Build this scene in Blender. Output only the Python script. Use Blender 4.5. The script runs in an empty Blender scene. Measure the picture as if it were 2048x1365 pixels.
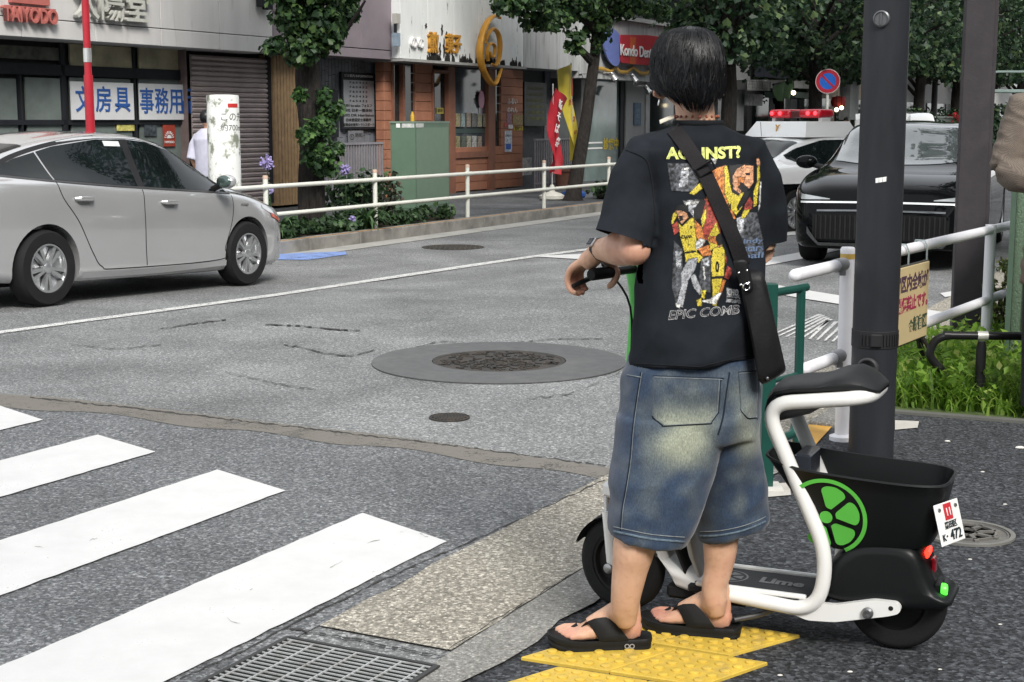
import bpy, bmesh, math, random
import numpy as np
from mathutils import Vector, Matrix, noise
from mathutils.bvhtree import BVHTree
R = math.radians
random.seed(7); RNG = np.random.default_rng(7)
SC = bpy.context.scene; COL = SC.collection

# ---------------------------------------------------------------- camera, sky, sun, exposure
H = 1.55; F = 2958.0; PITCH = math.atan(442.0/F)
cam = bpy.data.objects.new('camera', bpy.data.cameras.new('camera')); COL.objects.link(cam)
cam.location = (0, 0, H); cam.rotation_euler = (R(90)-PITCH, 0, 0)
cam.data.sensor_width = 36; cam.data.lens = 36*F/2048; cam.data.clip_end = 2000; cam.data.clip_start = 0.05
SC.camera = cam
W = bpy.data.worlds.new('World'); SC.world = W; W.use_nodes = True
_n = W.node_tree.nodes; _l = W.node_tree.links
_sky = _n.new('ShaderNodeTexSky'); _sky.sky_type = 'NISHITA'; _sky.sun_disc = False
SUN_EL, SUN_AZ = R(42), R(162)      # azimuth measured from +Y towards +X
_sky.sun_elevation = SUN_EL; _sky.sun_rotation = SUN_AZ; _sky.dust_density = 1.5; _sky.air_density = 1.0; _sky.ozone_density = 1.0
_hs = _n.new('ShaderNodeHueSaturation'); _hs.inputs['Saturation'].default_value = 0.45
_l.new(_sky.outputs[0], _hs.inputs['Color'])
_cl = _n.new('ShaderNodeTexNoise'); _cl.inputs['Scale'].default_value = 2.2; _cl.inputs['Detail'].default_value = 5; _cr = _n.new('ShaderNodeValToRGB'); _cr.color_ramp.elements[0].position = .3; _cr.color_ramp.elements[0].color = (.35, .35, .35, 1); _cr.color_ramp.elements[1].position = .65; _cr.color_ramp.elements[1].color = (.9, .9, .9, 1)
_tc = _n.new('ShaderNodeTexCoord'); _l.new(_tc.outputs['Generated'], _cl.inputs['Vector']); _l.new(_cl.outputs[0], _cr.inputs[0])
_mx = _n.new('ShaderNodeMix'); _mx.data_type = 'RGBA'; _l.new(_cr.outputs[0], _mx.inputs[0]); _l.new(_hs.outputs[0], _mx.inputs[6]); _mx.inputs[7].default_value = (4.4, 4.5, 4.6, 1); _l.new(_mx.outputs[2], _n['Background'].inputs[0])   # broken cloud over the clear sky
_n['Background'].inputs[1].default_value = 0.15
sun = bpy.data.objects.new('sun', bpy.data.lights.new('sun', 'SUN')); COL.objects.link(sun)
sun.data.energy = 2.0; sun.data.angle = R(20); sun.data.color = (1.0, 0.96, 0.9)
_sd = Vector((math.sin(SUN_AZ)*math.cos(SUN_EL), math.cos(SUN_AZ)*math.cos(SUN_EL), math.sin(SUN_EL)))
sun.rotation_euler = (-_sd).to_track_quat('-Z', 'Y').to_euler(); sun.location = (0, 0, 30)
SC.view_settings.view_transform = 'Standard'; SC.view_settings.look = 'None'
SC.view_settings.exposure = 1.02; SC.view_settings.gamma = 1.0
SC.cycles.max_bounces = 6; SC.cycles.diffuse_bounces = 3; SC.cycles.glossy_bounces = 3; SC.cycles.transmission_bounces = 4
SC.cycles.transparent_max_bounces = 12; SC.cycles.caustics_reflective = False; SC.cycles.caustics_refractive = False
SC.cycles.use_denoising = True

# ---------------------------------------------------------------- where things are: pixels of the survey photo to metres
_fw = Vector((0, math.cos(PITCH), -math.sin(PITCH))); _up = Vector((0, math.sin(PITCH), math.cos(PITCH)))
def ray(u, v):
    return Vector(((u-1024.0)/F, 0, 0)) + _up*((682.5-v)/F) + _fw
CAM = Vector((0, 0, H))
def at_z(u, v, z=0.0):
    r = ray(u, v); return CAM + r*((z-H)/r.z)
def at_y(u, v, Y):
    r = ray(u, v); return CAM + r*(Y/r.y)
_dang = math.atan2(1556/F, math.cos(PITCH)+442/F*math.sin(PITCH))
D = Vector((math.sin(_dang), math.cos(_dang), 0)); N = Vector((-D.y, D.x, 0))   # along the street, across it
def ts(t, s, z=0.0):
    p = D*t + N*s; return Vector((p.x, p.y, z))
def st(p): return p.dot(D), p.dot(N)
def at_s(u, v, s):
    r = ray(u, v); return CAM + r*(s/r.dot(N))
def zr(t, s=11.0): return -0.035*min(max(t-9.16, 0), 4.29)*min(max((s-5.5)/3.0, 0), 1)   # the far lanes dip away
def at_road(u, v):
    z = 0.0
    for _ in range(25):
        p = at_z(u, v, z); z = 0.5*z+0.5*zr(*st(p))
    return at_z(u, v, z)
STREET_ROT = Matrix(((D.x, N.x, 0), (D.y, N.y, 0), (0, 0, 1))).to_4x4()   # local x along the street, y across

# ---------------------------------------------------------------- object helpers
def link(o): COL.objects.link(o); return o
def tag(o, label=None, cat=None, group=None, kind=None):
    if label: o['label'] = label
    if cat: o['category'] = cat
    if group: o['group'] = group
    if kind: o['kind'] = kind
    return o
def thing(name, label, cat, loc=(0, 0, 0), rotz=0.0, group=None):
    o = link(bpy.data.objects.new(name, None)); o.location = loc; o.rotation_euler = (0, 0, rotz); o.empty_display_size = .1
    return tag(o, label, cat, group)
def rootm(o):
    m = Matrix()
    while o is not None:
        m = Matrix.Translation(o.location) @ o.rotation_euler.to_matrix().to_4x4() @ m; o = o.parent
    return m
def mk(name, mb, mats, parent=None, smooth=True, world=True, ang=35):
    """link mb (an MB or a mesh) as ONE object; world=True: its coordinates are world ones"""
    me = mb.mesh() if isinstance(mb, MB) else mb
    me.name = name
    o = link(bpy.data.objects.new(name, me))
    if not isinstance(mats, (list, tuple)): mats = [mats]
    if mats[0] is not None:
        me.materials.clear()
        for m in mats: me.materials.append(m)
    if smooth:
        me.shade_smooth()
        if ang < 180: me.set_sharp_from_angle(angle=R(ang))
    if parent is not None:
        if world: me.transform(rootm(parent).inverted())
        o.parent = parent
    return o
def copy_tree(o, parent=None):
    c = link(o.copy())
    if parent is not None: c.parent = parent
    for ch in list(o.children): copy_tree(ch, c)
    return c
def struct(name, mb, mats, **k): return tag(mk(name, mb, mats, **k), kind='structure')

class MB:
    """collects shapes, becomes one mesh"""
    def __init__(s): s.v = []; s.f = []; s.m = []
    def add(s, vs, fs, mi=0, M=None):
        b = len(s.v)
        s.v += [tuple(M @ Vector(p)) for p in vs] if M is not None else [tuple(p) for p in vs]
        for f in fs: s.f.append(tuple(i+b for i in f)); s.m.append(mi)
        return s
    def quad(s, a, b, c, d, mi=0): return s.add([a, b, c, d], [(0, 1, 2, 3)], mi)
    def box(s, c, size, M=None, mi=0, bev=0.0, seg=1):
        bm = bmesh.new(); bmesh.ops.create_cube(bm, size=1)
        for v in bm.verts: v.co = Vector((v.co.x*size[0]+c[0], v.co.y*size[1]+c[1], v.co.z*size[2]+c[2]))
        if bev > 0: bmesh.ops.bevel(bm, geom=bm.edges[:], offset=bev, segments=seg, affect='EDGES', profile=.5)
        return s.bm(bm, mi, M)
    def bm(s, bm, mi=0, M=None):
        bm.verts.index_update()
        s.add([v.co.copy() for v in bm.verts], [[v.index for v in f.verts] for f in bm.faces], mi, M); bm.free(); return s
    def loft(s, rings, closed=True, caps=True, mi=0, M=None):
        n = len(rings[0]); vs = [p for r in rings for p in r]; fs = []
        for i in range(len(rings)-1):
            for j in range(n if closed else n-1):
                k = (j+1) % n; fs.append((i*n+j, i*n+k, (i+1)*n+k, (i+1)*n+j))
        if caps and closed:
            fs.append(tuple(range(n-1, -1, -1))); b = (len(rings)-1)*n; fs.append(tuple(b+j for j in range(n)))
        return s.add(vs, fs, mi, M)
    def tube(s, pts, r, n=12, caps=True, mi=0, M=None, flat=1.0, up=None):
        pts = [Vector(p) for p in pts]; rs = r if isinstance(r, (list, tuple, np.ndarray)) else [r]*len(pts)
        rings = []; prev = None
        for i, p in enumerate(pts):
            t = (pts[min(i+1, len(pts)-1)]-pts[max(i-1, 0)])
            t = t.normalized() if t.length > 1e-9 else Vector((0, 0, 1))
            if prev is None:
                a = Vector(up) if up is not None else (Vector((0, 0, 1)) if abs(t.z) < .9 else Vector((1, 0, 0)))
            else: a = prev
            x = (a-t*a.dot(t)).normalized(); prev = x; y = t.cross(x)
            rings.append([p+(x*math.cos(2*math.pi*j/n)+y*math.sin(2*math.pi*j/n)*flat)*rs[i] for j in range(n)])
        return s.loft(rings, True, caps, mi, M)
    def lathe(s, prof, n=24, M=None, mi=0, caps=True, ang=2*math.pi):
        """prof: (radius, z) list, spun round z"""
        full = abs(ang-2*math.pi) < 1e-6; k = n if full else n+1
        rings = [[(r*math.cos(ang*j/n), r*math.sin(ang*j/n), z) for j in range(k)] for r, z in prof]
        return s.loft(rings, full, caps and full, mi, M)
    def prism(s, poly, z0, z1, M=None, mi=0):
        """poly in xy, extruded z0..z1"""
        n = len(poly); vs = [(x, y, z0) for x, y in poly]+[(x, y, z1) for x, y in poly]
        fs = [tuple(range(n-1, -1, -1)), tuple(range(n, 2*n))]+[(j, (j+1) % n, n+(j+1) % n, n+j) for j in range(n)]
        return s.add(vs, fs, mi, M)
    def ball(s, c, r, M=None, mi=0, n=12, sc=(1, 1, 1)):
        bm = bmesh.new(); bmesh.ops.create_uvsphere(bm, u_segments=n, v_segments=max(6, n*2//3), radius=r)
        for v in bm.verts: v.co = Vector((v.co.x*sc[0]+c[0], v.co.y*sc[1]+c[1], v.co.z*sc[2]+c[2]))
        return s.bm(bm, mi, M)
    def me(s, me, mi=0, M=None):
        return s.add([v.co.copy() for v in me.vertices], [list(p.vertices) for p in me.polygons], mi, M)
    def mesh(s):
        me = bpy.data.meshes.new('mesh'); me.from_pydata(s.v, [], s.f); me.update()
        me.polygons.foreach_set('material_index', s.m)
        for _ in range(max(s.m, default=0)+1): me.materials.append(None)
        bm = bmesh.new(); bm.from_mesh(me); bmesh.ops.recalc_face_normals(bm, faces=bm.faces[:]); bm.to_mesh(me); bm.free()
        return me
def evald(me, mods):
    """mesh after modifiers; mods: list of (type, dict)"""
    o = link(bpy.data.objects.new('tmp', me))
    for t, kw in mods:
        m = o.modifiers.new(t, t)
        for k, v in kw.items(): setattr(m, k, v)
    dg = bpy.context.evaluated_depsgraph_get(); dg.update()
    r = bpy.data.meshes.new_from_object(o.evaluated_get(dg)); bpy.data.objects.remove(o); return r
def remesh(mb, vox, smooth=4, fac=.5):
    return evald(mb.mesh(), [('REMESH', dict(mode='VOXEL', voxel_size=vox)), ('SMOOTH', dict(iterations=smooth, factor=fac))])
def boolean(me, cut, op='DIFFERENCE'):
    c = link(bpy.data.objects.new('cut', cut))
    r = evald(me, [('BOOLEAN', dict(object=c, operation=op, solver='EXACT'))]); bpy.data.objects.remove(c); return r
_txt = {}
def text_me(body, size=1.0, ext=0.0, bold=0.0, align='CENTER', w=None, line=1.0, res=3, spacing=1.0):
    cu = bpy.data.curves.new('txt', 'FONT'); cu.body = body; cu.size = size; cu.extrude = ext; cu.offset = bold; cu.space_line = line
    cu.align_x = align; cu.align_y = 'CENTER'; cu.resolution_u = res; cu.space_character = spacing
    o = link(bpy.data.objects.new('txt', cu)); dg = bpy.context.evaluated_depsgraph_get(); dg.update()
    me = bpy.data.meshes.new_from_object(o.evaluated_get(dg)); bpy.data.objects.remove(o)
    if w is not None and len(me.vertices):
        xs = [v.co.x for v in me.vertices]; k = w/max(1e-6, max(xs)-min(xs)); c = (max(xs)+min(xs))/2
        for v in me.vertices: v.co.x = (v.co.x-c)*k
    return me
def frame(o, x, y):
    """matrix with origin o, x axis x, y axis y"""
    x = Vector(x).normalized(); y = Vector(y); y = (y-x*y.dot(x)).normalized(); z = x.cross(y)
    M = Matrix((x, y, z)).transposed().to_4x4(); M.translation = Vector(o); return M
def cr(pts, n=8, closed=False):
    """catmull-rom through points"""
    P = [Vector(p) for p in pts]; out = []; m = len(P)
    for i in range(m if closed else m-1):
        a, b, c, d = (P[(i-1) % m], P[i], P[(i+1) % m], P[(i+2) % m]) if closed else (P[max(i-1, 0)], P[i], P[i+1], P[min(i+2, m-1)])
        for k in range(n):
            t = k/n; out.append(.5*((2*b)+(c-a)*t+(2*a-5*b+4*c-d)*t*t+(3*b-a-3*c+d)*t**3))
    if not closed: out.append(P[-1])
    return out
def bends(pts, r=.1, n=6):
    """polyline with rounded corners"""
    P = [Vector(p) for p in pts]; out = [P[0]]
    for i in range(1, len(P)-1):
        a = (P[i-1]-P[i]); b = (P[i+1]-P[i]); k = min(r, a.length*.49, b.length*.49)
        p0 = P[i]+a.normalized()*k; p1 = P[i]+b.normalized()*k
        for j in range(n+1):
            t = j/n; out.append(p0*(1-t)**2+P[i]*2*t*(1-t)+p1*t*t)
    out.append(P[-1]); return out
def pchip(xs, ys):
    o = np.argsort(xs); xs = np.array(xs, float)[o]; ys = np.array(ys, float)[o]; h = np.diff(xs); d = np.diff(ys)/h; m = np.zeros(len(xs))
    m[0] = d[0]; m[-1] = d[-1]
    for i in range(1, len(xs)-1):
        if d[i-1]*d[i] > 0: w1 = 2*h[i]+h[i-1]; w2 = h[i]+2*h[i-1]; m[i] = (w1+w2)/(w1/d[i-1]+w2/d[i])
    def f(x):
        x = min(max(x, xs[0]), xs[-1]); i = min(max(int(np.searchsorted(xs, x))-1, 0), len(h)-1); t = (x-xs[i])/h[i]
        return float((2*t**3-3*t*t+1)*ys[i]+(t**3-2*t*t+t)*h[i]*m[i]+(3*t*t-2*t**3)*ys[i+1]+(t**3-t*t)*h[i]*m[i+1])
    return f

# ---------------------------------------------------------------- materials
def _new(name):
    m = bpy.data.materials.new(name); m.use_nodes = True; nt = m.node_tree; return m, nt, nt.nodes['Principled BSDF']
def _noise(nt, scale, detail=4, rough=.6, coord='Object', vec=None, stretch=None):
    tx = nt.nodes.new('ShaderNodeTexNoise'); tx.inputs['Scale'].default_value = scale; tx.inputs['Detail'].default_value = detail; tx.inputs['Roughness'].default_value = rough
    c = nt.nodes.new('ShaderNodeTexCoord'); src = c.outputs[coord]
    if stretch:
        mp = nt.nodes.new('ShaderNodeMapping'); mp.inputs['Scale'].default_value = stretch; nt.links.new(src, mp.inputs[0]); src = mp.outputs[0]
    nt.links.new(src, tx.inputs['Vector']); return tx
def _ramp(nt, src, stops):
    r = nt.nodes.new('ShaderNodeValToRGB'); el = r.color_ramp.elements
    while len(el) < len(stops): el.new(.5)
    for e, (p, c) in zip(el, stops): e.position = p; e.color = (*c[:3], 1) if len(c) < 4 else c
    nt.links.new(src, r.inputs[0]); return r
def _mix(nt, a, b, fac, mode='MIX'):
    m = nt.nodes.new('ShaderNodeMix'); m.data_type = 'RGBA'; m.blend_type = mode
    for sock, val in ((m.inputs[6], a), (m.inputs[7], b), (m.inputs[0], fac)):
        if isinstance(val, bpy.types.NodeSocket): nt.links.new(val, sock)
        elif isinstance(val, (int, float)): sock.default_value = val
        else: sock.default_value = (*val[:3], 1)
    return m.outputs[2]
def _bump(nt, b, src, strength, dist=.01, prev=None):
    bp = nt.nodes.new('ShaderNodeBump'); bp.inputs['Strength'].default_value = strength; bp.inputs['Distance'].default_value = dist
    nt.links.new(src, bp.inputs['Height'])
    if prev is not None: nt.links.new(prev, bp.inputs['Normal'])
    nt.links.new(bp.outputs[0], b.inputs['Normal']); return bp.outputs[0]
_cache = {}
def mat(name, col, rough=.6, metal=0.0, var=.15, vs=6.0, bump=0.0, bs=60.0, bd=.004, stretch=None, coat=0.0, spec=None, sheen=0.0, emis=0.0, sss=0.0, dirt=None, ds=3.0, dmin=.5, dmax=.75, alpha=None):
    """plain surface with soft colour variation, optional stains (dirt colour) and fine relief"""
    if name in _cache: return _cache[name]
    m, nt, b = _new(name); col = tuple(col)
    out = None
    if var > 0:
        tx = _noise(nt, vs, 5, .6, stretch=stretch); lo = tuple(c*(1-var) for c in col); hi = tuple(min(1, c*(1+var)) for c in col)
        out = _ramp(nt, tx.outputs[0], [(.3, lo), (.7, hi)]).outputs[0]
    if dirt is not None:
        tx = _noise(nt, ds, 8, .65, stretch=stretch); f = _ramp(nt, tx.outputs[0], [(dmin, (0, 0, 0)), (dmax, (1, 1, 1))])
        out = _mix(nt, out if out is not None else col, dirt, f.outputs[0])
    if out is not None: nt.links.new(out, b.inputs['Base Color'])
    else: b.inputs['Base Color'].default_value = (*col, 1)
    b.inputs['Roughness'].default_value = rough; b.inputs['Metallic'].default_value = metal
    b.inputs['Coat Weight'].default_value = coat; b.inputs['Coat Roughness'].default_value = .04
    b.inputs['Specular IOR Level'].default_value = spec if spec is not None else (.22 if max(col) < .06 and not metal else .4)
    if sheen: b.inputs['Sheen Weight'].default_value = sheen; b.inputs['Sheen Roughness'].default_value = .5
    if sss: b.inputs['Subsurface Weight'].default_value = sss; b.inputs['Subsurface Radius'].default_value = (.012, .005, .003); b.inputs['Subsurface Scale'].default_value = 1.0
    if emis: b.inputs['Emission Color'].default_value = (*col, 1); b.inputs['Emission Strength'].default_value = emis
    if bump > 0: _bump(nt, b, _noise(nt, bs, 3, .6, stretch=stretch).outputs[0], bump, bd)
    _cache[name] = m; return m
def asphalt(name, dark, light, patch, gs=150.0, bump=.6, rough=.85, pale=.45):
    """grainy road surface: aggregate grains, worn pale and dark areas"""
    m, nt, b = _new(name); c = nt.nodes.new('ShaderNodeTexCoord')
    vo = nt.nodes.new('ShaderNodeTexVoronoi'); vo.inputs['Scale'].default_value = gs; nt.links.new(c.outputs['Object'], vo.inputs['Vector'])
    sp = nt.nodes.new('ShaderNodeSeparateColor'); nt.links.new(vo.outputs['Color'], sp.inputs[0])
    g = _ramp(nt, sp.outputs[0], [(0, dark), (.55, tuple((a+b_)/2*.9 for a, b_ in zip(dark, light))), (.9, light), (1, tuple(min(1, x*1.5) for x in light))])
    n2 = _noise(nt, gs*.45, 3, .7); g2 = _ramp(nt, n2.outputs[0], [(.3, (.55, .55, .55)), (.7, (1.35, 1.35, 1.35))])
    col = _mix(nt, g.outputs[0], g2.outputs[0], 1.0, 'MULTIPLY')
    n1 = _noise(nt, .9, 6, .6); pr = _ramp(nt, n1.outputs[0], [(.32, (1-pale, 1-pale, 1-pale)), (.68, (1+pale, 1+pale, 1+pale))])
    col = _mix(nt, col, pr.outputs[0], .8, 'MULTIPLY')
    n3 = _noise(nt, 2.6, 7, .7); f3 = _ramp(nt, n3.outputs[0], [(.58, (0, 0, 0)), (.8, (.6, .6, .6))])
    col = _mix(nt, col, patch, f3.outputs[0])
    nt.links.new(col, b.inputs['Base Color']); b.inputs['Roughness'].default_value = rough; b.inputs['Specular IOR Level'].default_value = .35
    bp = _bump(nt, b, vo.outputs['Distance'], bump, .004); _bump(nt, b, n2.outputs[0], bump*.6, .004, bp)
    return m
def leafmat(name, stops, trans=.35, rough=.5):
    m, nt, b = _new(name); g = nt.nodes.new('ShaderNodeNewGeometry'); r = _ramp(nt, g.outputs['Random Per Island'], stops)
    nt.links.new(r.outputs[0], b.inputs['Base Color']); b.inputs['Roughness'].default_value = rough; b.inputs['Specular IOR Level'].default_value = .4
    tr = nt.nodes.new('ShaderNodeBsdfTranslucent'); nt.links.new(r.outputs[0], tr.inputs[0])
    mx = nt.nodes.new('ShaderNodeMixShader'); mx.inputs[0].default_value = trans
    nt.links.new(b.outputs[0], mx.inputs[1]); nt.links.new(tr.outputs[0], mx.inputs[2]); nt.links.new(mx.outputs[0], nt.nodes['Material Output'].inputs[0]); return m
def paintmat(name, col, wear=.55, scale=9.0, rough=.6, grain=120.0):
    """road paint, worn through to transparent in specks"""
    m, nt, b = _new(name); n1 = _noise(nt, scale, 8, .7); n2 = _noise(nt, grain, 2, .5)
    c = _ramp(nt, n1.outputs[0], [(.25, tuple(x*.86 for x in col)), (.7, col)]); nt.links.new(c.outputs[0], b.inputs['Base Color']); b.inputs['Roughness'].default_value = rough
    ad = nt.nodes.new('ShaderNodeMath'); ad.operation = 'MULTIPLY_ADD'; ad.inputs[1].default_value = .5; nt.links.new(n2.outputs[0], ad.inputs[0])
    ml = nt.nodes.new('ShaderNodeMath'); ml.operation = 'MULTIPLY'; ml.inputs[1].default_value = .5; nt.links.new(n1.outputs[0], ml.inputs[0]); nt.links.new(ml.outputs[0], ad.inputs[2])
    f = _ramp(nt, ad.outputs[0], [(wear, (0, 0, 0)), (wear+.02, (1, 1, 1))])
    tr = nt.nodes.new('ShaderNodeBsdfTransparent'); mx = nt.nodes.new('ShaderNodeMixShader')
    nt.links.new(f.outputs[0], mx.inputs[0]); nt.links.new(b.outputs[0], mx.inputs[1]); nt.links.new(tr.outputs[0], mx.inputs[2]); nt.links.new(mx.outputs[0], nt.nodes['Material Output'].inputs[0]); return m
# ================================================================ the ground, the street, its markings
M_road = asphalt('road asphalt', (.105, .11, .112), (.265, .27, .268), (.26, .26, .25), gs=115, pale=.36)
M_road_new = asphalt('darker resurfaced asphalt', (.066, .070, .075), (.21, .215, .22), (.15, .152, .155), gs=110, pale=.28)
M_walk = asphalt('black permeable asphalt', (.009, .010, .012), (.072, .077, .085), (.032, .033, .036), gs=85, bump=1.0, pale=.2)
M_walk_far = asphalt('far pavement asphalt', (.06, .064, .07), (.13, .135, .14), (.1, .1, .1), gs=70)
M_aggr = asphalt('exposed aggregate concrete', (.17, .155, .125), (.44, .41, .35), (.34, .315, .27), gs=120, bump=.8, pale=.15)
M_kerb = asphalt('worn kerb concrete', (.17, .165, .15), (.27, .265, .245), (.15, .145, .13), gs=160, bump=.4, pale=.25)
M_white = paintmat('white road paint', (.62, .62, .61), wear=.645, scale=5)
M_white_old = paintmat('worn white road paint', (.66, .66, .64), wear=.535, scale=14)
M_blue = paintmat('faded blue road paint', (.22, .33, .66), wear=.54, scale=5)
M_seam = paintmat('brown grit', (.165, .152, .130), wear=.56, scale=5, grain=120)
M_tar = mat('dark crack filler', (.045, .044, .042), .9)

g = MB()
g.quad((-400, -100, -.3), (500, -100, -.3), (500, 700, -.3), (-400, 700, -.3)); struct('ground', g, mat('bare ground', (.09, .09, .08), .9), smooth=False)
S_EDGE, S_GUT, S_KERB, S_FAR = 2.56, 2.085, 1.91, 11.32
tt = [-25, -8, 9.16, 10, 11, 12, 13.45, 16, 40, 120]
rd = MB()
def strip(mb, s0, s1, tlist, z0, mi=0, road=True):
    ps = []
    for t in tlist: ps.append((ts(t, s0, (zr(t, s0) if road else 0)+z0), ts(t, s1, (zr(t, s1) if road else 0)+z0)))
    for a, b in zip(ps, ps[1:]): mb.quad(a[0], b[0], b[1], a[1], mi)
for sa, sb in ((1.0, 5.5), (5.5, 6.25), (6.25, 7), (7, 7.75), (7.75, 8.5), (8.5, 11.6)): strip(rd, sa, sb, tt, -0.002)
struct('road', rd, M_road, smooth=False)
nr = MB(); p = [at_road(*q) for q in ((-900, 700), (0, 806), (420, 838), (800, 876), (1226, 946))]
# the crossing lies on a darker, newer surface, bounded by the brown seam
pts = [ts(-25, 8.2), *[q+Vector((0, 0, .002)) for q in p[1:]], ts(6.6, S_EDGE), ts(3, S_EDGE), ts(-25, S_EDGE)]
nr.add([(q[0], q[1], .0025) for q in pts], [tuple(range(len(pts)))]); struct('resurfaced_road', nr, M_road_new, smooth=False)
# near gutter and flush kerb, straight up to the corner post, then a raised kerb along the pavement
gt = MB(); random.seed(3)
tg = [3.62+i*.14 for i in range(18)]
def jag(s, a): return s+random.uniform(-a, a)
ps = [(ts(t, jag(S_EDGE, .012), .006), ts(t, jag(S_GUT, .006), .006)) for t in tg]
for a, b in zip(ps, ps[1:]): gt.quad(a[0], b[0], b[1], a[1])
strip(gt, S_EDGE, S_GUT, [tg[-1], 8.5, 60], .006)
struct('gutter', gt, M_aggr, smooth=False)
kb = MB()
tk = [-6+i*.2 for i in range(64)]
ps = [(ts(t, S_GUT-.008, .007), ts(t, jag(S_KERB, .025), .009)) for t in tk]
for a, b in zip(ps, ps[1:]): kb.quad(a[0], b[0], b[1], a[1])
struct('kerb', kb, M_kerb, smooth=False)
kb2 = MB()
for i in range(30):
    t0 = 7.3+i*1.0; z = -.05
    kb2.box((t0+.495, 2.0, (z-.2+.03)/2), (.985, .17, .03+.2-z), M=STREET_ROT, bev=.012)
struct('raised_kerb', kb2, M_kerb)
dr = MB()
ps = [(ts(t, jag(S_EDGE, .012), .005), ts(t, S_GUT-.02, .005)) for t in [-8+i*.3 for i in range(39)]]
for a, b in zip(ps, ps[1:]): dr.quad(a[0], b[0], b[1], a[1])
struct('drain_apron', dr, M_kerb, smooth=False)
sw = MB(); strip(sw, 1.97, -30, [-25, 80], .0, road=False)
struct('pavement', sw, M_walk, smooth=False)
# far side: kerb stones, paving
fk = MB(); fo = MB()
for i in range(70):
    t0 = -8+i*1.2; z = zr(t0+.6); o_ = fk
    fk.box((t0+.6, S_FAR+.09, (z-.25+.02)/2), (1.185, .18, .02+.25-z), M=STREET_ROT, bev=.012)
    if 14 < t0 < 40: fo.box((t0+.6, S_FAR+.035, .0215), (1.185, .05, .003), M=STREET_ROT)
struct('far_kerb', fk, mat('old kerb stone', (.25, .24, .22), .85, dirt=(.10, .095, .085), ds=2.2, dmin=.4, dmax=.7, bump=.3, bs=80))
struct('kerb_line_paint', fo, paintmat('orange kerb paint', (.50, .27, .10), wear=.52, scale=5), smooth=False)
fg = MB(); strip(fg, S_FAR, S_FAR-.42, [-8, 9.16, 13.45, 60], .004); struct('far_gutter', fg, mat('pale gutter concrete', (.34, .335, .31), .9, dirt=(.2, .2, .19)), smooth=False)
fs = MB(); strip(fs, S_FAR+.18, 30, [-25, 120], -.002, road=False); struct('far_pavement', fs, M_walk_far, smooth=False)

# ---- markings
cw = MB()
def paint(mb, pix, z=.008, mi=0):
    q = [at_road(*p) for p in pix]; mb.add([(a.x, a.y, a.z+z) for a in q], [tuple(range(len(q)))], mi)
def stripe(ur, lr, w):
    a = at_road(*ur); b = at_road(*lr); jt = lambda: random.uniform(-.0035, .0035); n_ = 150
    top = [a-D*(9*i/n_)+N*jt() for i in range(n_+1)]; bot = [b-D*(9*i/n_)+N*jt() for i in range(n_+1)]
    for i in range(n_): w.quad(*[(p.x, p.y, .0085) for p in (top[i], bot[i], bot[i+1], top[i+1])])
for ur, lr in (((725, 1030), (893, 1087)), ((435, 943), (570, 985)), ((195, 873), (311, 907)), ((-8, 812), (86, 843)), ((-200, 770), (-110, 795))): stripe(ur, lr, cw)
struct('crosswalk', cw, M_white, smooth=False)
ln = MB()
edge = [(-60, 672, 677.5), (150, 643, 648), (300, 623, 628), (550, 589, 594), (760, 557, 562), (940, 530, 535), (1060, 513, 517), (1180, 497, 501), (1400, 468, 473), (1600, 441, 445)]
for (u0, a0, b0), (u1, a1, b1) in zip(edge, edge[1:]): paint(ln, [(u0, a0), (u1, a1), (u1, b1), (u0, b0)], .006)
struct('centre_line', ln, M_white_old, smooth=False)
sl = MB()
paint(sl, [(1062, 514), (1170, 509), (1300, 527), (1600, 580), (1970, 640), (1970, 655), (1600, 598), (1300, 540), (1160, 520)], .0075)
paint(sl, [(1490, 526), (1600, 506), (1720, 480), (1720, 492), (1600, 520), (1490, 540)], .0065)
paint(sl, [(1540, 434), (1600, 428), (1600, 434), (1540, 441)], .0065)
paint(sl, [(1540, 468), (1600, 462), (1600, 470), (1540, 475)], .0065)
paint(sl, [(1880, 588), (1990, 570), (1990, 578), (1890, 596)], .0065)
struct('stop_line', sl, M_white, smooth=False)
ch = MB()
for k in range(15):
    a = k/15.0; p0 = (1540+a*230, 672+a*24); ch_w = 9
    paint(ch, [(p0[0], p0[1]), (p0[0]+5, p0[1]), (p0[0]+5+(60-150*a if a < .3 else 0)+40, p0[1]-42+14*a), (p0[0]+(60-150*a if a < .3 else 0)+36, p0[1]-42+14*a)], .0065)
struct('anti_skid_hatching', ch, M_white_old, smooth=False)
bl = MB()
paint(bl, [(520, 512), (600, 507), (690, 504), (694, 510), (618, 521), (520, 520)], .0065); paint(bl, [(380, 533), (470, 520), (470, 528), (380, 541)], .0065)
struct('cycle_lane_mark', bl, M_blue, smooth=False)
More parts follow.
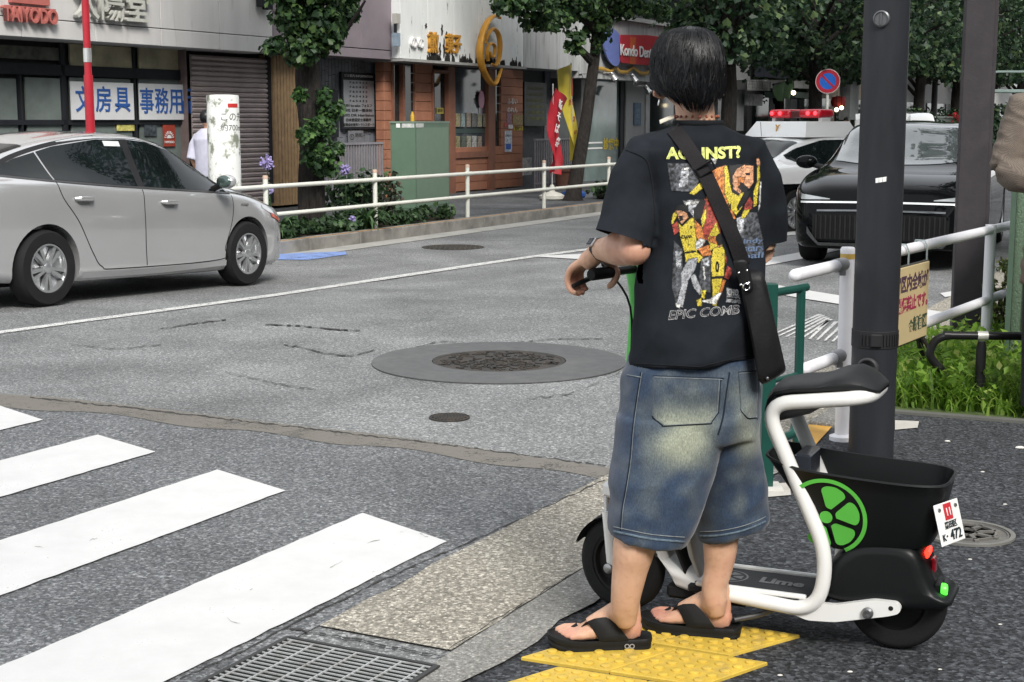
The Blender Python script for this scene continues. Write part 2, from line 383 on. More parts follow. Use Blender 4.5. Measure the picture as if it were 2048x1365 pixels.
# brown gritty seam with its crack
sm = MB(); sk = MB(); random.seed(11)
seam = [(-40, 790), (120, 800), (330, 824), (560, 852), (760, 874), (960, 902), (1240, 944)]
def seam_y(u):
    return float(np.interp(u, [p[0] for p in seam], [p[1] for p in seam]))
us = list(range(-40, 1260, 20))
for a, b in zip(us, us[1:]):
    paint(sm, [(a, seam_y(a)-3), (b, seam_y(b)-3), (b, seam_y(b)+22+4*math.sin(b*.021)), (a, seam_y(a)+22+4*math.sin(a*.021))], .0052)
struct('road_seam', sm, M_seam, smooth=False)
def crack(pts, w=1.6, jit=2.0, step=8):
    out = []; u0 = pts[0][0]
    for (a, b), (c, d) in zip(pts, pts[1:]):
        n = max(1, int(abs(c-a)/step))
        for k in range(n): out.append((a+(c-a)*k/n, b+(d-b)*k/n+random.uniform(-jit, jit)*.5))
    for p, q in zip(out, out[1:]):
        ww = w*random.uniform(.2, 1.2); paint(sk, [(p[0], p[1]-ww/2), (q[0], q[1]-ww/2), (q[0], q[1]+ww/2), (p[0], p[1]+ww/2)], .0062)
crack([(60, 797), (330, 826), (500, 846), (700, 870), (900, 893), (1220, 936)], 2.6, 3)
crack([(530, 650), (600, 653), (680, 661), (728, 663)], 2.2, 1)
crack([(748, 702), (700, 714), (640, 706), (600, 696), (560, 690)], 1.8, 3); crack([(320, 660), (380, 650), (460, 640)], 1.6, 3)
crack([(1240, 746), (1190, 770), (1140, 790), (1050, 800)], 1.2, 3); crack([(820, 700), (880, 684), (990, 690), (1100, 680), (1240, 678)], 1.2, 2)
crack([(450, 745), (560, 770), (640, 782)], 1.2, 3); crack([(140, 690), (240, 700), (330, 690)], 1.0, 3)
crack([(360, 1362), (500, 1300), (568, 1260), (760, 1165), (1000, 1060), (1222, 957)], 3.4, 4, 12)
crack([(568, 1260), (700, 1280), (820, 1306), (880, 1314), (950, 1325)], 3.4, 4, 12)
crack([(880, 1314), (960, 1262), (1080, 1190), (1155, 1145)], 2.6, 6, 12); crack([(1100, 1214), (1150, 1204), (1185, 1206)], 1.6, 3)
struct('road_cracks', sk, M_tar, smooth=False)
sk = MB(); pz_ = paint
def paint(mb, pix, z=.008, mi=0): pz_(mb, pix, .0098, mi)
for P_ in ([(455, 1240), (462, 1248), (480, 1254), (488, 1258)], [(735, 1092), (748, 1086), (765, 1084)], [(800, 1070), (812, 1068)], [(660, 1140), (690, 1125)], [(70, 1098), (92, 1100)], [(180, 1085), (200, 1080)], [(500, 1185), (510, 1178)], [(840, 1072), (850, 1078), (862, 1080)]): crack(P_, 1.5, 3, 5)
struct('paint_scuffs', sk, mat('grey scuff', (.30, .29, .27), .9), smooth=False); paint = pz_

# ---- small litter of stones on the pavement
rs = MB(); random.seed(5)
for u, v, r in ((1895, 884, 4), (2040, 898, 7), (1700, 1345, 4), (1940, 1120, 3), (2010, 1010, 3), (1880, 1340, 3), (1560, 1352, 4), (2000, 1250, 3), (1965, 945, 3)):
    p = at_z(u, v); k = r/2958*p.y*1.1; rs.ball((p.x, p.y, k*.3), k, n=7, sc=(1.4, .8, .45))
tag(mk('gravel', rs, mat('pale pebble', (.6, .58, .54), .8)), kind='stuff')

# ---- iron covers
M_iron = mat('cast iron cover', (.05, .047, .043), .55, .6, dirt=(.10, .075, .055), ds=9, dmin=.45, bump=.3)
def cover(name, label, c, r, z, pattern, m, ring=None, collar=None):
    o = thing(name, label, 'manhole cover', (c.x, c.y, z)); b = MB()
    b.lathe([(r, -.03), (r, .006), (r*.95, .008), (r*.94, .004), (0.001, .004)], 48)
    if pattern == 'maze':
        random.seed(4)
        for k in range(220):
            a = random.uniform(0, 6.283); q = r*.9*math.sqrt(random.random()); x, y = q*math.cos(a), q*math.sin(a); an = random.choice((0, 1.57, .785, 2.35))+random.uniform(-.2, .2); L = random.uniform(.03, .075)
            if math.hypot(x+L*math.cos(an)*.5, y+L*math.sin(an)*.5) < r*.88:
                b.box((0, 0, .007), (L, .014, .006), M=Matrix.Translation((x, y, 0))@Matrix.Rotation(an, 4, 'Z'), mi=1)
    if pattern == 'wheel':
        for k in range(8): b.box((r*.52, 0, .008), (r*.6, .016, .008), M=Matrix.Rotation(k*math.pi/4, 4, 'Z'))
        b.lathe([(r*.3, .004), (r*.3, .012), (r*.24, .012), (r*.24, .004)], 24); b.lathe([(r*.72, .004), (r*.72, .012), (r*.66, .012), (r*.66, .004)], 32)
    if pattern == 'grid':
        for i in range(-5, 6):
            for j in range(-5, 6):
                if math.hypot(i, j) < 5.2: b.box((i*r*.16, j*r*.16, .007), (r*.1, r*.1, .006))
    mk('cover', b, [m, mat('worn relief iron', (.115, .10, .088), .5, .5, var=.4, vs=30)], o, world=False)
    if ring: mk('rim', MB().lathe([(r+.004, -.03), (r+.004, .009), (r+ring, .009), (r+ring, -.03)], 48), mat('worn iron rim', (.2, .195, .18), .6, .3), o, world=False)
    if collar: mk('collar', MB().lathe([(r+.005, .001), (r+.005, .0085), (collar, .0065), (collar, .001)], 64), mat('smooth mortar collar', (.095, .097, .098), .85, var=.12, vs=14, bump=.25, bs=90, dirt=(.13, .13, .128)), o, world=False)
    return o
c = (at_road(748, 724)+at_road(1262, 736))/2
cover('manhole_cover', 'large round cast iron cover with maze relief in a smooth grey mortar ring', at_road(998, 724), abs(at_road(1130, 731).x-at_road(862, 720).x)/2*.99, .001, 'maze', M_iron, collar=abs(at_road(1262, 736).x-at_road(748, 724).x)/2)
cover('manhole_cover', 'small round iron cover in the road between crossing and large cover', at_road(899, 836), abs(at_road(940, 836).x-at_road(858, 836).x)/2, .0, 'grid', M_iron)
cover('manhole_cover', 'pale round cover with spoke relief in the black pavement behind the number plate', at_z(1933, 1068), .155, .0, 'wheel', mat('grey worn iron', (.13, .125, .115), .6, .2, dirt=(.22, .21, .19), ds=14), ring=.022)
p = at_road(906, 495)
cover('manhole_cover', 'dark worn cover in the far lane near the orange kerb line', Vector((p.x, p.y, 0)), .42, zr(st(p)[0])-.001, 'grid', M_iron)

# ---- drain grate
gp = [at_z(565, 1285), at_z(820, 1338)]
gd = thing('drain_grate', 'galvanised steel drain grating set in the gutter beside the crossing', 'drain grate', tuple(gp[0]))
a = at_z(565, 1287); t0, s0 = st(a); t1, s1 = st(at_z(818, 1336))
GM = mat('galvanised steel', (.42, .43, .43), .5, .2, dirt=(.2, .19, .17), ds=12)
S0 = s0; L = 1.1; WD = 2.05
t_r = t0+.02; sw_ = s0-s1
bars = MB(); n = 46
wid = .50
for i in range(40):
    t = t_r-.012-i*.0245; bars.box((t, S0-.012-wid/2, .012), (.0042, wid, .004), M=STREET_ROT)
for j in range(7):
    s = S0-.03-j*(wid-.04)/6; bars.box((t_r-.49, s, .0115), (.96, .005, .004), M=STREET_ROT)
mk('bars', bars, GM, gd, smooth=False)
fr = MB()
for s in (S0-.004, S0-wid-.02): fr.box((t_r-.49, s, .0045), (1.0, .016, .02), M=STREET_ROT)
fr.box((t_r+.006, S0-.012-wid/2, .0045), (.012, wid, .02), M=STREET_ROT)
mk('frame', fr, mat('dark frame steel', (.06, .06, .06), .6, .5), gd, smooth=False)
pit = MB(); pit.box((t_r-.49, S0-.012-wid/2, .0075), (.99, wid+.01, .002), M=STREET_ROT); mk('pit', pit, mat('painted pit shade', (.012, .016, .014), .9), gd, smooth=False)  # flat dark sheet, the shade of the pit put into its colour

# ---- yellow tactile tiles with domes
M_yel = mat('yellow tactile tile', (.56, .385, .055), .6, var=.14, vs=11, dirt=(.42, .30, .08), ds=16, dmin=.52, dmax=.72, bump=.25, bs=130)
def tile(tip, E1, E2, k, label):
    p = tip-E2*k; c = p-(E1+E2)/2; o = thing('tactile_tile', label, 'tactile tile', (c.x, c.y, 0), 0, 'yellow tactile tiles on the pavement'); b = MB(); A, B_ = E1*.487, E2*.487
    b.loft([[tuple((A*x+B_*y)*q+ZUP_*z) for x, y in ((-1, -1), (1, -1), (1, 1), (-1, 1))] for q, z in ((1, -.005), (1, .008), (.985, .0105))])
    for x in range(5):
        for y in range(5):
            q = E1*((x-2)*.19)+E2*((y-2)*.19); b.lathe([(.0155, .008), (.0148, .0145), (.011, .0168), (.001, .0172)], 16, M=Matrix.Translation(q))
    mk('slab', b, M_yel, o, world=False)
ZUP_ = Vector((0, 0, 1)); EA1 = at_z(1603, 1276)-at_z(1458, 1317); EA2 = (at_z(1603, 1276)-at_z(1305, 1230))/2; EB1 = at_z(1356, 1304)-at_z(1216, 1349); EB2 = at_z(1539, 1331)-at_z(1356, 1304)
tile(at_z(1603, 1276), EA1, EA2, 0, 'yellow tactile tile in the upper band, its free right corner below the scooter deck'); tile(at_z(1603, 1276), EA1, EA2, 1, 'yellow tactile tile in the upper band between the two sandals')
tile(at_z(1539, 1331), EB1, EB2, 0, 'yellow tactile tile right of the forward sandal with a free right corner'); tile(at_z(1539, 1331), EB1, EB2, 1, 'yellow tactile tile under the toes of the forward sandal')
tC = at_z(1116, 1339); tile(tC+EB2, EB1, EB2, 0, 'yellow tactile tile cut by the lower picture edge, under the toe tile'); tile(tC+EB2*2, EB1, EB2, 0, 'yellow tactile tile cut by the lower picture edge, right of its twin')
# yellow strip beyond the pole
ys = MB()
q = [at_z(1562, 905), at_z(1610, 915), at_z(1680, 838), at_z(1640, 830)]; ys.add([(p.x, p.y, .006) for p in q], [(0, 1, 2, 3)])
struct('tactile_strip', ys, mat('orange tactile strip', (.62, .33, .05), .6, dirt=(.4, .27, .1)), smooth=False)
ap = MB()
q = [at_z(1520, 1000), at_z(1585, 993), at_z(1760, 700), at_z(1990, 640), at_z(1960, 720), at_z(1790, 752), at_z(1700, 900), at_z(1560, 972)]
q = [at_z(1790, 752), at_z(1930, 742), at_z(1985, 640), at_z(1830, 672)]
ap.add([(p.x, p.y, .005) for p in q], [(0, 1, 2, 3)])
q = [at_z(1500, 1000), at_z(1582, 993), at_z(1578, 968), at_z(1500, 974)]
ap.add([(p.x, p.y, .006) for p in q], [(0, 1, 2, 3)])
q = [at_z(1790, 862), at_z(1835, 858), at_z(1838, 845), at_z(1790, 843)]
ap.add([(p.x, p.y, .006) for p in q], [(0, 1, 2, 3)])
struct('concrete_apron', ap, mat('pale apron concrete', (.46, .44, .40), .9, dirt=(.25, .24, .21), ds=6, bump=.3), smooth=False)
# ================================================================ far side of the street: buildings
SF = 15.8; ZUP = Vector((0, 0, 1))
def fz(u, v, s=SF):
    p = at_s(u, v, s); return p.dot(D), p.z
def fbox(mb, u0, v0, u1, v1, s=SF, dep=.08, mi=0, bev=0.0):
    """box standing proud of plane s, corners upper-left and lower-right in the survey photo"""
    t0, z1 = fz(u0, v0, s); t1, z0 = fz(u1, v1, s)
    return mb.box(((t0+t1)/2, s+dep/2, (z0+z1)/2), (t1-t0, dep, z1-z0), M=STREET_ROT, mi=mi, bev=bev)
def fpart(parent, name, u0, v0, u1, v1, s, dep, m, bev=0.0):
    return mk(name, fbox(MB(), u0, v0, u1, v1, s, dep, 0, bev), m, parent)
def ftext(u, v, s, body, hpx, wpx=None, m=None, ext=.01, bold=0.0, parent=None, name='lettering', **k):
    """lettering flat on plane s, centred at pixel, hpx tall, wpx wide"""
    p = at_s(u, v, s); dd = (p-CAM).dot(_fw); sz = hpx/F*dd; w = None
    if wpx:
        w = (at_s(u+wpx/2, v, s)-at_s(u-wpx/2, v, s)).dot(D)
    me = text_me(body, sz*1.35, ext, bold*sz, w=w, **k)
    me.transform(frame(p, D, ZUP)); return mk(name, me, m, parent, smooth=False)
def bthing(name, label, cat, u, s=SF, group=None):
    t, z = fz(u, 300, s); p = ts(t, s); return thing(name, label, cat, (p.x, p.y, 0), math.atan2(D.y, D.x), group)
M_pane = mat('pale grey metal panel', (.56, .55, .54), .55, 0, var=.08, vs=1.2, dirt=(.22, .17, .13), ds=2.2, dmin=.6, dmax=.85, stretch=(2.5, 2.5, .35))
M_dkframe = mat('dark shopfront frame', (.018, .02, .024), .5)
M_glass_dk = mat('dark shop glass', (.022, .028, .03), .06, 0, var=.6, vs=1.3, spec=.6)
M_glass_mid = mat('grey green shop glass', (.16, .19, .18), .08, 0, var=.35, vs=1.0, spec=.7)
M_glass_frost = mat('frosted transom glass painted lit', (.46, .42, .28), .3, 0, var=.45, vs=1.6)  # warm light behind the panes is put into this base colour
M_whitesign = mat('white sign board', (.62, .63, .64), .4, var=.04)
M_bluelet = mat('blue lettering', (.03, .10, .33), .5, var=0)
M_black = mat('black lettering', (.02, .02, .02), .5, var=0)
M_whitelet = mat('white lettering', (.75, .75, .74), .5, var=0)
M_gold = mat('gold lacquer', (.55, .27, .04), .35, .25, var=.2, vs=5)
M_redlet = mat('red lettering', (.5, .03, .03), .5, var=0)

# ---- stationery shop
A = bthing('shop_building', 'stationery shop with pale panel fascia, dark glazed front and a closed roller shutter', 'building', 300)
b = MB(); fbox(b, -260, 60, 548, 408, SF+.35, 6.0); w_ = fz(0, 0)[1]
mk('wall', b, mat('dark shop interior wall', (.03, .03, .03), .8), A)
b = MB(); t0, _ = fz(-260, 50, 15.45); t1, z0 = fz(546, 107, 15.45)
zg = fz(372, 61, 15.45)[1]
for k in range(7):
    a = t1-(k+1)*1.42; 
    b.box((a+.71, 15.8, (z0+zg-.012)/2), (1.41, .7, zg-.012-z0), M=STREET_ROT, bev=.006); b.box((a+.71, 15.8, zg+1.6), (1.41, .7, 3.2), M=STREET_ROT, bev=.006)
mk('fascia', b, M_pane, A)
b = MB(); b.box(((t0+t1)/2, 16.4, 8.5), (t1-t0, 1.2, 6.4), M=STREET_ROT); mk('upper_wall', b, mat('upper wall render', (.33, .32, .31), .8, dirt=(.2, .19, .18)), A)
b = MB()
for u0, v0, u1, v1 in ((-60, 62, 548, 86), (-60, 122, 372, 158), (120, 80, 139, 330), (266, 90, 278, 330), (40, 150, 51, 330), (130, 158, 140, 330), (-60, 240, 372, 246)): fbox(b, u0, v0, u1, v1+3, SF+.24, .1)
mk('shopfront_frame', b, M_dkframe, A)
for u0, v0, u1, v1, m in ((-60, 86, 120, 122, mat('transom glass painted dim', (.10, .105, .085), .25, var=.4)), (139, 88, 267, 140, M_glass_frost), (277, 95, 372, 142, M_glass_frost), (-60, 155, 40, 330, M_glass_mid), (50, 155, 131, 330, M_glass_mid), (139, 155, 267, 330, M_glass_mid), (277, 155, 372, 330, M_glass_mid)):  # first transom pane gets a dim copy, shade put into its colour
    fpart(A, 'window', u0, v0, u1, v1, SF+.28, .03, m)
fpart(A, 'shutter_guide', 371, 96, 382, 402, SF+.12, .18, mat('brown guide rail', (.16, .12, .115), .6))
b = MB(); t0, z1 = fz(382, 99, SF+.16); t1, z0 = fz(541, 410, SF+.16); k = int((z1-z0)/.085)
for i in range(k):
    z = z0+i*.085; b.loft([[ts(t0, SF+.2, z), ts(t0, SF+.165, z+.012), ts(t0, SF+.15, z+.05), ts(t0, SF+.2, z+.084)], [ts(t1, SF+.2, z), ts(t1, SF+.165, z+.012), ts(t1, SF+.15, z+.05), ts(t1, SF+.2, z+.084)]])
mk('roller_shutter', b, mat('mauve grey shutter', (.46, .395, .385), .55, 0, var=.12, vs=2, dirt=(.33, .28, .275), ds=1.5), A, smooth=False)
fpart(A, 'gap_or_pipe_strip', 541, 112, 548, 406, SF+.08, .12, mat('dark gap strip', (.03, .03, .035), .5))  # dark strip painted in place of the shaded gap before the tile pier
b = MB(); t0, z1 = fz(548, 110, SF+.02); t1, z0 = fz(640, 405, SF+.02)
b.box(((t0+t1)/2, SF+.2, (z0+z1)/2), (t1-t0, .3, z1-z0), M=STREET_ROT)
for i in range(14): b.box((t0+(t1-t0)*(i+.5)/14, SF+.045, (z0+z1)/2), ((t1-t0)/14*.8, .02, z1-z0), M=STREET_ROT)
mk('tile_pier', b, mat('ochre brown tile', (.33, .22, .12), .6, var=.2, vs=9, dirt=(.24, .16, .09), ds=7), A, smooth=False)
# sign boards
for u0, v0, u1, v1, txt, us, lb in ((141, 163, 269, 240, '文房具', (167, 207, 245), 'white sign board reading 文房具 in blue in the stationery window'), (278, 167, 373, 240, '事務用品', (294, 324, 352, 378), 'white sign board reading 事務用品 in blue beside the shutter')):
    o = bthing('sign_board', lb, 'sign', (u0+u1)/2, SF+.2); fpart(o, 'board', u0, v0, u1, v1, SF+.2, .02, M_whitesign)
    for c_, u in zip(txt, us): ftext(u, 203 if u0 < 200 else 206, SF+.195, c_, 40, 31 if u0 < 200 else 27, M_bluelet, .004, .014, o)
ft = [('red poster with a white rising sun in the shop window', 326, 248, 351, 293, mat('red poster', (.33, .05, .03), .5)), ('dark poster beside the red one in the shop window', 289, 249, 314, 272, mat('dark poster', (.05, .06, .07), .5, var=.8, vs=18)), ('yellow and white poster under the first sign board', 234, 246, 269, 262, mat('yellow poster', (.55, .50, .15), .5, var=.5, vs=14))]
for lb, u0, v0, u1, v1, m in ft:
    o = bthing('poster', lb, 'poster', u0, SF+.24); fpart(o, 'sheet', u0, v0, u1, v1, SF+.25, .01, m)
    if 'sun' in lb:
        b = MB(); p = at_s(338.5, 277, SF+.243); M = frame(p, D, ZUP); r = .055
        b.prism([(r*math.cos(math.pi*k/12), r*math.sin(math.pi*k/12)) for k in range(13)], 0, .004, M)
        for k in range(9):
            a = math.pi*(k+.5)/9; b.box((0, .095, 0), (.012, .045, .005), M=M@Matrix.Rotation(a-math.pi/2, 4, 'Z'))
        mk('sun_emblem', b, M_whitelet, o, smooth=False); ftext(338.5, 285, SF+.243, 'TAIYODO', 5, 20, M_whitelet, .003, 0, o)
# roof-line lettering
o = bthing('shop_sign', 'pink raised TAIYODO lettering under a pink sun emblem on the pale fascia', 'sign', 60, 15.4)
M_pink = mat('faded red lettering', (.42, .13, .11), .5, var=.12)
ftext(60, 33, 15.38, 'TAIYODO', 30, 108, M_pink, .035, .03, o)
b = MB()
for (u0, v0, u1, v1) in ((12, 12, 112, 19), (22, -30, 100, 12)):
    fbox(b, u0, v0, u1, v1, 15.38, .07)
mk('emblem', b, M_pink, o, smooth=False)
o = bthing('shop_sign', 'silver white raised letters 太陽堂 on the pale fascia', 'sign', 225, 15.4)
M_silv = mat('silver white letters', (.55, .55, .50), .4, .2, var=.1)
for c_, u, v in (('太', 172, 15), ('陽', 222, 20), ('堂', 272, 24)): ftext(u, v-6, 15.38, c_, 52, 46, M_silv, .04, .02, o, name='letter')
b = MB(); fbox(b, 524, -8, 532, 14, 15.3, .12); fbox(b, 536, -6, 546, 20, 15.3, .12); fbox(b, 522, -20, 550, -4, 15.3, .15)
o = bthing('wall_bracket', 'dark cable bracket on the pale fascia beside the tree', 'bracket', 535, 15.3); mk('bracket', b, M_dkframe, o, smooth=False)

# ---- mauve building with the directory board
B = bthing('mauve_building', 'mauve panelled building with a grey tiled recess behind the first tree', 'building', 700)
M_mauve = mat('mauve enamel panel', (.21, .18, .20), .5, var=.08, vs=1.5, dirt=(.16, .14, .16), ds=1.0)
b = MB(); t0, _ = fz(549, 108, 15.5); t1, z0 = fz(799, 121, 15.5); zg = fz(760, 100, 15.5)[1]
for k in range(5):
    a = t1-(k+1)*1.36; b.box((a+.68, 15.9, (z0+zg-.01)/2), (1.35, .8, zg-.01-z0), M=STREET_ROT, bev=.005)
    for q in range(3): b.box((a+.68, 15.9, zg+.75+1.5*q), (1.35, .8, 1.49), M=STREET_ROT, bev=.005)
mk('fascia', b, M_mauve, B)
b = MB(); b.box(((t0+t1)/2, 19, 5.0), (t1-t0, 5.0, 10), M=STREET_ROT); mk('wall', b, mat('dark recess wall', (.05, .05, .055), .8), B)
b = MB(); ta, z1 = fz(600, 112, SF+.35); tb, zb = fz(770, 400, SF+.35); random.seed(9); i = 0; t = ta
while t < tb-.05:
    z = zb+random.uniform(-.25, 0)
    while z < z1: b.box((t+.055, SF+.36, z+.14), (.104, .03, .275), M=STREET_ROT, bev=.004); z += .283
    t += .112
mk('tile_cladding', b, mat('blue grey tile', (.15, .16, .18), .45, var=.35, vs=4), B)
o = bthing('directory_board', 'silver tenant directory board with black header on the tiled wall', 'sign', 718, SF+.25)
fpart(o, 'board_frame', 683, 144, 753, 258, SF+.27, .05, M_dkframe); fpart(o, 'panel', 687, 160, 749, 254, SF+.262, .01, mat('silver panel', (.30, .31, .33), .35, .4, var=.1))
for k in range(5): ftext(717, 166+k*9.2, SF+.257, '7 6 5 4 3 2', 4.2, 36, M_black, .001, .02, o)
for k, (tx, w) in enumerate((('301 ice salon フォルフ', 52), ('302 日本一整体院', 54), ('202 DR HairSalon', 60), ('日本語登記士事務所', 50), ('有限会社東洋トランスポート', 62))): ftext(718, 212+k*9.6, SF+.257, tx, 5, w, M_black, .001, .025, o)
ftext(718, 153, SF+.262, 'ビル案内 INFORMATION', 4.5, 56, M_whitelet, .001, 0, o)
o = bthing('plaque', 'small grey wall plaque with a round symbol under the directory board', 'sign', 711, SF+.3)
fpart(o, 'plate', 697, 262, 727, 289, SF+.29, .02, mat('grey plate', (.17, .175, .19), .4)); ftext(704, 275, SF+.285, '①', 10, 9, M_black, .001, .01, o); ftext(718, 271, SF+.285, '防犯', 6, 14, M_black, .001, .0, o)
o = bthing('intercom_box', 'tall dark box on the tiled wall left of the directory board', 'box', 668, SF+.3)
fpart(o, 'case', 660, 180, 678, 275, SF+.25, .09, M_dkframe)
def barfence(u0, v0, u1, v1, s, lb, m, n):
    o = bthing('bar_fence', lb, 'fence', (u0+u1)/2, s); t0, z1 = fz(u0, v0, s); t1, _ = fz(u1, v0, s); b = MB()
    for i in range(n): b.box((t0+(t1-t0)*i/(n-1), s, z1/2), (.028, .028, z1), M=STREET_ROT)
    mk('bars', b, m, o, smooth=False); b = MB(); b.box(((t0+t1)/2, s, z1+.012), (t1-t0+.05, .05, .04), M=STREET_ROT); b.box(((t0+t1)/2, s, .1), (t1-t0+.05, .04, .035), M=STREET_ROT); mk('rail', b, m, o, smooth=False)
M_fence = mat('grey fence paint', (.25, .24, .26), .5, 0)
barfence(640, 291, 764, 291, 15.3, 'grey vertical bar fence under the directory board', M_fence, 24)

# ---- confectioner's shop
C_ = bthing('confectionery_shop', 'small shop with peeling white fascia, terracotta boards and a large glazed front', 'building', 900)
M_peel = mat('peeling white paint', (.70, .72, .71), .7, var=.06, vs=2, dirt=(.10, .10, .10), ds=3.2, dmin=.62, dmax=.70, stretch=(3, 3, .7))
b = MB(); t0, _ = fz(801, 100, 15.3); t1, z0 = fz(1047, 134, 15.3)
for k in range(5):
    w = (t1-t0)/5; b.box((t0+w*(k+.5), 15.75, z0+.85), (w-.008, .9, 1.7), M=STREET_ROT, bev=.005)
mk('fascia', b, M_peel, C_)
b = MB(); b.box(((t0+t1)/2, 15.75, z0+1.76), (t1-t0+.1, 1.05, .1), M=STREET_ROT, bev=.01); mk('coping', b, mat('worn coping', (.5, .5, .48), .7, dirt=(.15, .14, .13), ds=4), C_)
b = MB(); b.box(((t0+t1)/2, 19, 5.0), (t1-t0, 5.0, 10), M=STREET_ROT); mk('wall', b, mat('dark upper wall', (.07, .07, .075), .8), C_)
b = MB(); b.box(((t0+t1)/2, 15.72, z0-.03), (t1-t0, 1.0, .05), M=STREET_ROT); mk('canopy_edge', b, mat('grey canopy edge', (.3, .3, .29), .5), C_)
b = MB(); random.seed(6)
for k in range(60):        # torn paint hanging along the lower edge
    u = random.uniform(855, 1045); t, _ = fz(u, 130, 15.29); w_, h_ = random.uniform(.02, .08), random.uniform(.05, .15); b.prism([(w_*x, h_*y) for x, y in ((-1, -.4), (-.3, -.8), (.4, -.5), (1, -.7), (.8, .1), (.3, random.uniform(.3, 1)), (0, .2), (-.4, random.uniform(.4, 1.2)), (-.9, .1))], 0, .012, frame(ts(t, 15.297, z0+.05), D, ZUP))
for u, v, h in ((880, 100, 30), (888, 96, 40), (884, 60, 22), (852, 52, 10), (893, 70, 14)): t, z = fz(u, v, 15.29); h_ = h/120; b.prism([(.045*x, h_*.6*y) for x, y in ((-.5, -1), (.3, -.9), (1, -.2), (.4, .1), (.7, .7), (0, 1), (-.3, .4), (-.9, .2), (-.3, -.3))], 0, .012, frame(ts(t, 15.297, z), D, ZUP))
mk('bare_patches', b, mat('bare blackened board', (.03, .028, .026), .9), C_, smooth=False)
M_terra = mat('terracotta board', (.34, .15, .09), .6, var=.14, vs=3, dirt=(.23, .10, .065), ds=2)
M_brownfr = mat('brown wood frame', (.22, .095, .06), .5, var=.2, vs=4)
b = MB()
for u0, u1, v1 in ((833, 869, 390), (1004, 1047, 386), (770, 787, 388), (896, 1004, 386)):
    ta, _ = fz(u0, 200, SF); tb, zb = fz(u1, v1, SF); top = 2.55 if u0 != 896 else fz(950, 309, SF)[1]; z = .02
    while z < top: b.box(((ta+tb)/2, SF+.12, z+.095), (tb-ta, .2, .182), M=STREET_ROT, bev=.006); z += .19
mk('boards', b, M_terra, C_)
b = MB()
for u0, v0, u1, v1 in ((897, 134, 912, 390), (977, 138, 991, 390), (785, 125, 790, 300), (806, 130, 812, 300), (866, 145, 869, 260), (868, 140, 900, 148), (912, 305, 977, 314), (785, 295, 870, 300), (868, 262, 900, 268)): fbox(b, u0, v0, u1, v1, SF-.02, .14)
mk('window_frame', b, M_brownfr, C_, smooth=False)
for u0, v0, u1, v1 in ((788, 126, 834, 300), (869, 146, 898, 266), (911, 136, 978, 307), (991, 138, 1004, 386)): fpart(C_, 'window', u0, v0, u1, v1, SF+.08, .03, M_glass_dk if u0 != 911 else mat('reflecting shop glass', (.07, .085, .10), .05, var=.7, vs=1.6, spec=.8))  # last pane: dark sheet painted in place of the shaded gap
b = MB(); fbox(b, 912, 228, 977, 233, SF+.07, .01); fbox(b, 912, 258, 977, 266, SF+.07, .01); mk('shelf', b, mat('shelf green', (.05, .08, .075), .5), C_, smooth=False)
random.seed(12)
for row, v0, v1 in ((0, 226, 254), (1, 272, 302)):
    for k in range(6):
        u = 913+k*10.8; 
        if row and k == 5: continue
        o = bthing('sweet_packet', 'paper sweet packet, %s, %s shelf of the sweet shop window' % (('first from the left', 'second from the left', 'third from the left', 'fourth from the left', 'fifth from the left', 'sixth from the left')[k], ('upper', 'lower')[row]), 'packet', u, SF+.05, 'packets in the sweet shop window')
        fpart(o, 'packet', u, v0+random.uniform(0, 3), u+random.uniform(6.5, 8.5), v1, SF+.04, .02, mat('packet %d' % (k+6*row), [(.30, .27, .16), (.25, .32, .33), (.32, .27, .22), (.20, .20, .2), (.40, .38, .26), (.22, .2, .14), (.24, .22, .12), (.1, .12, .1), (.33, .32, .26), (.42, .43, .42), (.30, .25, .2)][(k+6*row) % 11], .5, var=.6, vs=30))
o = bthing('pink_fan_sign', 'pink round fan-shaped notice in the sweet shop window', 'sign', 963, SF+.02)
b = MB(); p = at_s(962.5, 200, SF+.04); M = frame(p, D, ZUP); b.prism([(.13*math.cos(k*.2618), .19*math.sin(k*.2618)) for k in range(24)], 0, .01, M); b.box((.02, -.26, 0), (.02, .16, .01), M=M); mk('fan', b, mat('pink card', (.60, .32, .42), .5, var=.1, vs=5), o, smooth=False)
ftext(963, 188, SF+.035, '氷', 11, 12, M_redlet, .002, 0, o); ftext(963, 203, SF+.035, '営業中', 9, 17, M_black, .002, .02, o)
o = bthing('notice', 'small yellow notice in the narrow dark shop window', 'sign', 880, SF+.05); fpart(o, 'sheet', 874, 216, 887, 228, SF+.06, .01, mat('dull yellow card', (.35, .30, .06), .5)); ftext(880, 222, SF+.055, '御用', 6, 10, M_black, .001, 0, o)
# posters on the terracotta pier
for lb, u0, v0, u1, v1, col in (('tall blue and white leaflet on the terracotta pier', 1010, 262, 1024, 304, (.5, .55, .62)), ('small purple portrait leaflet on the terracotta pier', 1014, 226, 1023, 250, (.24, .13, .17)), ('patterned brown leaflet on the terracotta pier', 1026, 230, 1046, 251, (.25, .18, .07)), ('yellow strip notice on the terracotta pier', 1028, 254, 1046, 261, (.62, .48, .03)), ('red sticker on the terracotta pier', 1009, 246, 1016, 254, (.45, .06, .05)), ('white sticker beside the red sticker on the pier', 1017, 250, 1026, 258, (.6, .58, .6))):
    o = bthing('leaflet', lb, 'leaflet', u0, SF); fpart(o, 'sheet', u0, v0, u1, v1, SF+.005, .008, mat('leaflet '+lb[:12], col, .5, var=.55, vs=16))
    if 'strip' in lb: ftext(1037, 257.5, SF, '営業中です', 5, 15, M_black, .001, .02, o)
    if 'tall' in lb:
        fpart(o, 'print', 1012, 288, 1022, 299, SF+.002, .004, mat('blue print', (.05, .12, .42), .5)); ftext(1017, 272, SF+.001, 'お知らせ', 4, 11, M_black, .001, .0, o)
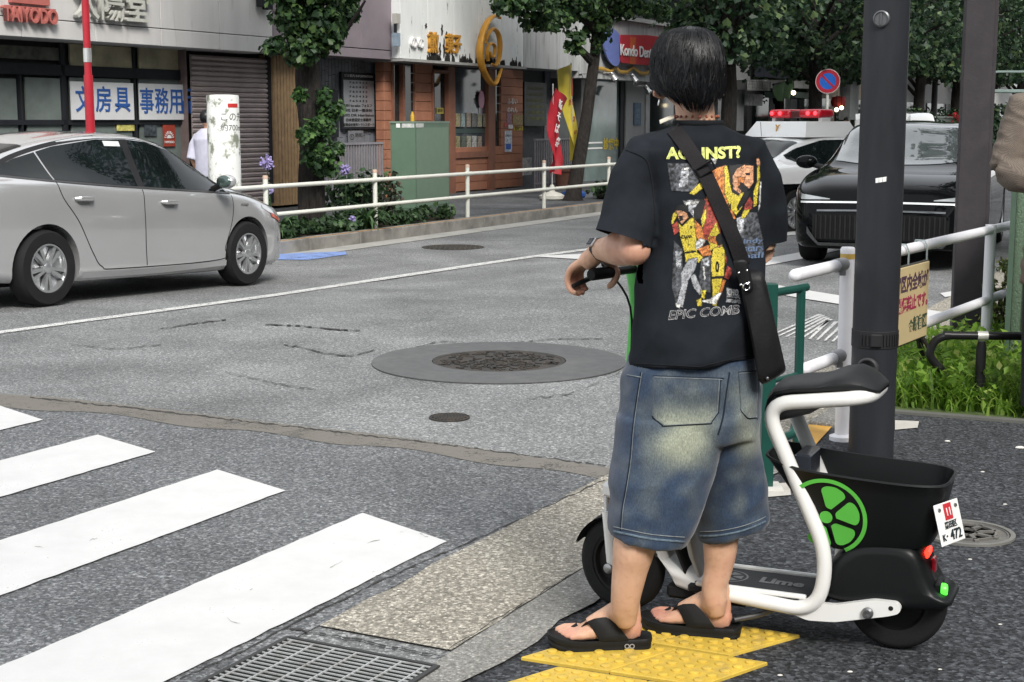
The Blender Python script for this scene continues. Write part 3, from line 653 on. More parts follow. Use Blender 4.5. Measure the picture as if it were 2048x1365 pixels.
o = bthing('wall_lettering', 'small pale vertical lettering painted on the terracotta pier', 'sign', 1025, SF)
ftext(1025, 204, SF+.005, 'ふるい', 10, 20, M_whitelet, .003, 0, o); ftext(1025, 221, SF+.005, 'のれん', 9, 20, M_whitelet, .003, 0, o)
o = bthing('shop_sign', 'raised sweet shop lettering in white and orange on the peeling fascia', 'sign', 870, 15.3)
ftext(834, 87, 15.27, 'のの', 19, 26, M_whitelet, .03, .03, o); ftext(866, 89, 15.27, '煎', 32, 19, M_gold, .03, .03, o, name='letter'); ftext(899, 91, 15.27, '菓', 30, 16, M_gold, .03, .03, o, name='letter'); ftext(914, 91, 15.27, '子', 30, 15, M_gold, .03, .03, o, name='letter')
o = bthing('emblem_sign', 'large golden swirl emblem hanging on the peeling fascia', 'sign', 982, 15.2)
def fpath(px, s): return [at_s(u, v, s) for u, v in px]
b = MB(); out = cr(fpath([(1000, 37), (990, 32), (975, 44), (963, 75), (960, 108), (966, 140), (981, 166), (990, 168), (998, 152), (1003, 138)], 15.15), 8); n = len(out)
b.tube(out, [.035+.055*math.sin(math.pi*min(1, (i+3)/n*1.02)) for i in range(n)], 10, flat=.6, up=N)
b2 = cr(fpath([(976, 122), (974, 104), (978, 90), (985, 88), (990, 96), (988, 112), (982, 114), (979, 104)], 15.15), 6); b.tube(b2, .045, 8, flat=.6, up=N)
b3 = cr(fpath([(972, 88), (976, 70), (986, 58), (996, 68), (1000, 92), (997, 120), (990, 132), (984, 128)], 15.15), 6); b.tube(b3, [.03+.035*math.sin(math.pi*i/(len(b3)-1)) for i in range(len(b3))], 8, flat=.6, up=N)
mk('swirl', b, M_gold, o)
o = bthing('junction_box', 'pale and blue meter boxes on the corner of the peeling fascia', 'box', 797, 15.3)
fpart(o, 'case', 793, 27, 801, 48, 15.25, .1, mat('pale box', (.4, .39, .36), .6)); fpart(o, 'case', 793, 66, 801, 93, 15.25, .1, mat('blue grey box', (.22, .28, .34), .6)); fpart(o, 'conduit', 791, 48, 794, 66, 15.27, .04, M_dkframe)

# ---- grey building and the dental clinic
G_ = bthing('grey_building', 'plain grey building between the sweet shop and the dental clinic', 'building', 1110)
M_ltgrey = mat('light grey cladding', (.42, .43, .43), .55, var=.08, vs=1.2, stretch=(4, 4, .4), dirt=(.2, .2, .2), ds=2)
b = MB(); t0, _ = fz(1048, 100, 15.5); t1, z0 = fz(1163, 143, 15.5); b.box(((t0+t1)/2, 15.9, z0+2), (t1-t0-.01, .8, 4), M=STREET_ROT); mk('fascia', b, M_ltgrey, G_, smooth=False)
b = MB(); b.box(((t0+t1)/2, 19, 4), (t1-t0, 5.4, 8), M=STREET_ROT); mk('wall', b, mat('dark tile wall', (.06, .065, .07), .6, var=.3, vs=5), G_, smooth=False)
fpart(G_, 'window', 1049, 164, 1093, 252, SF+.3, .2, mat('green black board', (.02, .028, .022), .3, var=.6, vs=6))
for k in range(6): ftext(1071, 178+k*12, SF+.295, 'お品書き', 5, 34, mat('dull yellow letters', (.16, .16, .04), .6, var=0), .001, 0, G_)
b = MB(); ta, z1 = fz(1093, 148, SF+.4); tb, zb = fz(1163, 385, SF+.4); t = ta
while t < tb-.05:
    z = random.uniform(-.25, 0)
    while z < z1: b.box((t+.055, SF+.45, z+.14), (.104, .03, .275), M=STREET_ROT); z += .283
    t += .112
mk('tile_cladding', b, mat('blue grey tile', (.085, .092, .105), .45), G_, smooth=False)
barfence(1070, 281, 1142, 281, 15.3, 'grey vertical bar fence behind the red banner', M_fence, 18)
o = bthing('plant_pot', 'terracotta plant pot on the pavement behind the banners', 'plant pot', 1126, 15.0); p = at_s(1126, 372, 14.9); p.z = 0
mk('pot', MB().lathe([(.15, 0), (.2, .36), (.23, .37), (.23, .42), (.19, .42), (.17, .36)], 20, Matrix.Translation(p)), mat('terracotta', (.17, .08, .055), .8), o)
o = bthing('notice', 'pale notices beside the grey bar fence', 'sign', 1056, 15.4); fpart(o, 'sheet', 1047, 316, 1064, 350, 15.5, .03, mat('pale notice', (.3, .3, .3), .6, var=.4, vs=12))

E_ = bthing('dental_clinic', 'grey dental clinic with glass doors and a row of spotlights', 'building', 1260)
b = MB(); t0, _ = fz(1164, 60, 15.4); t1, z0 = fz(1500, 176, 15.4); b.box(((t0+t1)/2, 15.85, z0+.75), (t1-t0, .9, 1.5), M=STREET_ROT); mk('fascia', b, M_ltgrey, E_, smooth=False)
b = MB(); b.box(((t0+t1)/2, 15.8, z0+1.56), (t1-t0+.05, 1.1, .1), M=STREET_ROT); mk('coping', b, mat('pale coping', (.45, .45, .43), .6), E_, smooth=False)
b = MB(); b.box(((t0+t1)/2, 19, z0+3.3), (t1-t0, 4, 4), M=STREET_ROT); mk('upper_wall', b, mat('dark glazed upper floor', (.05, .055, .06), .3), E_, smooth=False)
b = MB(); b.box(((t0+t1)/2, 18.5, z0/2), (t1-t0, 4.9, z0), M=STREET_ROT); mk('wall', b, mat('dim interior wall', (.10, .11, .11), .6), E_, smooth=False)
fpart(E_, 'window', 1168, 158, 1243, 358, SF+.12, .04, mat('green glass door', (.17, .225, .215), .07, var=.3, vs=.9, spec=.7))
fpart(E_, 'pier', 1253, 150, 1295, 352, SF+.02, .3, mat('grey pier', (.32, .325, .325), .5, var=.1, stretch=(6, 6, .3)))
fpart(E_, 'door_frame', 1242, 152, 1254, 356, SF+.06, .2, M_dkframe); fpart(E_, 'door_frame', 1163, 150, 1169, 360, SF+.06, .2, mat('grey metal frame', (.2, .2, .2), .4, .5))
fpart(E_, 'window', 1297, 160, 1345, 350, SF+.12, .04, M_glass_dk); fpart(E_, 'gap_or_pipe_strip', 1293, 165, 1298, 352, SF-.02, .1, mat('pale pipe', (.4, .4, .4), .4))
ftext(1222, 290, SF+.11, '診療中', 18, 30, mat('yellow window lettering', (.48, .36, .02), .5, var=0), .002, .03, E_)
b = MB(); fbox(b, 1172, 285, 1205, 287, SF+.11, .01); fbox(b, 1172, 296, 1205, 298, SF+.11, .01); mk('door_bar', b, M_whitelet, E_, smooth=False)
o = bthing('blue_oval_sign', 'half oval periwinkle blue sign on the dental clinic', 'sign', 1222, 15.3)
b = MB(); p = [at_s(u, v, 15.3) for u, v in ((1206, 56), (1204, 80), (1207, 105), (1214, 122), (1224, 132), (1232, 131), (1238, 116), (1241, 96), (1238, 76), (1228, 62), (1214, 54))]
def slab(b, pts, dep, mi=0):
    n = len(pts); q = [x+N*-dep for x in pts]; b.add(pts+q, [tuple(range(n)), tuple(range(2*n-1, n-1, -1))]+[(j, (j+1) % n, n+(j+1) % n, n+j) for j in range(n)], mi); return b
mk('panel', slab(b, cr(p, 4, True), .06), mat('periwinkle enamel', (.13, .17, .42), .4, var=.08), o, smooth=False)
mk('rim', MB().tube(cr(p, 4, True)+[p[0]], .018, 6), M_dkframe, o)
o = bthing('clinic_sign', 'red rounded sign board with white lettering on the dental clinic', 'sign', 1290, 15.3)
p = bends([at_s(u, v, 15.29) for u, v in ((1290, 71), (1236, 70), (1236, 126), (1290, 131), (1360, 132), (1366, 80), (1290, 71))], .12)[:-1]
mk('panel', slab(MB(), p, .07), mat('red enamel', (.40, .025, .035), .4, var=.1, vs=3), o, smooth=False)
fpart(o, 'stripe', 1261, 74, 1271, 129, 15.215, .005, mat('orange stripe', (.48, .10, .03), .4))
ftext(1292, 106, 15.2, 'Kondo Dental Clinic', 22, 98, M_whitelet, .006, .025, o, spacing=.95)
o = bthing('zigzag_trim', 'yellow zigzag ribbon trim below the red clinic sign', 'sign', 1245, 15.3)
b = MB(); pt = [(1190, 136), (1206, 138), (1222, 144), (1232, 135), (1240, 144), (1254, 145), (1266, 135), (1280, 146), (1292, 148), (1304, 140), (1330, 150)]
b.tube([at_s(u, v, 15.33) for u, v in pt], .045, 6, flat=.35, up=ZUP); mk('ribbon', b, mat('ochre ribbon', (.45, .27, .05), .5), o)
for k, (u, v) in enumerate(((1185, 156), (1227, 155), (1268, 158), (1295, 180))):
    o = bthing('spotlight', ['spotlight under the clinic fascia, nearest the second tree', 'second spotlight under the fascia, below the blue oval', 'third spotlight under the fascia, below the red sign', 'lowest spotlight, on the clinic pier beside the head'][k], 'spotlight', u, 15.2, 'spotlights of the dental clinic')
    p = at_s(u, v, 15.2); b = MB(); b.tube([p+N*.25+ZUP*.1-D*.22, p+ZUP*.1-D*.2, p+ZUP*.06], .018, 8); mk('arm', b, mat('chrome arm', (.6, .6, .6), .25, .9), o)
    b = MB(); M = Matrix.Translation(p)@(Matrix.Rotation(math.atan2(D.y, D.x), 4, 'Z'))@Matrix.Rotation(R(-35), 4, 'X'); b.lathe([(.03, .14), (.06, .12), (.07, .0), (.10, -.1), (.10, -.11), (.06, -.02)], 16, M); mk('lamp_head', b, mat('chrome arm', (.6, .6, .6), .25, .9), o)
o = bthing('blue_plate', 'small blue upright plate on the clinic pier', 'sign', 1276, SF); fpart(o, 'plate', 1269, 206, 1282, 251, SF-.01, .03, mat('blue plate', (.04, .10, .17), .4)); ftext(1275.5, 228, SF-.015, '診\n療\n案\n内', 8, 9, mat('pale blue letters', (.2, .3, .4), .5), .001, 0, o)

# ---- buildings farther down the street
def bld(name, label, t0, t1, s, z, m, floors=2, extra=None):
    p = ts((t0+t1)/2, s); o = thing(name, label, 'building', (p.x, p.y, 0), math.atan2(D.y, D.x)); b = MB(); b.box(((t0+t1)/2, s+4, z/2), (t1-t0, 8, z), M=STREET_ROT); mk('wall', b, m, o, smooth=False)
    for f in range(floors):
        k = int((t1-t0)/2.2)
        for i in range(k):
            b = MB(); b.box((t0+(t1-t0)*(i+.5)/k, s-.02, 1.5+f*3), (1.5, .1, 1.7), M=STREET_ROT); w = mk('window', b, M_glass_dk, o, smooth=False)
    return o
bld('office_building', 'dark low building past the dental clinic behind the trees', fz(1500, 200, 15.5)[0]+.05, 54, 15.6, 9, mat('charcoal wall', (.055, .058, .06), .7), 2)
bld('office_building', 'beige apartment block behind the street trees', 54.1, 66, 15.6, 16, mat('beige wall', (.42, .34, .26), .7, var=.1, vs=.6), 5)
bld('office_building', 'grey block farthest along the tree-lined street', 66.1, 84, 15.6, 14, mat('grey wall', (.2, .2, .2), .7), 4)
bld('office_building', 'pale block behind the last street trees', 84.1, 120, 15.6, 18, mat('pale wall', (.36, .36, .35), .7), 5)
def fblock(name, label, cat, u0, v0, u1, v1, s, dep, m, part='panel'):
    o = bthing(name, label, cat, (u0+u1)/2, s); fpart(o, part, u0, v0, u1, v1, s, dep, m); return o
M_lilac = mat('lilac sign', (.42, .42, .62), .5); M_awn = mat('white awning', (.6, .6, .58), .6)
fblock('sign_board', 'lilac shop sign glimpsed through leaves left of the no parking sign', 'sign', 1478, 63, 1602, 78, 15.0, .1, M_lilac)
fblock('sign_board', 'orange brown shop sign high up between the trees', 'sign', 1512, 6, 1562, 32, 14.9, .1, mat('orange brown sign', (.5, .32, .18), .5))
fblock('sign_board', 'dark box sign hanging above the police car', 'sign', 1530, 124, 1577, 158, 14.2, .3, mat('dark box sign', (.03, .033, .045), .4))
o = fblock('lattice_awning', 'pale lattice awning left of the green flag', 'awning', 1496, 160, 1541, 182, 14.0, .5, mat('dark lattice back', (.06, .06, .06), .6)); b = MB()
for k in range(9): fbox(b, 1496+k*5, 160, 1499+k*5, 182, 13.97, .02)
for k in range(4): fbox(b, 1496, 161+k*6, 1541, 164+k*6, 13.95, .02)
mk('lattice', b, mat('pale lattice', (.40, .41, .40), .6), o, smooth=False)
fblock('poster', 'grey graffiti-like poster board under the lattice awning', 'sign', 1496, 188, 1525, 212, 14.2, .1, mat('mottled grey board', (.25, .26, .26), .6, var=.6, vs=5))
fblock('shop_pier', 'pale grey pier beside the third tree', 'pier', 1463, 170, 1487, 262, 14.4, .4, mat('pale grey pier', (.25, .26, .26), .6))
fblock('awning', 'pale shop awning right of the green flag', 'awning', 1585, 160, 1618, 178, 14.0, .8, M_awn)
fblock('awning', 'white awning right of the no parking sign', 'awning', 1682, 128, 1740, 152, 14.0, 1.0, mat('bright awning', (.8, .8, .78), .6))
fblock('awning', 'dark green awning behind the no parking sign post', 'awning', 1590, 184, 1645, 198, 14.0, 1.0, mat('green awning', (.06, .10, .08), .6))
fblock('shop_pier', 'grey shop pier right of the white pedestrian', 'pier', 1702, 152, 1716, 240, 14.3, .4, mat('pale grey pier', (.25, .26, .26), .6))
o = bthing('red_lantern', 'small red lantern right of the sign post', 'lantern', 1676, 13.6); p = at_s(1677, 204, 13.6); mk('lantern', MB().lathe([(.02, .2), (.22, .16), (.26, .0), (.22, -.16), (.02, -.2)], 16, Matrix.Translation(p)), mat('red paper', (.45, .04, .04), .6), o)
o = bthing('green_flag', 'hanging green cloth flag above the police car', 'flag', 1566, 13.5)
b = MB(); rows = []
for j in range(9):
    f = j/8; rows.append([at_s(1548+8*f+(1583-1548-4*f-8*f)*i/8, 166+i*-.6+f*36+2*math.sin(i), 13.5)+N*(.08*math.sin(i*1.3+f*3)) for i in range(9)])
q = [[x+N*.012 for x in r] for r in rows]
b.loft(rows, False, False); b.loft(q, False, False); mk('cloth', b, mat('green cloth', (.10, .20, .075), .7), o); mk('pole', MB().tube([at_s(1546, 170, 13.5), at_s(1592, 160, 13.5)], .03, 8), M_dkframe, o)
for k, (u, v) in enumerate(((1587, 186), (1628, 210), (1683, 216), (1673, 220))):
    p = at_s(u, v, 13.4); o = thing('bulb', ['lit bulb beside the green flag', 'lit bulb left of the sign post', 'lit bulb at the right under the red lantern', 'lit bulb lowest under the red lantern'][k], 'bulb', tuple(p)); mk('globe', MB().ball((0, 0, 0), .07, n=10), mat('warm bulb', (1, .85, .55), .4, var=0, emis=3.0), o, world=False)
    mk('flex', MB().tube([(0, 0, .06), (0, 0, .6)], .01, 6), M_dkframe, o, world=False)
# ================================================================ far side street furniture and plants
M_rail = mat('cream white rail paint', (.66, .66, .60), .4, var=.06, vs=4, dirt=(.42, .40, .34), ds=5, dmin=.6, dmax=.8)
M_ply = mat('pole steel', (.5, .5, .48), .4, .4)
S_R = S_FAR+.32
# guard rail: posts are things of their own kind with the rails between them as one fence
gr = thing('guard_rail', 'long cream two-rail pedestrian guard rail along the far kerb', 'guard rail', tuple(ts(st(at_s(935, 400, S_R))[0], S_R)))
tp = [st(at_s(u, 380, S_R))[0] for u in (531, 750, 935, 1088, 1217)]; dt = (tp[4]-tp[0])/4
tp = [tp[0]-2*dt, tp[0]-dt]+tp+[tp[4]+k*dt for k in range(1, 9)]
ztop = .80
for t in tp:
    p = ts(t, S_R); b = MB(); b.tube([p, p+ZUP*.80], .034, 14); po = mk('post', b, M_rail, gr); mk('cap', MB().lathe([(.036, 0), (.036, .03), (.03, .045), (.001, .048)], 14, Matrix.Translation(p+ZUP*.80)), mat('faded pink cap', (.5, .36, .28), .6), po)
for z in (.70, .335):
    b = MB(); b.tube([ts(tp[0]-.5, S_R-.02, z), ts(tp[-1], S_R-.02, z)], .029, 12); mk('rail', b, M_rail, gr)
    for t in tp:
        mk('clamp', MB().tube([ts(t-.1, S_R-.02, z), ts(t+.1, S_R-.02, z)], .0325, 12), M_rail, gr)

# red pole
p = at_s(181, 260, 12.0); p.z = 0; rp = thing('red_pole', 'slim red pole with a silver collar rising in front of the stationery shop', 'pole', tuple(p))
M_redp = mat('red pole paint', (.36, .018, .03), .35, var=.1)
mk('lower_pole', MB().tube([(0, 0, 0), (0, 0, 2.05)], .052, 16), M_redp, rp, world=False)
zc = at_s(177, 148, 12.0).z; mk('upper_pole', MB().tube([(0, 0, 2.0), (0, 0, 6.5)], .041, 16), M_redp, rp, world=False); z1 = at_s(177, 97, 12).z; z0 = at_s(177, 125, 12).z
mk('collar', MB().tube([(0, 0, z0), (0, 0, z1)], .046, 16), mat('silver collar', (.6, .6, .6), .3, .7), rp, world=False)

# white peeling post with the distance notice
p = at_s(449, 330, 11.85); dd = (p-CAM).dot(_fw); r = 32/F*dd; zt = at_s(449, 190, 11.85).z
wp = thing('marker_post', 'thick white marker post with peeling paint behind the silver car', 'post', (p.x, p.y, 0))
M_peelw = mat('peeling white post paint', (.72, .73, .70), .6, var=.05, dirt=(.20, .22, .17), ds=5.5, dmin=.52, dmax=.60, stretch=(1, 1, .8))
mk('column', MB().lathe([(r*1.06, 0), (r*1.02, .4), (r, zt-.03), (r*.97, zt-.006), (r*.6, zt), (.001, zt)], 32), M_peelw, wp, world=False)
def curved_text(body, c, r, z, hgt, ang, m, parent, w=None, ext=.002, bold=0, name='lettering', depth=None):
    """lettering wrapped round an upright cylinder, centred on angle ang (direction of outward normal)"""
    me = text_me(body, hgt*1.35, 0, bold*hgt, w=w, res=4)
    bm = bmesh.new(); bm.from_mesh(me); bmesh.ops.triangulate(bm, faces=bm.faces[:]); bmesh.ops.subdivide_edges(bm, edges=[e for e in bm.edges if e.calc_length() > .03], cuts=1); bm.to_mesh(me); bm.free()
    for v in me.vertices:
        a = ang+v.co.x/r; v.co = Vector((c[0]+(r+.0025)*math.cos(a), c[1]+(r+.0025)*math.sin(a), z+v.co.y))
    return mk(name, me, m, parent, smooth=False, world=False)
ac = math.atan2(-p.y, -p.x)
for tx, dz, hh in (('この先', .40, .085), ('約700m', .62, .075)): curved_text(tx, (0, 0), r, zt-.04-dz*.6, hh, ac+.62, mat('faded black lettering', (.08, .08, .08), .6, var=.5, vs=30), wp, bold=.005)
b = MB()
for k in range(6):
    a0 = ac+.30+k*.13; a1 = a0+.13
    for z0, z1 in ((zt-.16, zt-.11),): b.quad(*[(1.012*r*math.cos(a), 1.012*r*math.sin(a), z) for a, z in ((a0, z0), (a1, z0), (a1, z1), (a0, z1))])
mk('red_arrow', b, M_redlet, wp, world=False)

# green switch cabinet, set at an angle
p0 = at_s(783, 440, 12.55); pc = at_s(832, 437, 12.3); p1 = at_s(899, 432, 12.6)
for q in (p0, pc, p1): q.z = 0
gc = thing('utility_cabinet', 'tall green street cabinet seen on its corner behind the guard rail', 'cabinet', tuple(pc))
zt = at_s(832, 243, 12.3).z
base = [p0, pc, p1, p0+p1-pc]
M_cab = mat('green cabinet paint', (.10, .165, .115), .5, var=.06, vs=3, dirt=(.08, .135, .095), ds=2)
def extr(pts, z0, z1, k=1.0):
    c = sum(pts, Vector())/len(pts); q = [c+(x-c)*k for x in pts]
    b = MB(); n = len(q); b.add([(x.x, x.y, z0) for x in q]+[(x.x, x.y, z1) for x in q], [tuple(range(n)), tuple(range(2*n-1, n-1, -1))]+[(j, (j+1) % n, n+(j+1) % n, n+j) for j in range(n)]); return b
mk('body', extr(base, .12, zt-.03), M_cab, gc, smooth=False); mk('roof', extr(base, zt-.03, zt, 1.03), mat('pale green roof edge', (.16, .22, .17), .5), gc, smooth=False)
mk('plinth', extr(base, 0, .12, .985), mat('grey green plinth', (.13, .15, .14), .7), gc, smooth=False)
def on_face(a, b_, f0, z0, f1, z1, off=.006):
    x = (b_-a); n = Vector((x.y, -x.x, 0)).normalized(); mb = MB(); q = [a+x*f0+n*off, a+x*f1+n*off]; i = [a+x*f0+n*.001, a+x*f1+n*.001]
    vs = [(q[0].x, q[0].y, z0), (q[1].x, q[1].y, z0), (q[1].x, q[1].y, z1), (q[0].x, q[0].y, z1), (i[0].x, i[0].y, z0), (i[1].x, i[1].y, z0), (i[1].x, i[1].y, z1), (i[0].x, i[0].y, z1)]
    return mb.add(vs, [(0, 1, 2, 3), (0, 4, 5, 1), (3, 2, 6, 7), (1, 5, 6, 2), (0, 3, 7, 4)])
mk('door', on_face(p0, pc, .03, .16, .97, zt-.1), M_cab, gc, smooth=False); mk('side_panel', on_face(pc, p1, .03, .16, .97, zt-.1), mat('pale green cabinet side', (.15, .225, .16), .5, var=.05), gc, smooth=False)
mk('label_plate', on_face(p0, pc, .22, zt-.1, .38, zt-.035, .012), M_whitelet, gc, smooth=False); mk('label_plate', on_face(p0, pc, .45, zt-.1, .95, zt-.035, .012), mat('pale label', (.5, .52, .5), .5, var=.3, vs=20), gc, smooth=False); mk('label_plate', on_face(pc, p1, .02, zt-.1, .22, zt-.035, .012), mat('pale label', (.5, .52, .5), .5), gc, smooth=False)
b = MB()
for k in range(6): b.me(on_face(pc, p1, .3+k*.08+(.06 if k > 2 else 0), .05, .34+k*.08+(.06 if k > 2 else 0), .10, .004).mesh())
mk('vents', b, M_dkframe, gc, smooth=False)
mk('handle', MB().tube(bends([(pc+(p0-pc)*.65).to_tuple()[:2]+(.36,), (pc+(p0-pc)*.6+Vector((.02, -.05, 0))).to_tuple()[:2]+(.30,), (pc+(p0-pc)*.65).to_tuple()[:2]+(.22,)], .03), .018, 8), M_dkframe, gc)
o = thing('bottle', 'small yellow bottle standing on top of the green cabinet', 'bottle', (pc+(p1-pc)*.15+N*.15+ZUP*zt).to_tuple()); mk('body', MB().lathe([(.03, 0), (.032, .02), (.032, .09), (.016, .13), (.016, .15), (.001, .152)], 14), mat('yellow bottle', (.6, .36, .03), .4), o, world=False)

# banners
def banner(name, lab, top, bot, wt, wb, col, s, base_col, base_px, pole_px, txt, tcol, lean):
    o = bthing(name, lab, 'banner', base_px[0], s); pb = at_s(*base_px, s); pb.z = 0
    pt = at_s(*pole_px, s); mk('pole', MB().tube([pb+ZUP*.1, pt], .013, 8), M_ply, o)
    M = Matrix.Translation(pb); b = MB(); b.lathe([(.22, 0), (.25, .03), (.25, .09), (.18, .13), (.06, .17), (.05, .27), (.028, .3), (.001, .3)], 20, M)
    mk('base', b, base_col, o)
    b = MB(); rows = []; n = 22
    for j in range(n+1):
        f = j/n; cu = lean(f); w = wt+(wb-wt)*f; row = []
        for i in range(9):
            g = i/8; row.append(at_s(cu[0]+w*(g-.5), cu[1]+(g-.5)*cu[2], s)+N*(.07*math.sin(g*7+f*5)*(.3+f)-.03))
        rows.append(row)
    b.loft(rows, False, False); b.loft([[x+N*.006 for x in r] for r in rows], False, False)
    mk('cloth', b, col, o)
    for tx, f, h, wd in txt:
        cu = lean(f); x = (Vector(rows[int(f*n)][8])-Vector(rows[int(f*n)][0])).normalized(); y = Vector(rows[max(0, int(f*n)-3)][4])-Vector(rows[min(n, int(f*n)+3)][4])
        p = at_s(cu[0], cu[1], s)-N*.10; me = text_me(tx, h, .002, .02*h, w=wd); me.transform(frame(p, x, y)); mk('lettering', me, tcol, o, smooth=False)
    return o
def lean_red(f): return (float(np.interp(f, [0, .15, .5, .8, 1], [1121, 1112, 1104, 1108, 1106])), 187+f*160, float(np.interp(f, [0, .3, 1], [22, 14, 8])))
banner('banner', 'crumpled red banner flag on a white base in front of the grey fence', 0, 0, 24, 15, mat('red banner cloth', (.32, .011, .022), .6, var=.25, vs=6), 12.7, mat('dirty white base', (.5, .49, .44), .6), (1104, 412), (1106, 168), [('新', .15, .2, .17), ('そ', .3, .2, .16), ('ば', .45, .2, .15), ('祭', .62, .2, .14)], M_whitelet, lean_red)
def lean_yel(f): return (float(np.interp(f, [0, .3, .6, 1], [1127, 1131, 1140, 1146])), 134+f*188, float(np.interp(f, [0, .3, 1], [-14, -6, 0])))
yb = banner('banner', 'tall yellow banner flag with a red bottle print on a blue base', 0, 0, 31, 5, mat('yellow banner cloth', (.58, .47, .06), .6, var=.12, vs=5), 12.75, mat('blue plastic base', (.02, .09, .36), .4), (1147, 406), (1142, 126), [('冷し', .38, .13, .2), ('飴', .56, .12, .1), ('あり', .7, .1, .09)], mat('dark red print', (.30, .05, .02), .5), lean_yel)
p = at_s(1134, 172, 12.75)-N*.11; b = MB(); b.prism([(.035*x, .1*y) for x, y in ((-1, -2), (1, -2), (1.1, -.2), (.4, .8), (.35, 1.7), (-.35, 1.7), (-.4, .8), (-1.1, -.2))], 0, .004, frame(p, D, ZUP)); mk('bottle_print', b, mat('dark red print', (.30, .05, .02), .5), yb, smooth=False)

# no parking sign
p = at_s(1652, 280, 11.62); p.z = 0
ns = thing('traffic_sign', 'round blue no parking sign with red rim and slash on a white post', 'traffic sign', tuple(p))
dd = (at_s(1655, 163, 11.62)-CAM).dot(_fw); r = 23/F*dd; zc = at_s(1655, 163, 11.62).z; mk('post', MB().tube([(0, 0, 0), (0, 0, zc+r*.6)], .045, 12), mat('white sign post', (.6, .6, .57), .5), ns, world=False)
dirn = Vector((-p.x, -p.y, 0)).normalized(); M = frame(p+ZUP*zc+dirn*.06, Vector((-dirn.y, dirn.x, 0)), ZUP)
for nm, prof, m in (('rim', [(r, 0), (r, .012), (r*.70, .013), (r*.70, 0)], mat('sign red', (.42, .02, .04), .4, var=.03)), ('disc', [(r*.71, .003), (r*.71, .011), (.001, .0111)], mat('sign blue', (.015, .13, .56), .4, var=.03)), ('edge', [(r*1.06, .0), (r*1.06, .008), (r*.99, .009), (r*.99, 0)], mat('pale sign edge', (.6, .5, .5), .4))):
    mk(nm, MB().lathe(prof, 40, M), m, ns)
b = MB(); b.box((0, 0, .0135), (r*1.5, r*.17, .004), M=M@Matrix.Rotation(R(-45), 4, 'Z')); mk('slash', b, mat('sign red', (.42, .02, .04), .4), ns, smooth=False)
# dark far poles
for u, w, s, lb in ((1867, 12, 12.0, 'slim black pole between the two near poles in front of the trees'),):
    p = at_s(u, 245, s); p.z = 0; dd = (p-CAM).dot(_fw); r = w/2/F*dd; o = thing('street_pole', lb, 'pole', tuple(p)); mk('pole', MB().tube([(0, 0, 0), (0, 0, 9)], [r*1.1, r*.8], 12), mat('black pole paint', (.025, .025, .028), .4), o, world=False); mk('band', MB().tube([(0, 0, .1), (0, 0, .45)], r*1.2, 12), mat('pale pole band', (.4, .4, .38), .5), o, world=False)
o = bthing('utility_cabinet', 'low grey green cabinet under the trees right of the black pole', 'cabinet', 1895, 11.9); b = MB(); fbox(b, 1872, 235, 1905, 262, 11.9, .6); mk('body', b, mat('grey green cabinet', (.12, .15, .13), .5), o, smooth=False); b = MB(); fbox(b, 1870, 233, 1907, 236, 11.85, .7); mk('roof', b, mat('grey green roof', (.2, .23, .2), .5), o, smooth=False)

# ================================================================ trees and plants
M_bark = mat('grey brown bark', (.026, .023, .021), .9, var=.5, vs=9, bump=1.0, bs=22, bd=.03, stretch=(3, 3, .6))
G1 = [(0, (.012, .032, .014)), (.35, (.024, .060, .022)), (.7, (.048, .10, .034)), (1, (.10, .17, .05))]
M_leaf = leafmat('ginkgo leaves', G1, .4)
M_leafd = leafmat('dark tree leaves', [(0, (.012, .030, .016)), (.5, (.024, .058, .026)), (.85, (.055, .105, .042)), (1, (.15, .22, .09))], .3)
M_ivy = leafmat('ivy leaves', [(0, (.015, .04, .015)), (.5, (.035, .085, .025)), (.85, (.07, .15, .04)), (1, (.12, .22, .06))], .35)
def leaves(mb, cl, size, rng, shape='fan', droop=.3):
    """cl: (centre, radii, count): leaves scattered through each ellipsoid, thicker near its shell"""
    for c, rad, n in cl:
        d = rng.normal(size=(n, 3)); d /= np.linalg.norm(d, axis=1)[:, None]; rr = rng.random(n)**.45; pos = d*rr[:, None]*np.array(rad)+np.array(c)
        nrm = d*.7+rng.normal(size=(n, 3))*.55+np.array((0, 0, .5)); nrm /= np.linalg.norm(nrm, axis=1)[:, None]
        a = rng.normal(size=(n, 3))+np.array((0, 0, -droop)); x = a-nrm*(a*nrm).sum(1)[:, None]; x /= np.linalg.norm(x, axis=1)[:, None]; y = np.cross(nrm, x); sz = size*(.6+.7*rng.random(n))[:, None]
        if shape == 'fan': k = ((0, 0), (.55, .5), (1.0, .28), (.82, 0), (1.0, -.28), (.55, -.5)); fs = ((0, 1, 2, 3), (0, 3, 4, 5))
        else: k = ((0, 0), (.45, .3), (1.0, 0), (.45, -.3)); fs = ((0, 1, 2, 3),)
        bend = nrm*sz*.18
        V = [pos+x*sz*p+y*sz*q-bend*abs(q)*2+bend*(.5-p) for p, q in k]; base = len(mb.v); m = len(k)
        arr = np.stack(V, 1).reshape(-1, 3); mb.v += [tuple(r) for r in arr]
        for i in range(n):
            for f in fs: mb.f.append(tuple(base+i*m+j for j in f)); mb.m.append(0)
def px_cl(lst, s):
    out = []
    for u, v, ru, rv, n in lst:
        p = at_s(u, v, s); k = (p-CAM).dot(_fw)/F; out.append(((p.x, p.y, p.z), (ru*k, ru*k, rv*k), n))
    return out
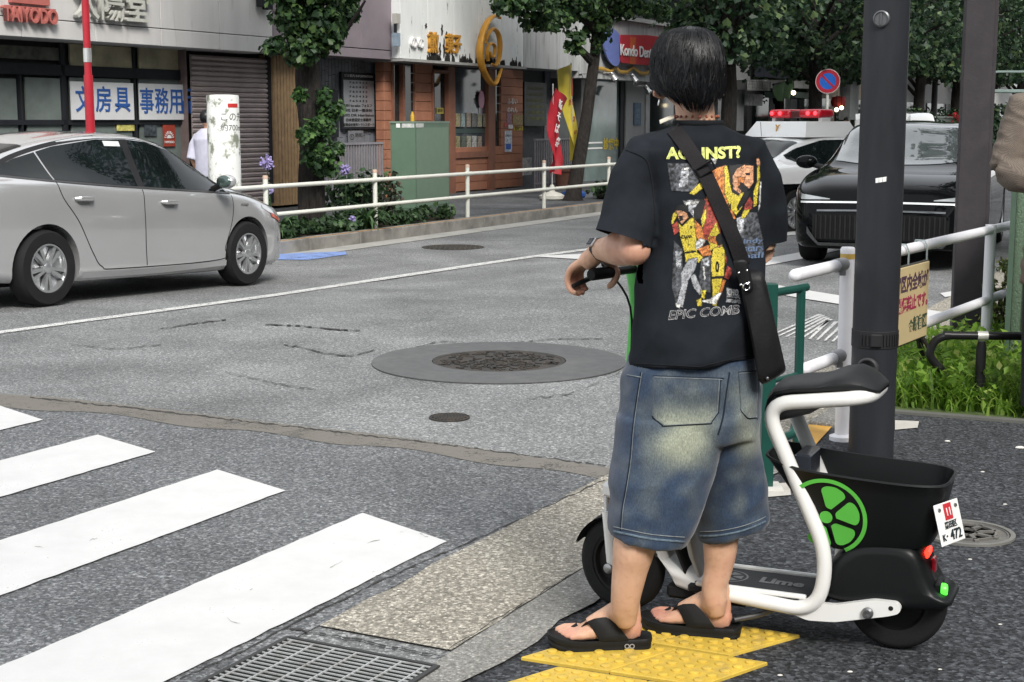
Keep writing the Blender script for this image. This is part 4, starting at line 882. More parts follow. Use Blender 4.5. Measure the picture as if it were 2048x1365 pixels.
def trunk(mb, pts, rads, n=14, seed=0, rough=.12):
    P = cr(pts, 6); rs = np.interp(np.linspace(0, 1, len(P)), np.linspace(0, 1, len(rads)), rads); rings = []
    for i, p in enumerate(P):
        rings.append([p+Vector((math.cos(a), math.sin(a), 0))*rs[i]*(1+rough*noise.noise(Vector((math.cos(a)*2+seed, math.sin(a)*2, p.z*1.2)))) for a in [2*math.pi*j/n for j in range(n)]])
    mb.loft(rings)
def limb(mb, a, b, r0, r1, rng, sag=.2):
    a = Vector(a); b = Vector(b); m = (a+b)/2+Vector(rng.normal(size=3)*.15)+Vector((0, 0, sag)); P = cr([a, m, b], 6); mb.tube(P, list(np.linspace(r0, r1, len(P))), 7)
# tree one: pollarded, leafy sprouts down its trunk
S_T = 12.3
def base_at(u, v, s):
    p = at_s(u, v, s); p.z = 0; return p
rg = np.random.default_rng(21)
p = base_at(625, 440, S_T); t1 = thing('ginkgo_tree', 'leafy street tree with thick furrowed trunk and ivy-like sprouts beside the green cabinet', 'tree', tuple(p)); b = MB()
trunk(b, [p, p+ZUP*.3, p+ZUP*1.2, p+ZUP*2.4-D*.05, p+ZUP*4.5, p+ZUP*7], [.235, .19, .172, .16, .13, .06], 20, 1, .2)
for k in range(9):
    a = k*2.4; z = 2.5+k*.45; limb(b, p+ZUP*z, p+ZUP*(z+.7)+Vector((math.cos(a), math.sin(a), 0))*(.8+.1*k), .06, .015, rg)
mk('trunk', b, M_bark, t1)
b = MB(); leaves(b, px_cl([(625, 40, 62, 55, 900), (600, 95, 38, 34, 420), (655, 70, 38, 40, 420), (690, 25, 30, 30, 260), (575, 30, 30, 36, 200), (548, 85, 22, 14, 60), (535, 98, 14, 10, 22), (620, -40, 95, 60, 1100), (700, -20, 28, 35, 200), (560, -25, 36, 40, 240)], 12.1), .10, rg)
leaves(b, [((p.x, p.y, 5.4), (1.7, 1.7, 1.5), 2600), ((p.x, p.y, 7.2), (1.1, 1.1, 1.2), 1200)], .13, rg)
mk('crown', b, M_leaf, t1, smooth=False)
b = MB(); leaves(b, px_cl([(600, 190, 14, 14, 70), (648, 190, 16, 18, 90), (640, 255, 32, 24, 260), (612, 270, 22, 18, 130), (660, 225, 22, 22, 150), (676, 215, 16, 12, 60), (635, 310, 34, 28, 300), (668, 300, 22, 16, 110), (655, 335, 26, 22, 170)], 11.95), .085, rg); mk('sprouts', b, M_ivy, t1, smooth=False)
# tree two, leaning
rg = np.random.default_rng(5)
p = base_at(1145, 412, S_T); q = at_s(1178, 200, S_T); q2 = at_s(1196, 40, S_T); t2 = thing('ginkgo_tree', 'leaning dark-trunked street tree behind the two banners', 'tree', tuple(p)); b = MB()
trunk(b, [p, p+(q-p)*.12, q*.6+p*.4, q, q2, q2+ZUP*2.5+D*.3], [.22, .15, .125, .115, .105, .06], 18, 5, .14)
lf = at_s(1140, 95, S_T); limb(b, at_s(1180, 120, S_T), lf, .09, .03, rg); limb(b, at_s(1188, 90, S_T), at_s(1250, 20, S_T), .08, .03, rg); limb(b, at_s(1190, 60, S_T), at_s(1060, 10, S_T), .09, .02, rg); limb(b, q2, q2+ZUP*1.5-D*1.5-N*1, .1, .02, rg); limb(b, q2, q2+ZUP*1.8+D*1.5-N*.5, .1, .02, rg)
mk('trunk', b, M_bark, t2)
b = MB(); leaves(b, px_cl([(1150, 0, 70, 40, 900), (1060, 5, 60, 32, 650), (1015, 8, 34, 20, 220), (1105, 35, 46, 26, 340), (1150, 80, 22, 26, 120), (1080, 45, 40, 16, 150), (1240, 10, 70, 30, 600), (1300, 12, 50, 22, 280), (1200, 45, 34, 40, 240), (1150, 100, 12, 14, 40), (1320, 26, 30, 14, 90), (1196, 100, 10, 16, 26)], 12.2), .11, rg)
leaves(b, [((q2.x, q2.y, 5.6), (2.6, 2.6, 1.6), 3500)], .15, rg); mk('crown', b, M_leaf, t2, smooth=False)
# the row of big dark trees farther along: one grown, then copied
def big_tree(label, t, s, seed, mt, spread=1.0):
    rg = np.random.default_rng(seed); p = ts(t, s); o = thing('street_tree', label, 'tree', (p.x, p.y, 0), 0, 'street trees along the far kerb'); b = MB()
    trunk(b, [(0, 0, 0), (.02, 0, .4), (.05, .05, 2), (0, .1, 4), (.1, 0, 7)], [.28, .21, .19, .17, .1], 14, seed, .15); cl = []
    for k in range(26):
        a = k*2.4+rg.random(); z = 3.5+6.0*(k/26)+rg.random()*.5; R_ = (2.0+1.5*math.sin(math.pi*(.15+.75*k/26)))*(.7+.5*rg.random()); R_ *= spread; e = Vector((math.cos(a)*R_, math.sin(a)*R_, z)); limb(b, (0, 0, max(2.2, z-1.6)), e, .08, .02, rg, .25)
        q_ = .45+.55*spread; cl.append((tuple(e), ((1.1+.4*rg.random())*q_, (1.1+.4*rg.random())*q_, .7+.3*rg.random()), int(330*q_)))
    for k in range(9): a = k*.7; cl.append(((math.cos(a)*1.0, math.sin(a)*1.0, 3.1+rg.random()*.8), (.7, .7, .5), 120))
    mk('trunk', b, M_bark, o, world=False); b = MB(); leaves(b, cl, .17, rg); mk('crown', b, mt, o, world=False, smooth=False); return o
tA = big_tree('big dark street tree right behind the black-haired head', st(base_at(1452, 330, 12.1))[0], 12.1, 31, M_leafd, .36)
tB = big_tree('big dark street tree behind the police car and the no parking sign', st(base_at(1625, 300, 12.3))[0], 12.3, 44, M_leafd)
for k, (src, u, s, sc_, lb) in enumerate(((tB, 1735, 12.2, 1.0, 'street tree hidden mostly behind the thick black pole'), (tB, 1835, 12.3, 1.05, 'street tree just left of the brown square column'), (tB, 1905, 12.5, 1.1, 'street tree standing behind the brown square column'), (tB, 1975, 12.2, 1.1, 'street tree right of the brown square column'), (tB, 2035, 12.4, 1.15, 'street tree at the right edge above the tweed jacket'), (tB, 2110, 12.4, 1.15, 'farthest street tree of the row'), (tA, 1560, 15.0, .8, 'smaller tree leaning over the lilac sign'))):
    c = copy_tree(src); q = base_at(u, 300, s); c.location = q; c.rotation_euler.z = 1.3+k*2.1; c.scale = (sc_,)*3; c['label'] = lb
# shrubs under the far trees
def bush(name, label, p, rad, n, m, seed, size=.14, shape='fan', group=None, cat='shrub'):
    rg = np.random.default_rng(seed); o = thing(name, label, cat, (p.x, p.y, 0), 0, group); b = MB(); cl = []
    for k in range(10):
        d = rg.normal(size=3); d /= np.linalg.norm(d); cl.append(((d[0]*rad[0]*.6, d[1]*rad[1]*.6, rad[2]*(1+.55*d[2])), (rad[0]*.55, rad[1]*.55, rad[2]*.55), n//10))
    leaves(b, cl, size, rg, shape); mk('foliage', b, m, o, world=False, smooth=False); b = MB()
    for k in range(7): e = Vector(cl[k][0]); limb(b, (rg.normal()*.05, rg.normal()*.05, 0), e, .025, .006, rg, .05)
    mk('stems', b, M_bark, o, world=False); return o
hb = bush('shrub', 'dark bush under the trees left of the slim black pole', base_at(1820, 250, 12.0), (2.6, 1.6, 1.0), 1800, M_leafd, 3, .17, group='bushes under the far trees')
for k, (u, s, lb, sc_) in enumerate(((1900, 12.1, 'dark bush behind the low grey green cabinet', 1.0), (1960, 12.0, 'dark bush at the foot of the tree right of the square column', 1.1), (2010, 11.9, 'dark bush beside the street lamp frame at the right edge', 1.15), (2070, 11.9, 'dark bush past the right edge of the tree row', 1.2), (1725, 12.3, 'dark bush behind the thick black pole', .75))):
    c = copy_tree(hb); c.location = base_at(u, 300, s); c.rotation_euler.z = k*1.7; c.scale = (sc_,)*3; c['label'] = lb
o = bush('flowering_shrub', 'bush with red flowers between the two near poles', base_at(1920, 240, 11.6), (.8, .8, .9), 500, M_leafd, 8, .12); fb = MB(); rg = np.random.default_rng(2); leaves(fb, [((0, 0, 1.6), (.5, .5, .35), 60)], .14, rg); mk('flowers', fb, mat('red petals', (.55, .03, .04), .6), o, world=False, smooth=False)
# planting strip between the first tree and the kerb
M_gc = leafmat('ground cover leaves', [(0, (.012, .03, .012)), (.5, (.03, .065, .025)), (.85, (.055, .11, .04)), (1, (.10, .17, .07))], .3)
rg = np.random.default_rng(77); b = MB(); cl = []
for k in range(110):
    u = rg.uniform(548, 905); s = rg.uniform(11.52, 12.15); p = base_at(u, 450, s)
    if u > 760 and rg.random() < .5: continue
    cl.append(((p.x, p.y, .07+.09*rg.random()), (.14, .14, .09), 26))
leaves(b, cl, .075, rg); o = mk('ground_cover', b, M_gc, smooth=False); tag(o, kind='stuff')
sd = MB(); p = [ts(a, s, .004) for a, s in ((10, 11.51), (st(base_at(910, 440, 11.51))[0], 11.51), (st(base_at(910, 440, 12.5))[0], 12.6), (10, 12.6))]; sd.add(p, [(0, 1, 2, 3)]); struct('planting_soil', sd, mat('dark soil', (.035, .028, .022), .95), smooth=False)
bush('shrub', 'low dark bush between the first tree and the green cabinet', base_at(722, 440, 12.1), (.55, .45, .42), 700, M_leafd, 14, .085)
bush('shrub', 'reddish small bush against the left side of the green cabinet', base_at(775, 440, 12.25), (.22, .22, .42), 200, leafmat('bronze leaves', [(0, (.02, .03, .015)), (.6, (.05, .055, .03)), (1, (.12, .08, .05))], .3), 15, .07)
def blade_plant(name, label, p, n, L, seed, m, wd=.022, cat='plant'):
    rg = np.random.default_rng(seed); o = thing(name, label, cat, (p.x, p.y, 0)); b = MB()
    for k in range(n):
        a = rg.uniform(0, 6.283); l = L*rg.uniform(.6, 1.1); e = rg.uniform(.5, 1.2); w = wd*rg.uniform(.7, 1.2); dx = Vector((math.cos(a), math.sin(a), 0)); sd = Vector((-dx.y, dx.x, 0)); rows = []; x, z = rg.uniform(0, .05), 0.0; ang = e+.5
        for j in range(7):
            ww = w*(1-(j/6)**2)*.95+.001; c = dx*x+ZUP*z; rows.append([c-sd*ww, c+sd*ww-ZUP*.003]); x += l/6*math.cos(ang); z = max(z+l/6*math.sin(ang), .01); ang -= .36+.12*rg.random()
        b.loft(rows, False, False)
    mk('blades', b, m, o, world=False); return o
M_blade = leafmat('strap leaves', [(0, (.02, .05, .02)), (.5, (.045, .10, .035)), (1, (.10, .18, .07))], .25, .35)
ag = blade_plant('agapanthus', 'clump of long arching strap leaves spilling over the far kerb', base_at(735, 462, 11.62), 70, .75, 3, M_blade)
ag2 = blade_plant('agapanthus', 'dark strap-leaved clump in front of the silver car bonnet', base_at(560, 470, 11.75), 40, .6, 4, M_blade)
M_lil = mat('lilac petals', (.32, .27, .52), .6, var=.2)
def flower(label, u, v, s, seed, r=.10):
    rg = np.random.default_rng(seed); p = at_s(u, v, s); o = thing('agapanthus_flower', label, 'flower', (p.x, p.y, 0), 0, 'lilac flower heads behind the guard rail'); mk('stem', MB().tube(cr([(.03, 0, 0), (.01, .01, p.z*.5), (0, 0, p.z)], 4), .008, 6), M_blade, o, world=False); b = MB()
    for k in range(34):
        d = rg.normal(size=3); d /= np.linalg.norm(d); e = Vector(d)*r*rg.uniform(.7, 1.1); b.tube([Vector((0, 0, p.z)), Vector((0, 0, p.z))+e*.6, Vector((0, 0, p.z))+e], [.002, .006, .016], 5)
    mk('petals', b, M_lil, o, world=False)
flower('lilac flower head above the guard rail in front of the shutter', 534, 325, 11.95, 1); flower('lilac flower head just above the rail beside the first tree', 690, 340, 11.8, 2, .085); flower('small lilac flower head low behind the guard rail post', 540, 381, 12.0, 3, .06); flower('pale blue flower head low in the strap leaves', 705, 440, 11.6, 4, .06)
bush('shrub', 'small weedy bush at the foot of the second tree beside the blue base', base_at(1210, 405, 12.0), (.5, .4, .2), 240, M_gc, 19, .09)
# ================================================================ cars
class CarShape:
    """body as smooth cross sections along x (front = +x); y to the left, z up, origin on the road between the axles"""
    def __init__(s, L0, L1, zb, zs, zt, w, wt, crown=.03):
        s.x0, s.x1 = L0, L1; s.zb = pchip(*zip(*zb)); s.zs = pchip(*zip(*zs)); s.zt = pchip(*zip(*zt)); s.w = pchip(*zip(*w)); s.wt = pchip(*zip(*wt)); s.crown = crown; s._c = {}
    def sec(s, x):
        k = round(x, 4)
        if k in s._c: return s._c[k]
        zb, zs, zt, w, wt = s.zb(x), s.zs(x), s.zt(x), s.w(x), s.wt(x); zs = min(zs, zt-.015); ze = zt-min(.075, (zt-zs)*.45); h = zs-zb
        P = [(0, zb), (w*.80, zb), (w*.955, zb+.035), (w*.985, zb+.16*h), (w*.995, zb+.36*h), (w*1.0, zb+.6*h), (w*.99, zb+.80*h), (w*.972, zb+.93*h), (w*.94, zs+.004),
             (w*.94+(wt-w*.94)*.28, zs+(ze-zs)*.26), (w*.94+(wt-w*.94)*.62, zs+(ze-zs)*.60), (wt, ze), (wt*.93, ze+(zt-ze)*.42), (wt*.78, ze+(zt-ze)*.70), (wt*.5, zt-.2*(zt-ze)), (wt*.2, zt-.02*(zt-ze)), (0, zt)]
        V = [(p.x, p.y) for p in cr([(a, b, 0) for a, b in P], 4)]; s._c[k] = V; return V
    def side_y(s, x, z):
        V = s.sec(x); best = 0.0
        for (a, b), (c, d) in zip(V[4:], V[5:]):
            if min(b, d)-1e-6 <= z <= max(b, d)+1e-6 and abs(d-b) > 1e-9: best = max(best, a+(c-a)*(z-b)/(d-b))
        return best
    def top_z(s, x, y):
        V = s.sec(x); y = abs(y); best = 0.0
        for (a, b), (c, d) in zip(V, V[1:]):
            if min(a, c)-1e-6 <= y <= max(a, c)+1e-6 and abs(c-a) > 1e-9: best = max(best, b+(d-b)*(y-a)/(c-a))
        return best
    def body(s, axles, rw, n=110, ya=.55):
        mb = MB(); xs = [s.x0+(s.x1-s.x0)*(.5-.5*math.cos(math.pi*i/n)) for i in range(n+1)]; rings = []
        for x in xs:
            V = s.sec(x); rings.append([(x, y, z) for y, z in V]+[(x, -y, z) for y, z in V[-2:0:-1]])
        mb.loft(rings); me = mb.mesh(); cut = MB()
        for ax in axles:
            for sg in (-1, 1): cut.lathe([(rw, -.25), (rw, .25)], 40, Matrix.Translation((ax, sg*(s.w(ax)-.10), rw-.045))@Matrix.Rotation(math.pi/2, 4, 'X'))
        return boolean(me, cut.mesh())
    def side(s, x0, x1, lo, hi, off, sg, nx=24, nz=8, th=0.012):
        mb = MB(); g = []
        for i in range(nx+1):
            x = x0+(x1-x0)*i/nx; a, b = lo(x), hi(x); g.append([(x, sg*(s.side_y(x, a+(b-a)*j/nz)+off), a+(b-a)*j/nz) for j in range(nz+1)])
        mb.loft(g, False, False); return mb
    def line(s, pts, wd, off, sg):
        """thin strip following the side surface through (x, z) points"""
        P = [(p.x, p.y) for p in cr([(x, z, 0) for x, z in pts], 6)]; mb = MB(); r = []
        for i, (x, z) in enumerate(P):
            a = P[max(i-1, 0)]; b = P[min(i+1, len(P)-1)]; d = Vector((b[0]-a[0], b[1]-a[1])).normalized(); nx, nz = -d.y*wd/2, d.x*wd/2
            r.append([(x+nx, sg*(s.side_y(x+nx, z+nz)+off), z+nz), (x-nx, sg*(s.side_y(x-nx, z-nz)+off), z-nz)])
        return mb.loft(r, False, False)
    def top(s, y1, xlo, xhi, off, ny=24, nx=16, y0=None):
        mb = MB(); g = []; y0 = -y1 if y0 is None else y0
        for i in range(ny+1):
            y = y0+(y1-y0)*i/ny; a, b = xlo(y), xhi(y); g.append([(a+(b-a)*j/nx, y, s.top_z(a+(b-a)*j/nx, y)+off) for j in range(nx+1)])
        return mb.loft(g, False, False)
M_tyre = mat('tyre rubber', (.014, .014, .015), .8, var=.2, bump=.2, bs=40); M_rim = mat('alloy rim', (.55, .56, .57), .3, .8, var=.05); M_rimdk = mat('dark rim recess', (.03, .03, .032), .5, .4)
M_carglass = mat('dark car glass', (.006, .009, .0095), .03, var=.6, vs=1.5, spec=.3); M_blackp = mat('black plastic trim', (.015, .015, .016), .5); M_chrome = mat('bright trim', (.75, .76, .77), .15, 1.0, var=0)
M_wellb = mat('wheel well black', (.006, .006, .006), .9)
def wheel(car, x, y, r, wd, sg, rr=.66, spokes=10, pair=True):
    """outer face towards sg*y"""
    o = thing('wheel', None, None); o.parent = car; o.location = (x, y, r); M = Matrix.Rotation(-sg*math.pi/2, 4, 'X')
    rim = r*rr
    mk('tyre', MB().lathe([(rim, -wd/2), (r*.93, -wd/2), (r*.985, -wd*.38), (r, -wd*.25), (r, wd*.25), (r*.985, wd*.38), (r*.93, wd*.5), (rim*1.04, wd*.5), (rim, wd*.44)], 40, M, caps=False), M_tyre, o, world=False, ang=50)
    b = MB(); b.lathe([(rim, -wd*.3), (rim*1.0, wd*.46), (rim*.95, wd*.47), (rim*.92, wd*.40), (rim*.90, wd*.2), (.001, wd*.15)], 40, M, caps=False, mi=1)
    b.lathe([(rim*1.005, wd*.40), (rim*1.0, wd*.475), (rim*.93, wd*.475), (rim*.92, wd*.36)], 40, M, caps=False); b.lathe([(rim*.22, wd*.2), (rim*.22, wd*.44), (rim*.16, wd*.47), (.001, wd*.47)], 20, M)
    for k in range(spokes):
        a = 2*math.pi*k/spokes+((.13 if k % 2 else -.13) if pair else 0)
        p0 = (rim*.15, wd*.42); p1 = (rim*.95, wd*.43); S = M@Matrix.Rotation(a, 4, 'Z')
        b.loft([[(p0[0], -rim*.075, wd*.25), (p0[0], rim*.075, wd*.25), (p0[0], rim*.055, p0[1]), (p0[0], -rim*.055, p0[1])], [(p1[0], -rim*.10, wd*.2), (p1[0], rim*.10, wd*.2), (p1[0], rim*.085, p1[1]), (p1[0], -rim*.085, p1[1])]], M=S)
    mk('rim', b, [M_rim, M_rimdk], o, world=False, ang=30); return o
def place(car, contact_f, contact_r, mid=None):
    """stand the car on two road points under its axles"""
    a = Vector(contact_r); b = Vector(contact_f); d = b-a; c = (a+b)/2; yaw = math.atan2(d.y, d.x); pit = -math.asin(d.z/d.length)
    car.location = c; car.rotation_euler = (0, pit, yaw)

# ---------------------------------------------------------------- silver hatchback
PC = CarShape(-2.22, 2.30,
    [(-2.22, .42), (-2.1, .30), (-1.7, .20), (-.9, .17), (1, .16), (1.9, .17), (2.2, .20), (2.30, .30)],
    [(-2.22, .70), (-2.1, .95), (-1.75, 1.02), (-1.2, 1.02), (-.6, .985), (.1, .955), (.8, .925), (1.3, .88), (1.8, .78), (2.1, .67), (2.30, .50)],
    [(-2.22, .86), (-2.12, 1.06), (-1.9, 1.15), (-1.5, 1.29), (-1.0, 1.41), (-.5, 1.468), (-.1, 1.475), (.3, 1.425), (.7, 1.27), (1.1, 1.07), (1.25, 1.005), (1.6, .92), (2.0, .80), (2.2, .70), (2.30, .56)],
    [(-2.22, .60), (-2.12, .72), (-1.9, .81), (-1.3, .87), (0, .88), (1.3, .875), (1.8, .83), (2.05, .74), (2.2, .62), (2.30, .44)],
    [(-2.22, .50), (-2.1, .58), (-1.7, .56), (-1.2, .56), (-.4, .60), (.2, .61), (.7, .62), (1.1, .68), (1.3, .72), (1.7, .70), (2.0, .62), (2.2, .50), (2.30, .34)])
M_silver = mat('silver car paint', (.50, .505, .51), .17, .5, var=.03, vs=1.5, coat=1.0)
sc_ = thing('silver_car', 'silver hybrid hatchback driving past in the far lane, cut by the left picture edge', 'car')
mk('body', PC.body((1.35, -1.35), .365), [M_silver], sc_, world=False, ang=28)
mk('underbody', MB().box((0, 0, .30), (4.0, 1.35, .26)), M_wellb, sc_, world=False)
for sg in (-1, 1):
    top_ = lambda x: float(np.interp(x, [-1.75, -1.45, -1.0, -.5, -.15, .15, .45, .75, 1.0, 1.12], [1.105, 1.215, 1.325, 1.395, 1.405, 1.385, 1.31, 1.17, 1.035, .975]))
    bot_ = lambda x: float(np.interp(x, [-1.75, -1.3, -.6, .1, .75, 1.12], [1.095, 1.055, 1.01, .975, .945, .925]))
    for x0, x1 in ((-1.74, -1.21), (-1.19, -.20), (-.11, 1.10)):
        w_ = mk('window', PC.side(x0, x1, bot_, top_, .006, sg), M_carglass, sc_, world=False)
    mk('window_surround', PC.line([(-1.76, 1.10), (-1.45, 1.232), (-1.0, 1.345), (-.5, 1.415), (-.15, 1.425), (.15, 1.405), (.45, 1.33), (.75, 1.19), (1.0, 1.055), (1.14, .975)], .03, .004, sg), M_blackp, sc_, world=False)
    mk('pillar_trim', PC.side(-.205, -.105, bot_, top_, .005, sg, 3), M_blackp, sc_, world=False)
    mk('belt_trim', PC.line([(-1.74, 1.085), (-1.3, 1.045), (-.6, 1.0), (.1, .965), (.75, .935), (1.12, .915)], .016, .008, sg), mat('belt moulding', (.05, .05, .052), .3), sc_, world=False)
    for nm, pts in (('door_gap', [(-.155, .96), (-.17, .75), (-.16, .45), (-.14, .28)]), ('door_gap', [(1.13, .92), (1.10, .7), (.98, .4), (.90, .28), (-.5, .27), (-.72, .30), (-.83, .42), (-1.0, .70), (-1.16, .9), (-1.2, 1.05)]), ('panel_gap', [(1.15, .93), (1.45, .88), (1.8, .78), (2.05, .66)]), ('fuel_flap', [(-1.75, .95), (-1.45, .95), (-1.45, .8), (-1.75, .8), (-1.75, .95)])):
        if nm == 'fuel_flap' and sg < 0: continue
        mk(nm, PC.line(pts, .009, .0015, sg), M_wellb, sc_, world=False)
    mk('sill', PC.line([(1.0, .245), (.0, .225), (-.95, .235)], .05, .008, sg), M_silver, sc_, world=False)
    for x in (-.93, .16):
        b = MB(); z = .89 if x < 0 else .845; y = PC.side_y(x, z); b.tube([(x-.11, sg*(y+.012), z), (x-.07, sg*(y+.04), z), (x+.07, sg*(y+.04), z-.003), (x+.11, sg*(y+.012), z-.004)], [.012, .02, .02, .012], 10, flat=.8, up=(0, 0, 1))
        hd = mk('door_handle', b, M_chrome if False else mat('silver handle', (.6, .6, .6), .2, .7), sc_, world=False); mk('handle_recess', PC.side(x-.06, x+.07, lambda q, z=z: z-.05, lambda q, z=z: z-.01, .003, sg, 6, 3), mat('handle recess', (.3, .3, .3), .3, .5), hd, world=False)
    b = MB(); b.ball((.86, sg*.985, 1.03), .11, sc=(.62, .95, .62), n=16); mr = mk('door_mirror', b, M_silver, sc_, world=False); mk('mirror_glass', MB().ball((.815, sg*.985, 1.03), .095, sc=(.3, .9, .62), n=14), mat('mirror glass', (.1, .14, .13), .05, .6), mr, world=False); mk('mirror_foot', MB().tube([(.88, sg*.80, .955), (.87, sg*.92, 1.0)], .03, 8), M_blackp, mr, world=False)
    hl = mk('headlight', PC.side(1.62, 2.16, lambda x: float(np.interp(x, [1.6, 1.9, 2.16], [.77, .66, .56])), lambda x: float(np.interp(x, [1.6, 1.9, 2.16], [.80, .755, .66])), .005, sg), mat('headlight lens', (.5, .52, .54), .08, .3, coat=1), sc_, world=False)
    mk('indicator', PC.side(1.78, 2.02, lambda x: .675-(x-1.78)*.28, lambda x: .715-(x-1.78)*.28, .009, sg, 6, 3), mat('amber lens', (.45, .07, .03), .2), hl, world=False)
    mk('tail_light', PC.side(-2.19, -1.98, lambda x: .80, lambda x: 1.02, .005, sg), mat('red lens', (.3, .01, .01), .1), sc_, world=False)
    mk('arch_lip', MB().lathe([(.372, -.05), (.385, -.05), (.385, .012), (.372, .012)], 40, Matrix.Translation((1.35, sg*(PC.w(1.35)-.004), .32))@Matrix.Rotation(-sg*math.pi/2, 4, 'X')@Matrix.Rotation(0, 4, 'Z'), ang=2*math.pi), M_wellb, sc_, world=False) if False else None
    me = text_me('HYBRID', .035, .001, .001); me.transform(Matrix.Translation((1.30, sg*(PC.side_y(1.30, .80)+.004), .80))@frame((0, 0, 0), (-sg, 0, 0), (0, 0, 1))); mk('badge', me, mat('dull chrome', (.3, .3, .3), .3, .8), sc_, world=False, smooth=False)
mk('windscreen', PC.top(.60, lambda y: .36-.10*y*y, lambda y: 1.16-.42*y*y, .006), M_carglass, sc_, world=False)
mk('rear_window', PC.top(.50, lambda y: -2.02+.1*y*y, lambda y: -1.28+.08*y*y, .006), M_carglass, sc_, world=False)
mk('sunshade', PC.side(-.42, -.22, lambda x: 1.34, lambda x: 1.385, .008, -1, 8, 3), mat('white sticker', (.6, .62, .62), .5), sc_, world=False)
mk('seat', MB().box((-.35, 0, .95), (.2, 1.1, .3)), M_wellb, sc_, world=False)
for x in (1.35, -1.35):
    for sg in (-1, 1): wheel(sc_, x, sg*.775, .318, .20, sg, rr=.64)
pr = at_z(99, 613, 0); hs_ = R(27.1); d_ = Vector((math.sin(hs_), math.cos(hs_), 0)); n_ = Vector((-d_.y, d_.x, 0))
place(sc_, pr+n_*.86+d_*2.70+ZUP*-.092, pr+n_*.86); sc_.scale = (1.01,)*3

# ---------------------------------------------------------------- black saloon facing the camera
BC = CarShape(-2.55, 2.48,
    [(-2.55, .40), (-2.3, .28), (-1.7, .20), (1.7, .19), (2.3, .20), (2.42, .22), (2.48, .28)],
    [(-2.55, .75), (-2.3, .92), (-1.5, .96), (0, .95), (1.0, .94), (1.6, .90), (2.1, .82), (2.36, .74), (2.44, .64), (2.48, .55)],
    [(-2.55, .95), (-2.3, 1.06), (-1.7, 1.16), (-1.2, 1.32), (-.6, 1.45), (0, 1.47), (.4, 1.43), (.9, 1.20), (1.3, 1.02), (1.45, .985), (1.9, .93), (2.2, .865), (2.36, .80), (2.44, .70), (2.48, .60)],
    [(-2.55, .70), (-2.3, .86), (-1.6, .93), (0, .94), (1.5, .94), (2.0, .92), (2.25, .87), (2.38, .80), (2.44, .73), (2.48, .66)],
    [(-2.55, .55), (-2.2, .62), (-1.5, .58), (-.6, .62), (.3, .63), (.9, .68), (1.3, .76), (1.9, .74), (2.2, .68), (2.38, .60), (2.48, .52)])
bc = thing('black_car', 'glossy black saloon with a slatted grille waiting behind the two dark poles', 'car')
M_blk = mat('black car paint', (.0035, .004, .0045), .04, var=0, coat=0, spec=.12)
mk('body', BC.body((1.5, -1.5), .40), M_blk, bc, world=False, ang=28); mk('underbody', MB().box((0, 0, .32), (4.3, 1.4, .28)), M_wellb, bc, world=False)
mk('windscreen', BC.top(.66, lambda y: .42-.06*y*y, lambda y: 1.34-.40*y*y, .006), mat('car glass with painted sky', (.10, .115, .115), .04, var=.1, spec=1.0, coat=1.0), bc, world=False)  # pale base colour paints the mirrored sky into the glass
mk('rear_window', BC.top(.52, lambda y: -1.85, lambda y: -1.15, .006), M_carglass, bc, world=False)
def front(shape, y0, y1, zlo, zhi, off, ny=20, nz=6):
    """patch on the nose: x of the surface found along each height"""
    mb = MB(); g = []
    def fx(y, z):
        lo, hi = 1.0, shape.x1
        for _ in range(22):
            m = (lo+hi)/2; V = shape.sec(m); inside = shape.side_y(m, z) > abs(y) if z < shape.zt(m) else False
            if inside: lo = m
            else: hi = m
        return lo
    for i in range(ny+1):
        y = y0+(y1-y0)*i/ny; a, b = zlo(y), zhi(y); g.append([(fx(y, a+(b-a)*j/nz)+off, y, a+(b-a)*j/nz) for j in range(nz+1)])
    return mb.loft(g, False, False)
K = lambda c: (lambda q: c)
mk('grille', front(BC, -.66, .66, K(.30), lambda y: .56-.03*y*y, .004), mat('grille black', (.006, .006, .006), .4), bc, world=False)
for k in range(27):
    y = -.62+k*.0477; mk('grille_slat', front(BC, y-.008, y+.008, K(.31), K(.545), .022, 1, 8), mat('slat dark chrome', (.022, .022, .024), .25, .5), bc, world=False)
mk('light_strip', front(BC, -.80, .80, lambda y: .665-.015*y*y, lambda y: .683-.015*y*y, .012, 40, 2), mat('light strip', (.75, .78, .78), .2, .2), bc, world=False)
mk('lower_trim', front(BC, -.62, .62, lambda y: .585-.02*y*y, lambda y: .603-.02*y*y, .012, 30, 2), mat('satin trim', (.18, .185, .19), .2, .9), bc, world=False)
mk('bumper_trim', front(BC, -.60, .60, K(.235), K(.268), .014, 30, 2), mat('satin trim', (.18, .185, .19), .2, .9), bc, world=False)
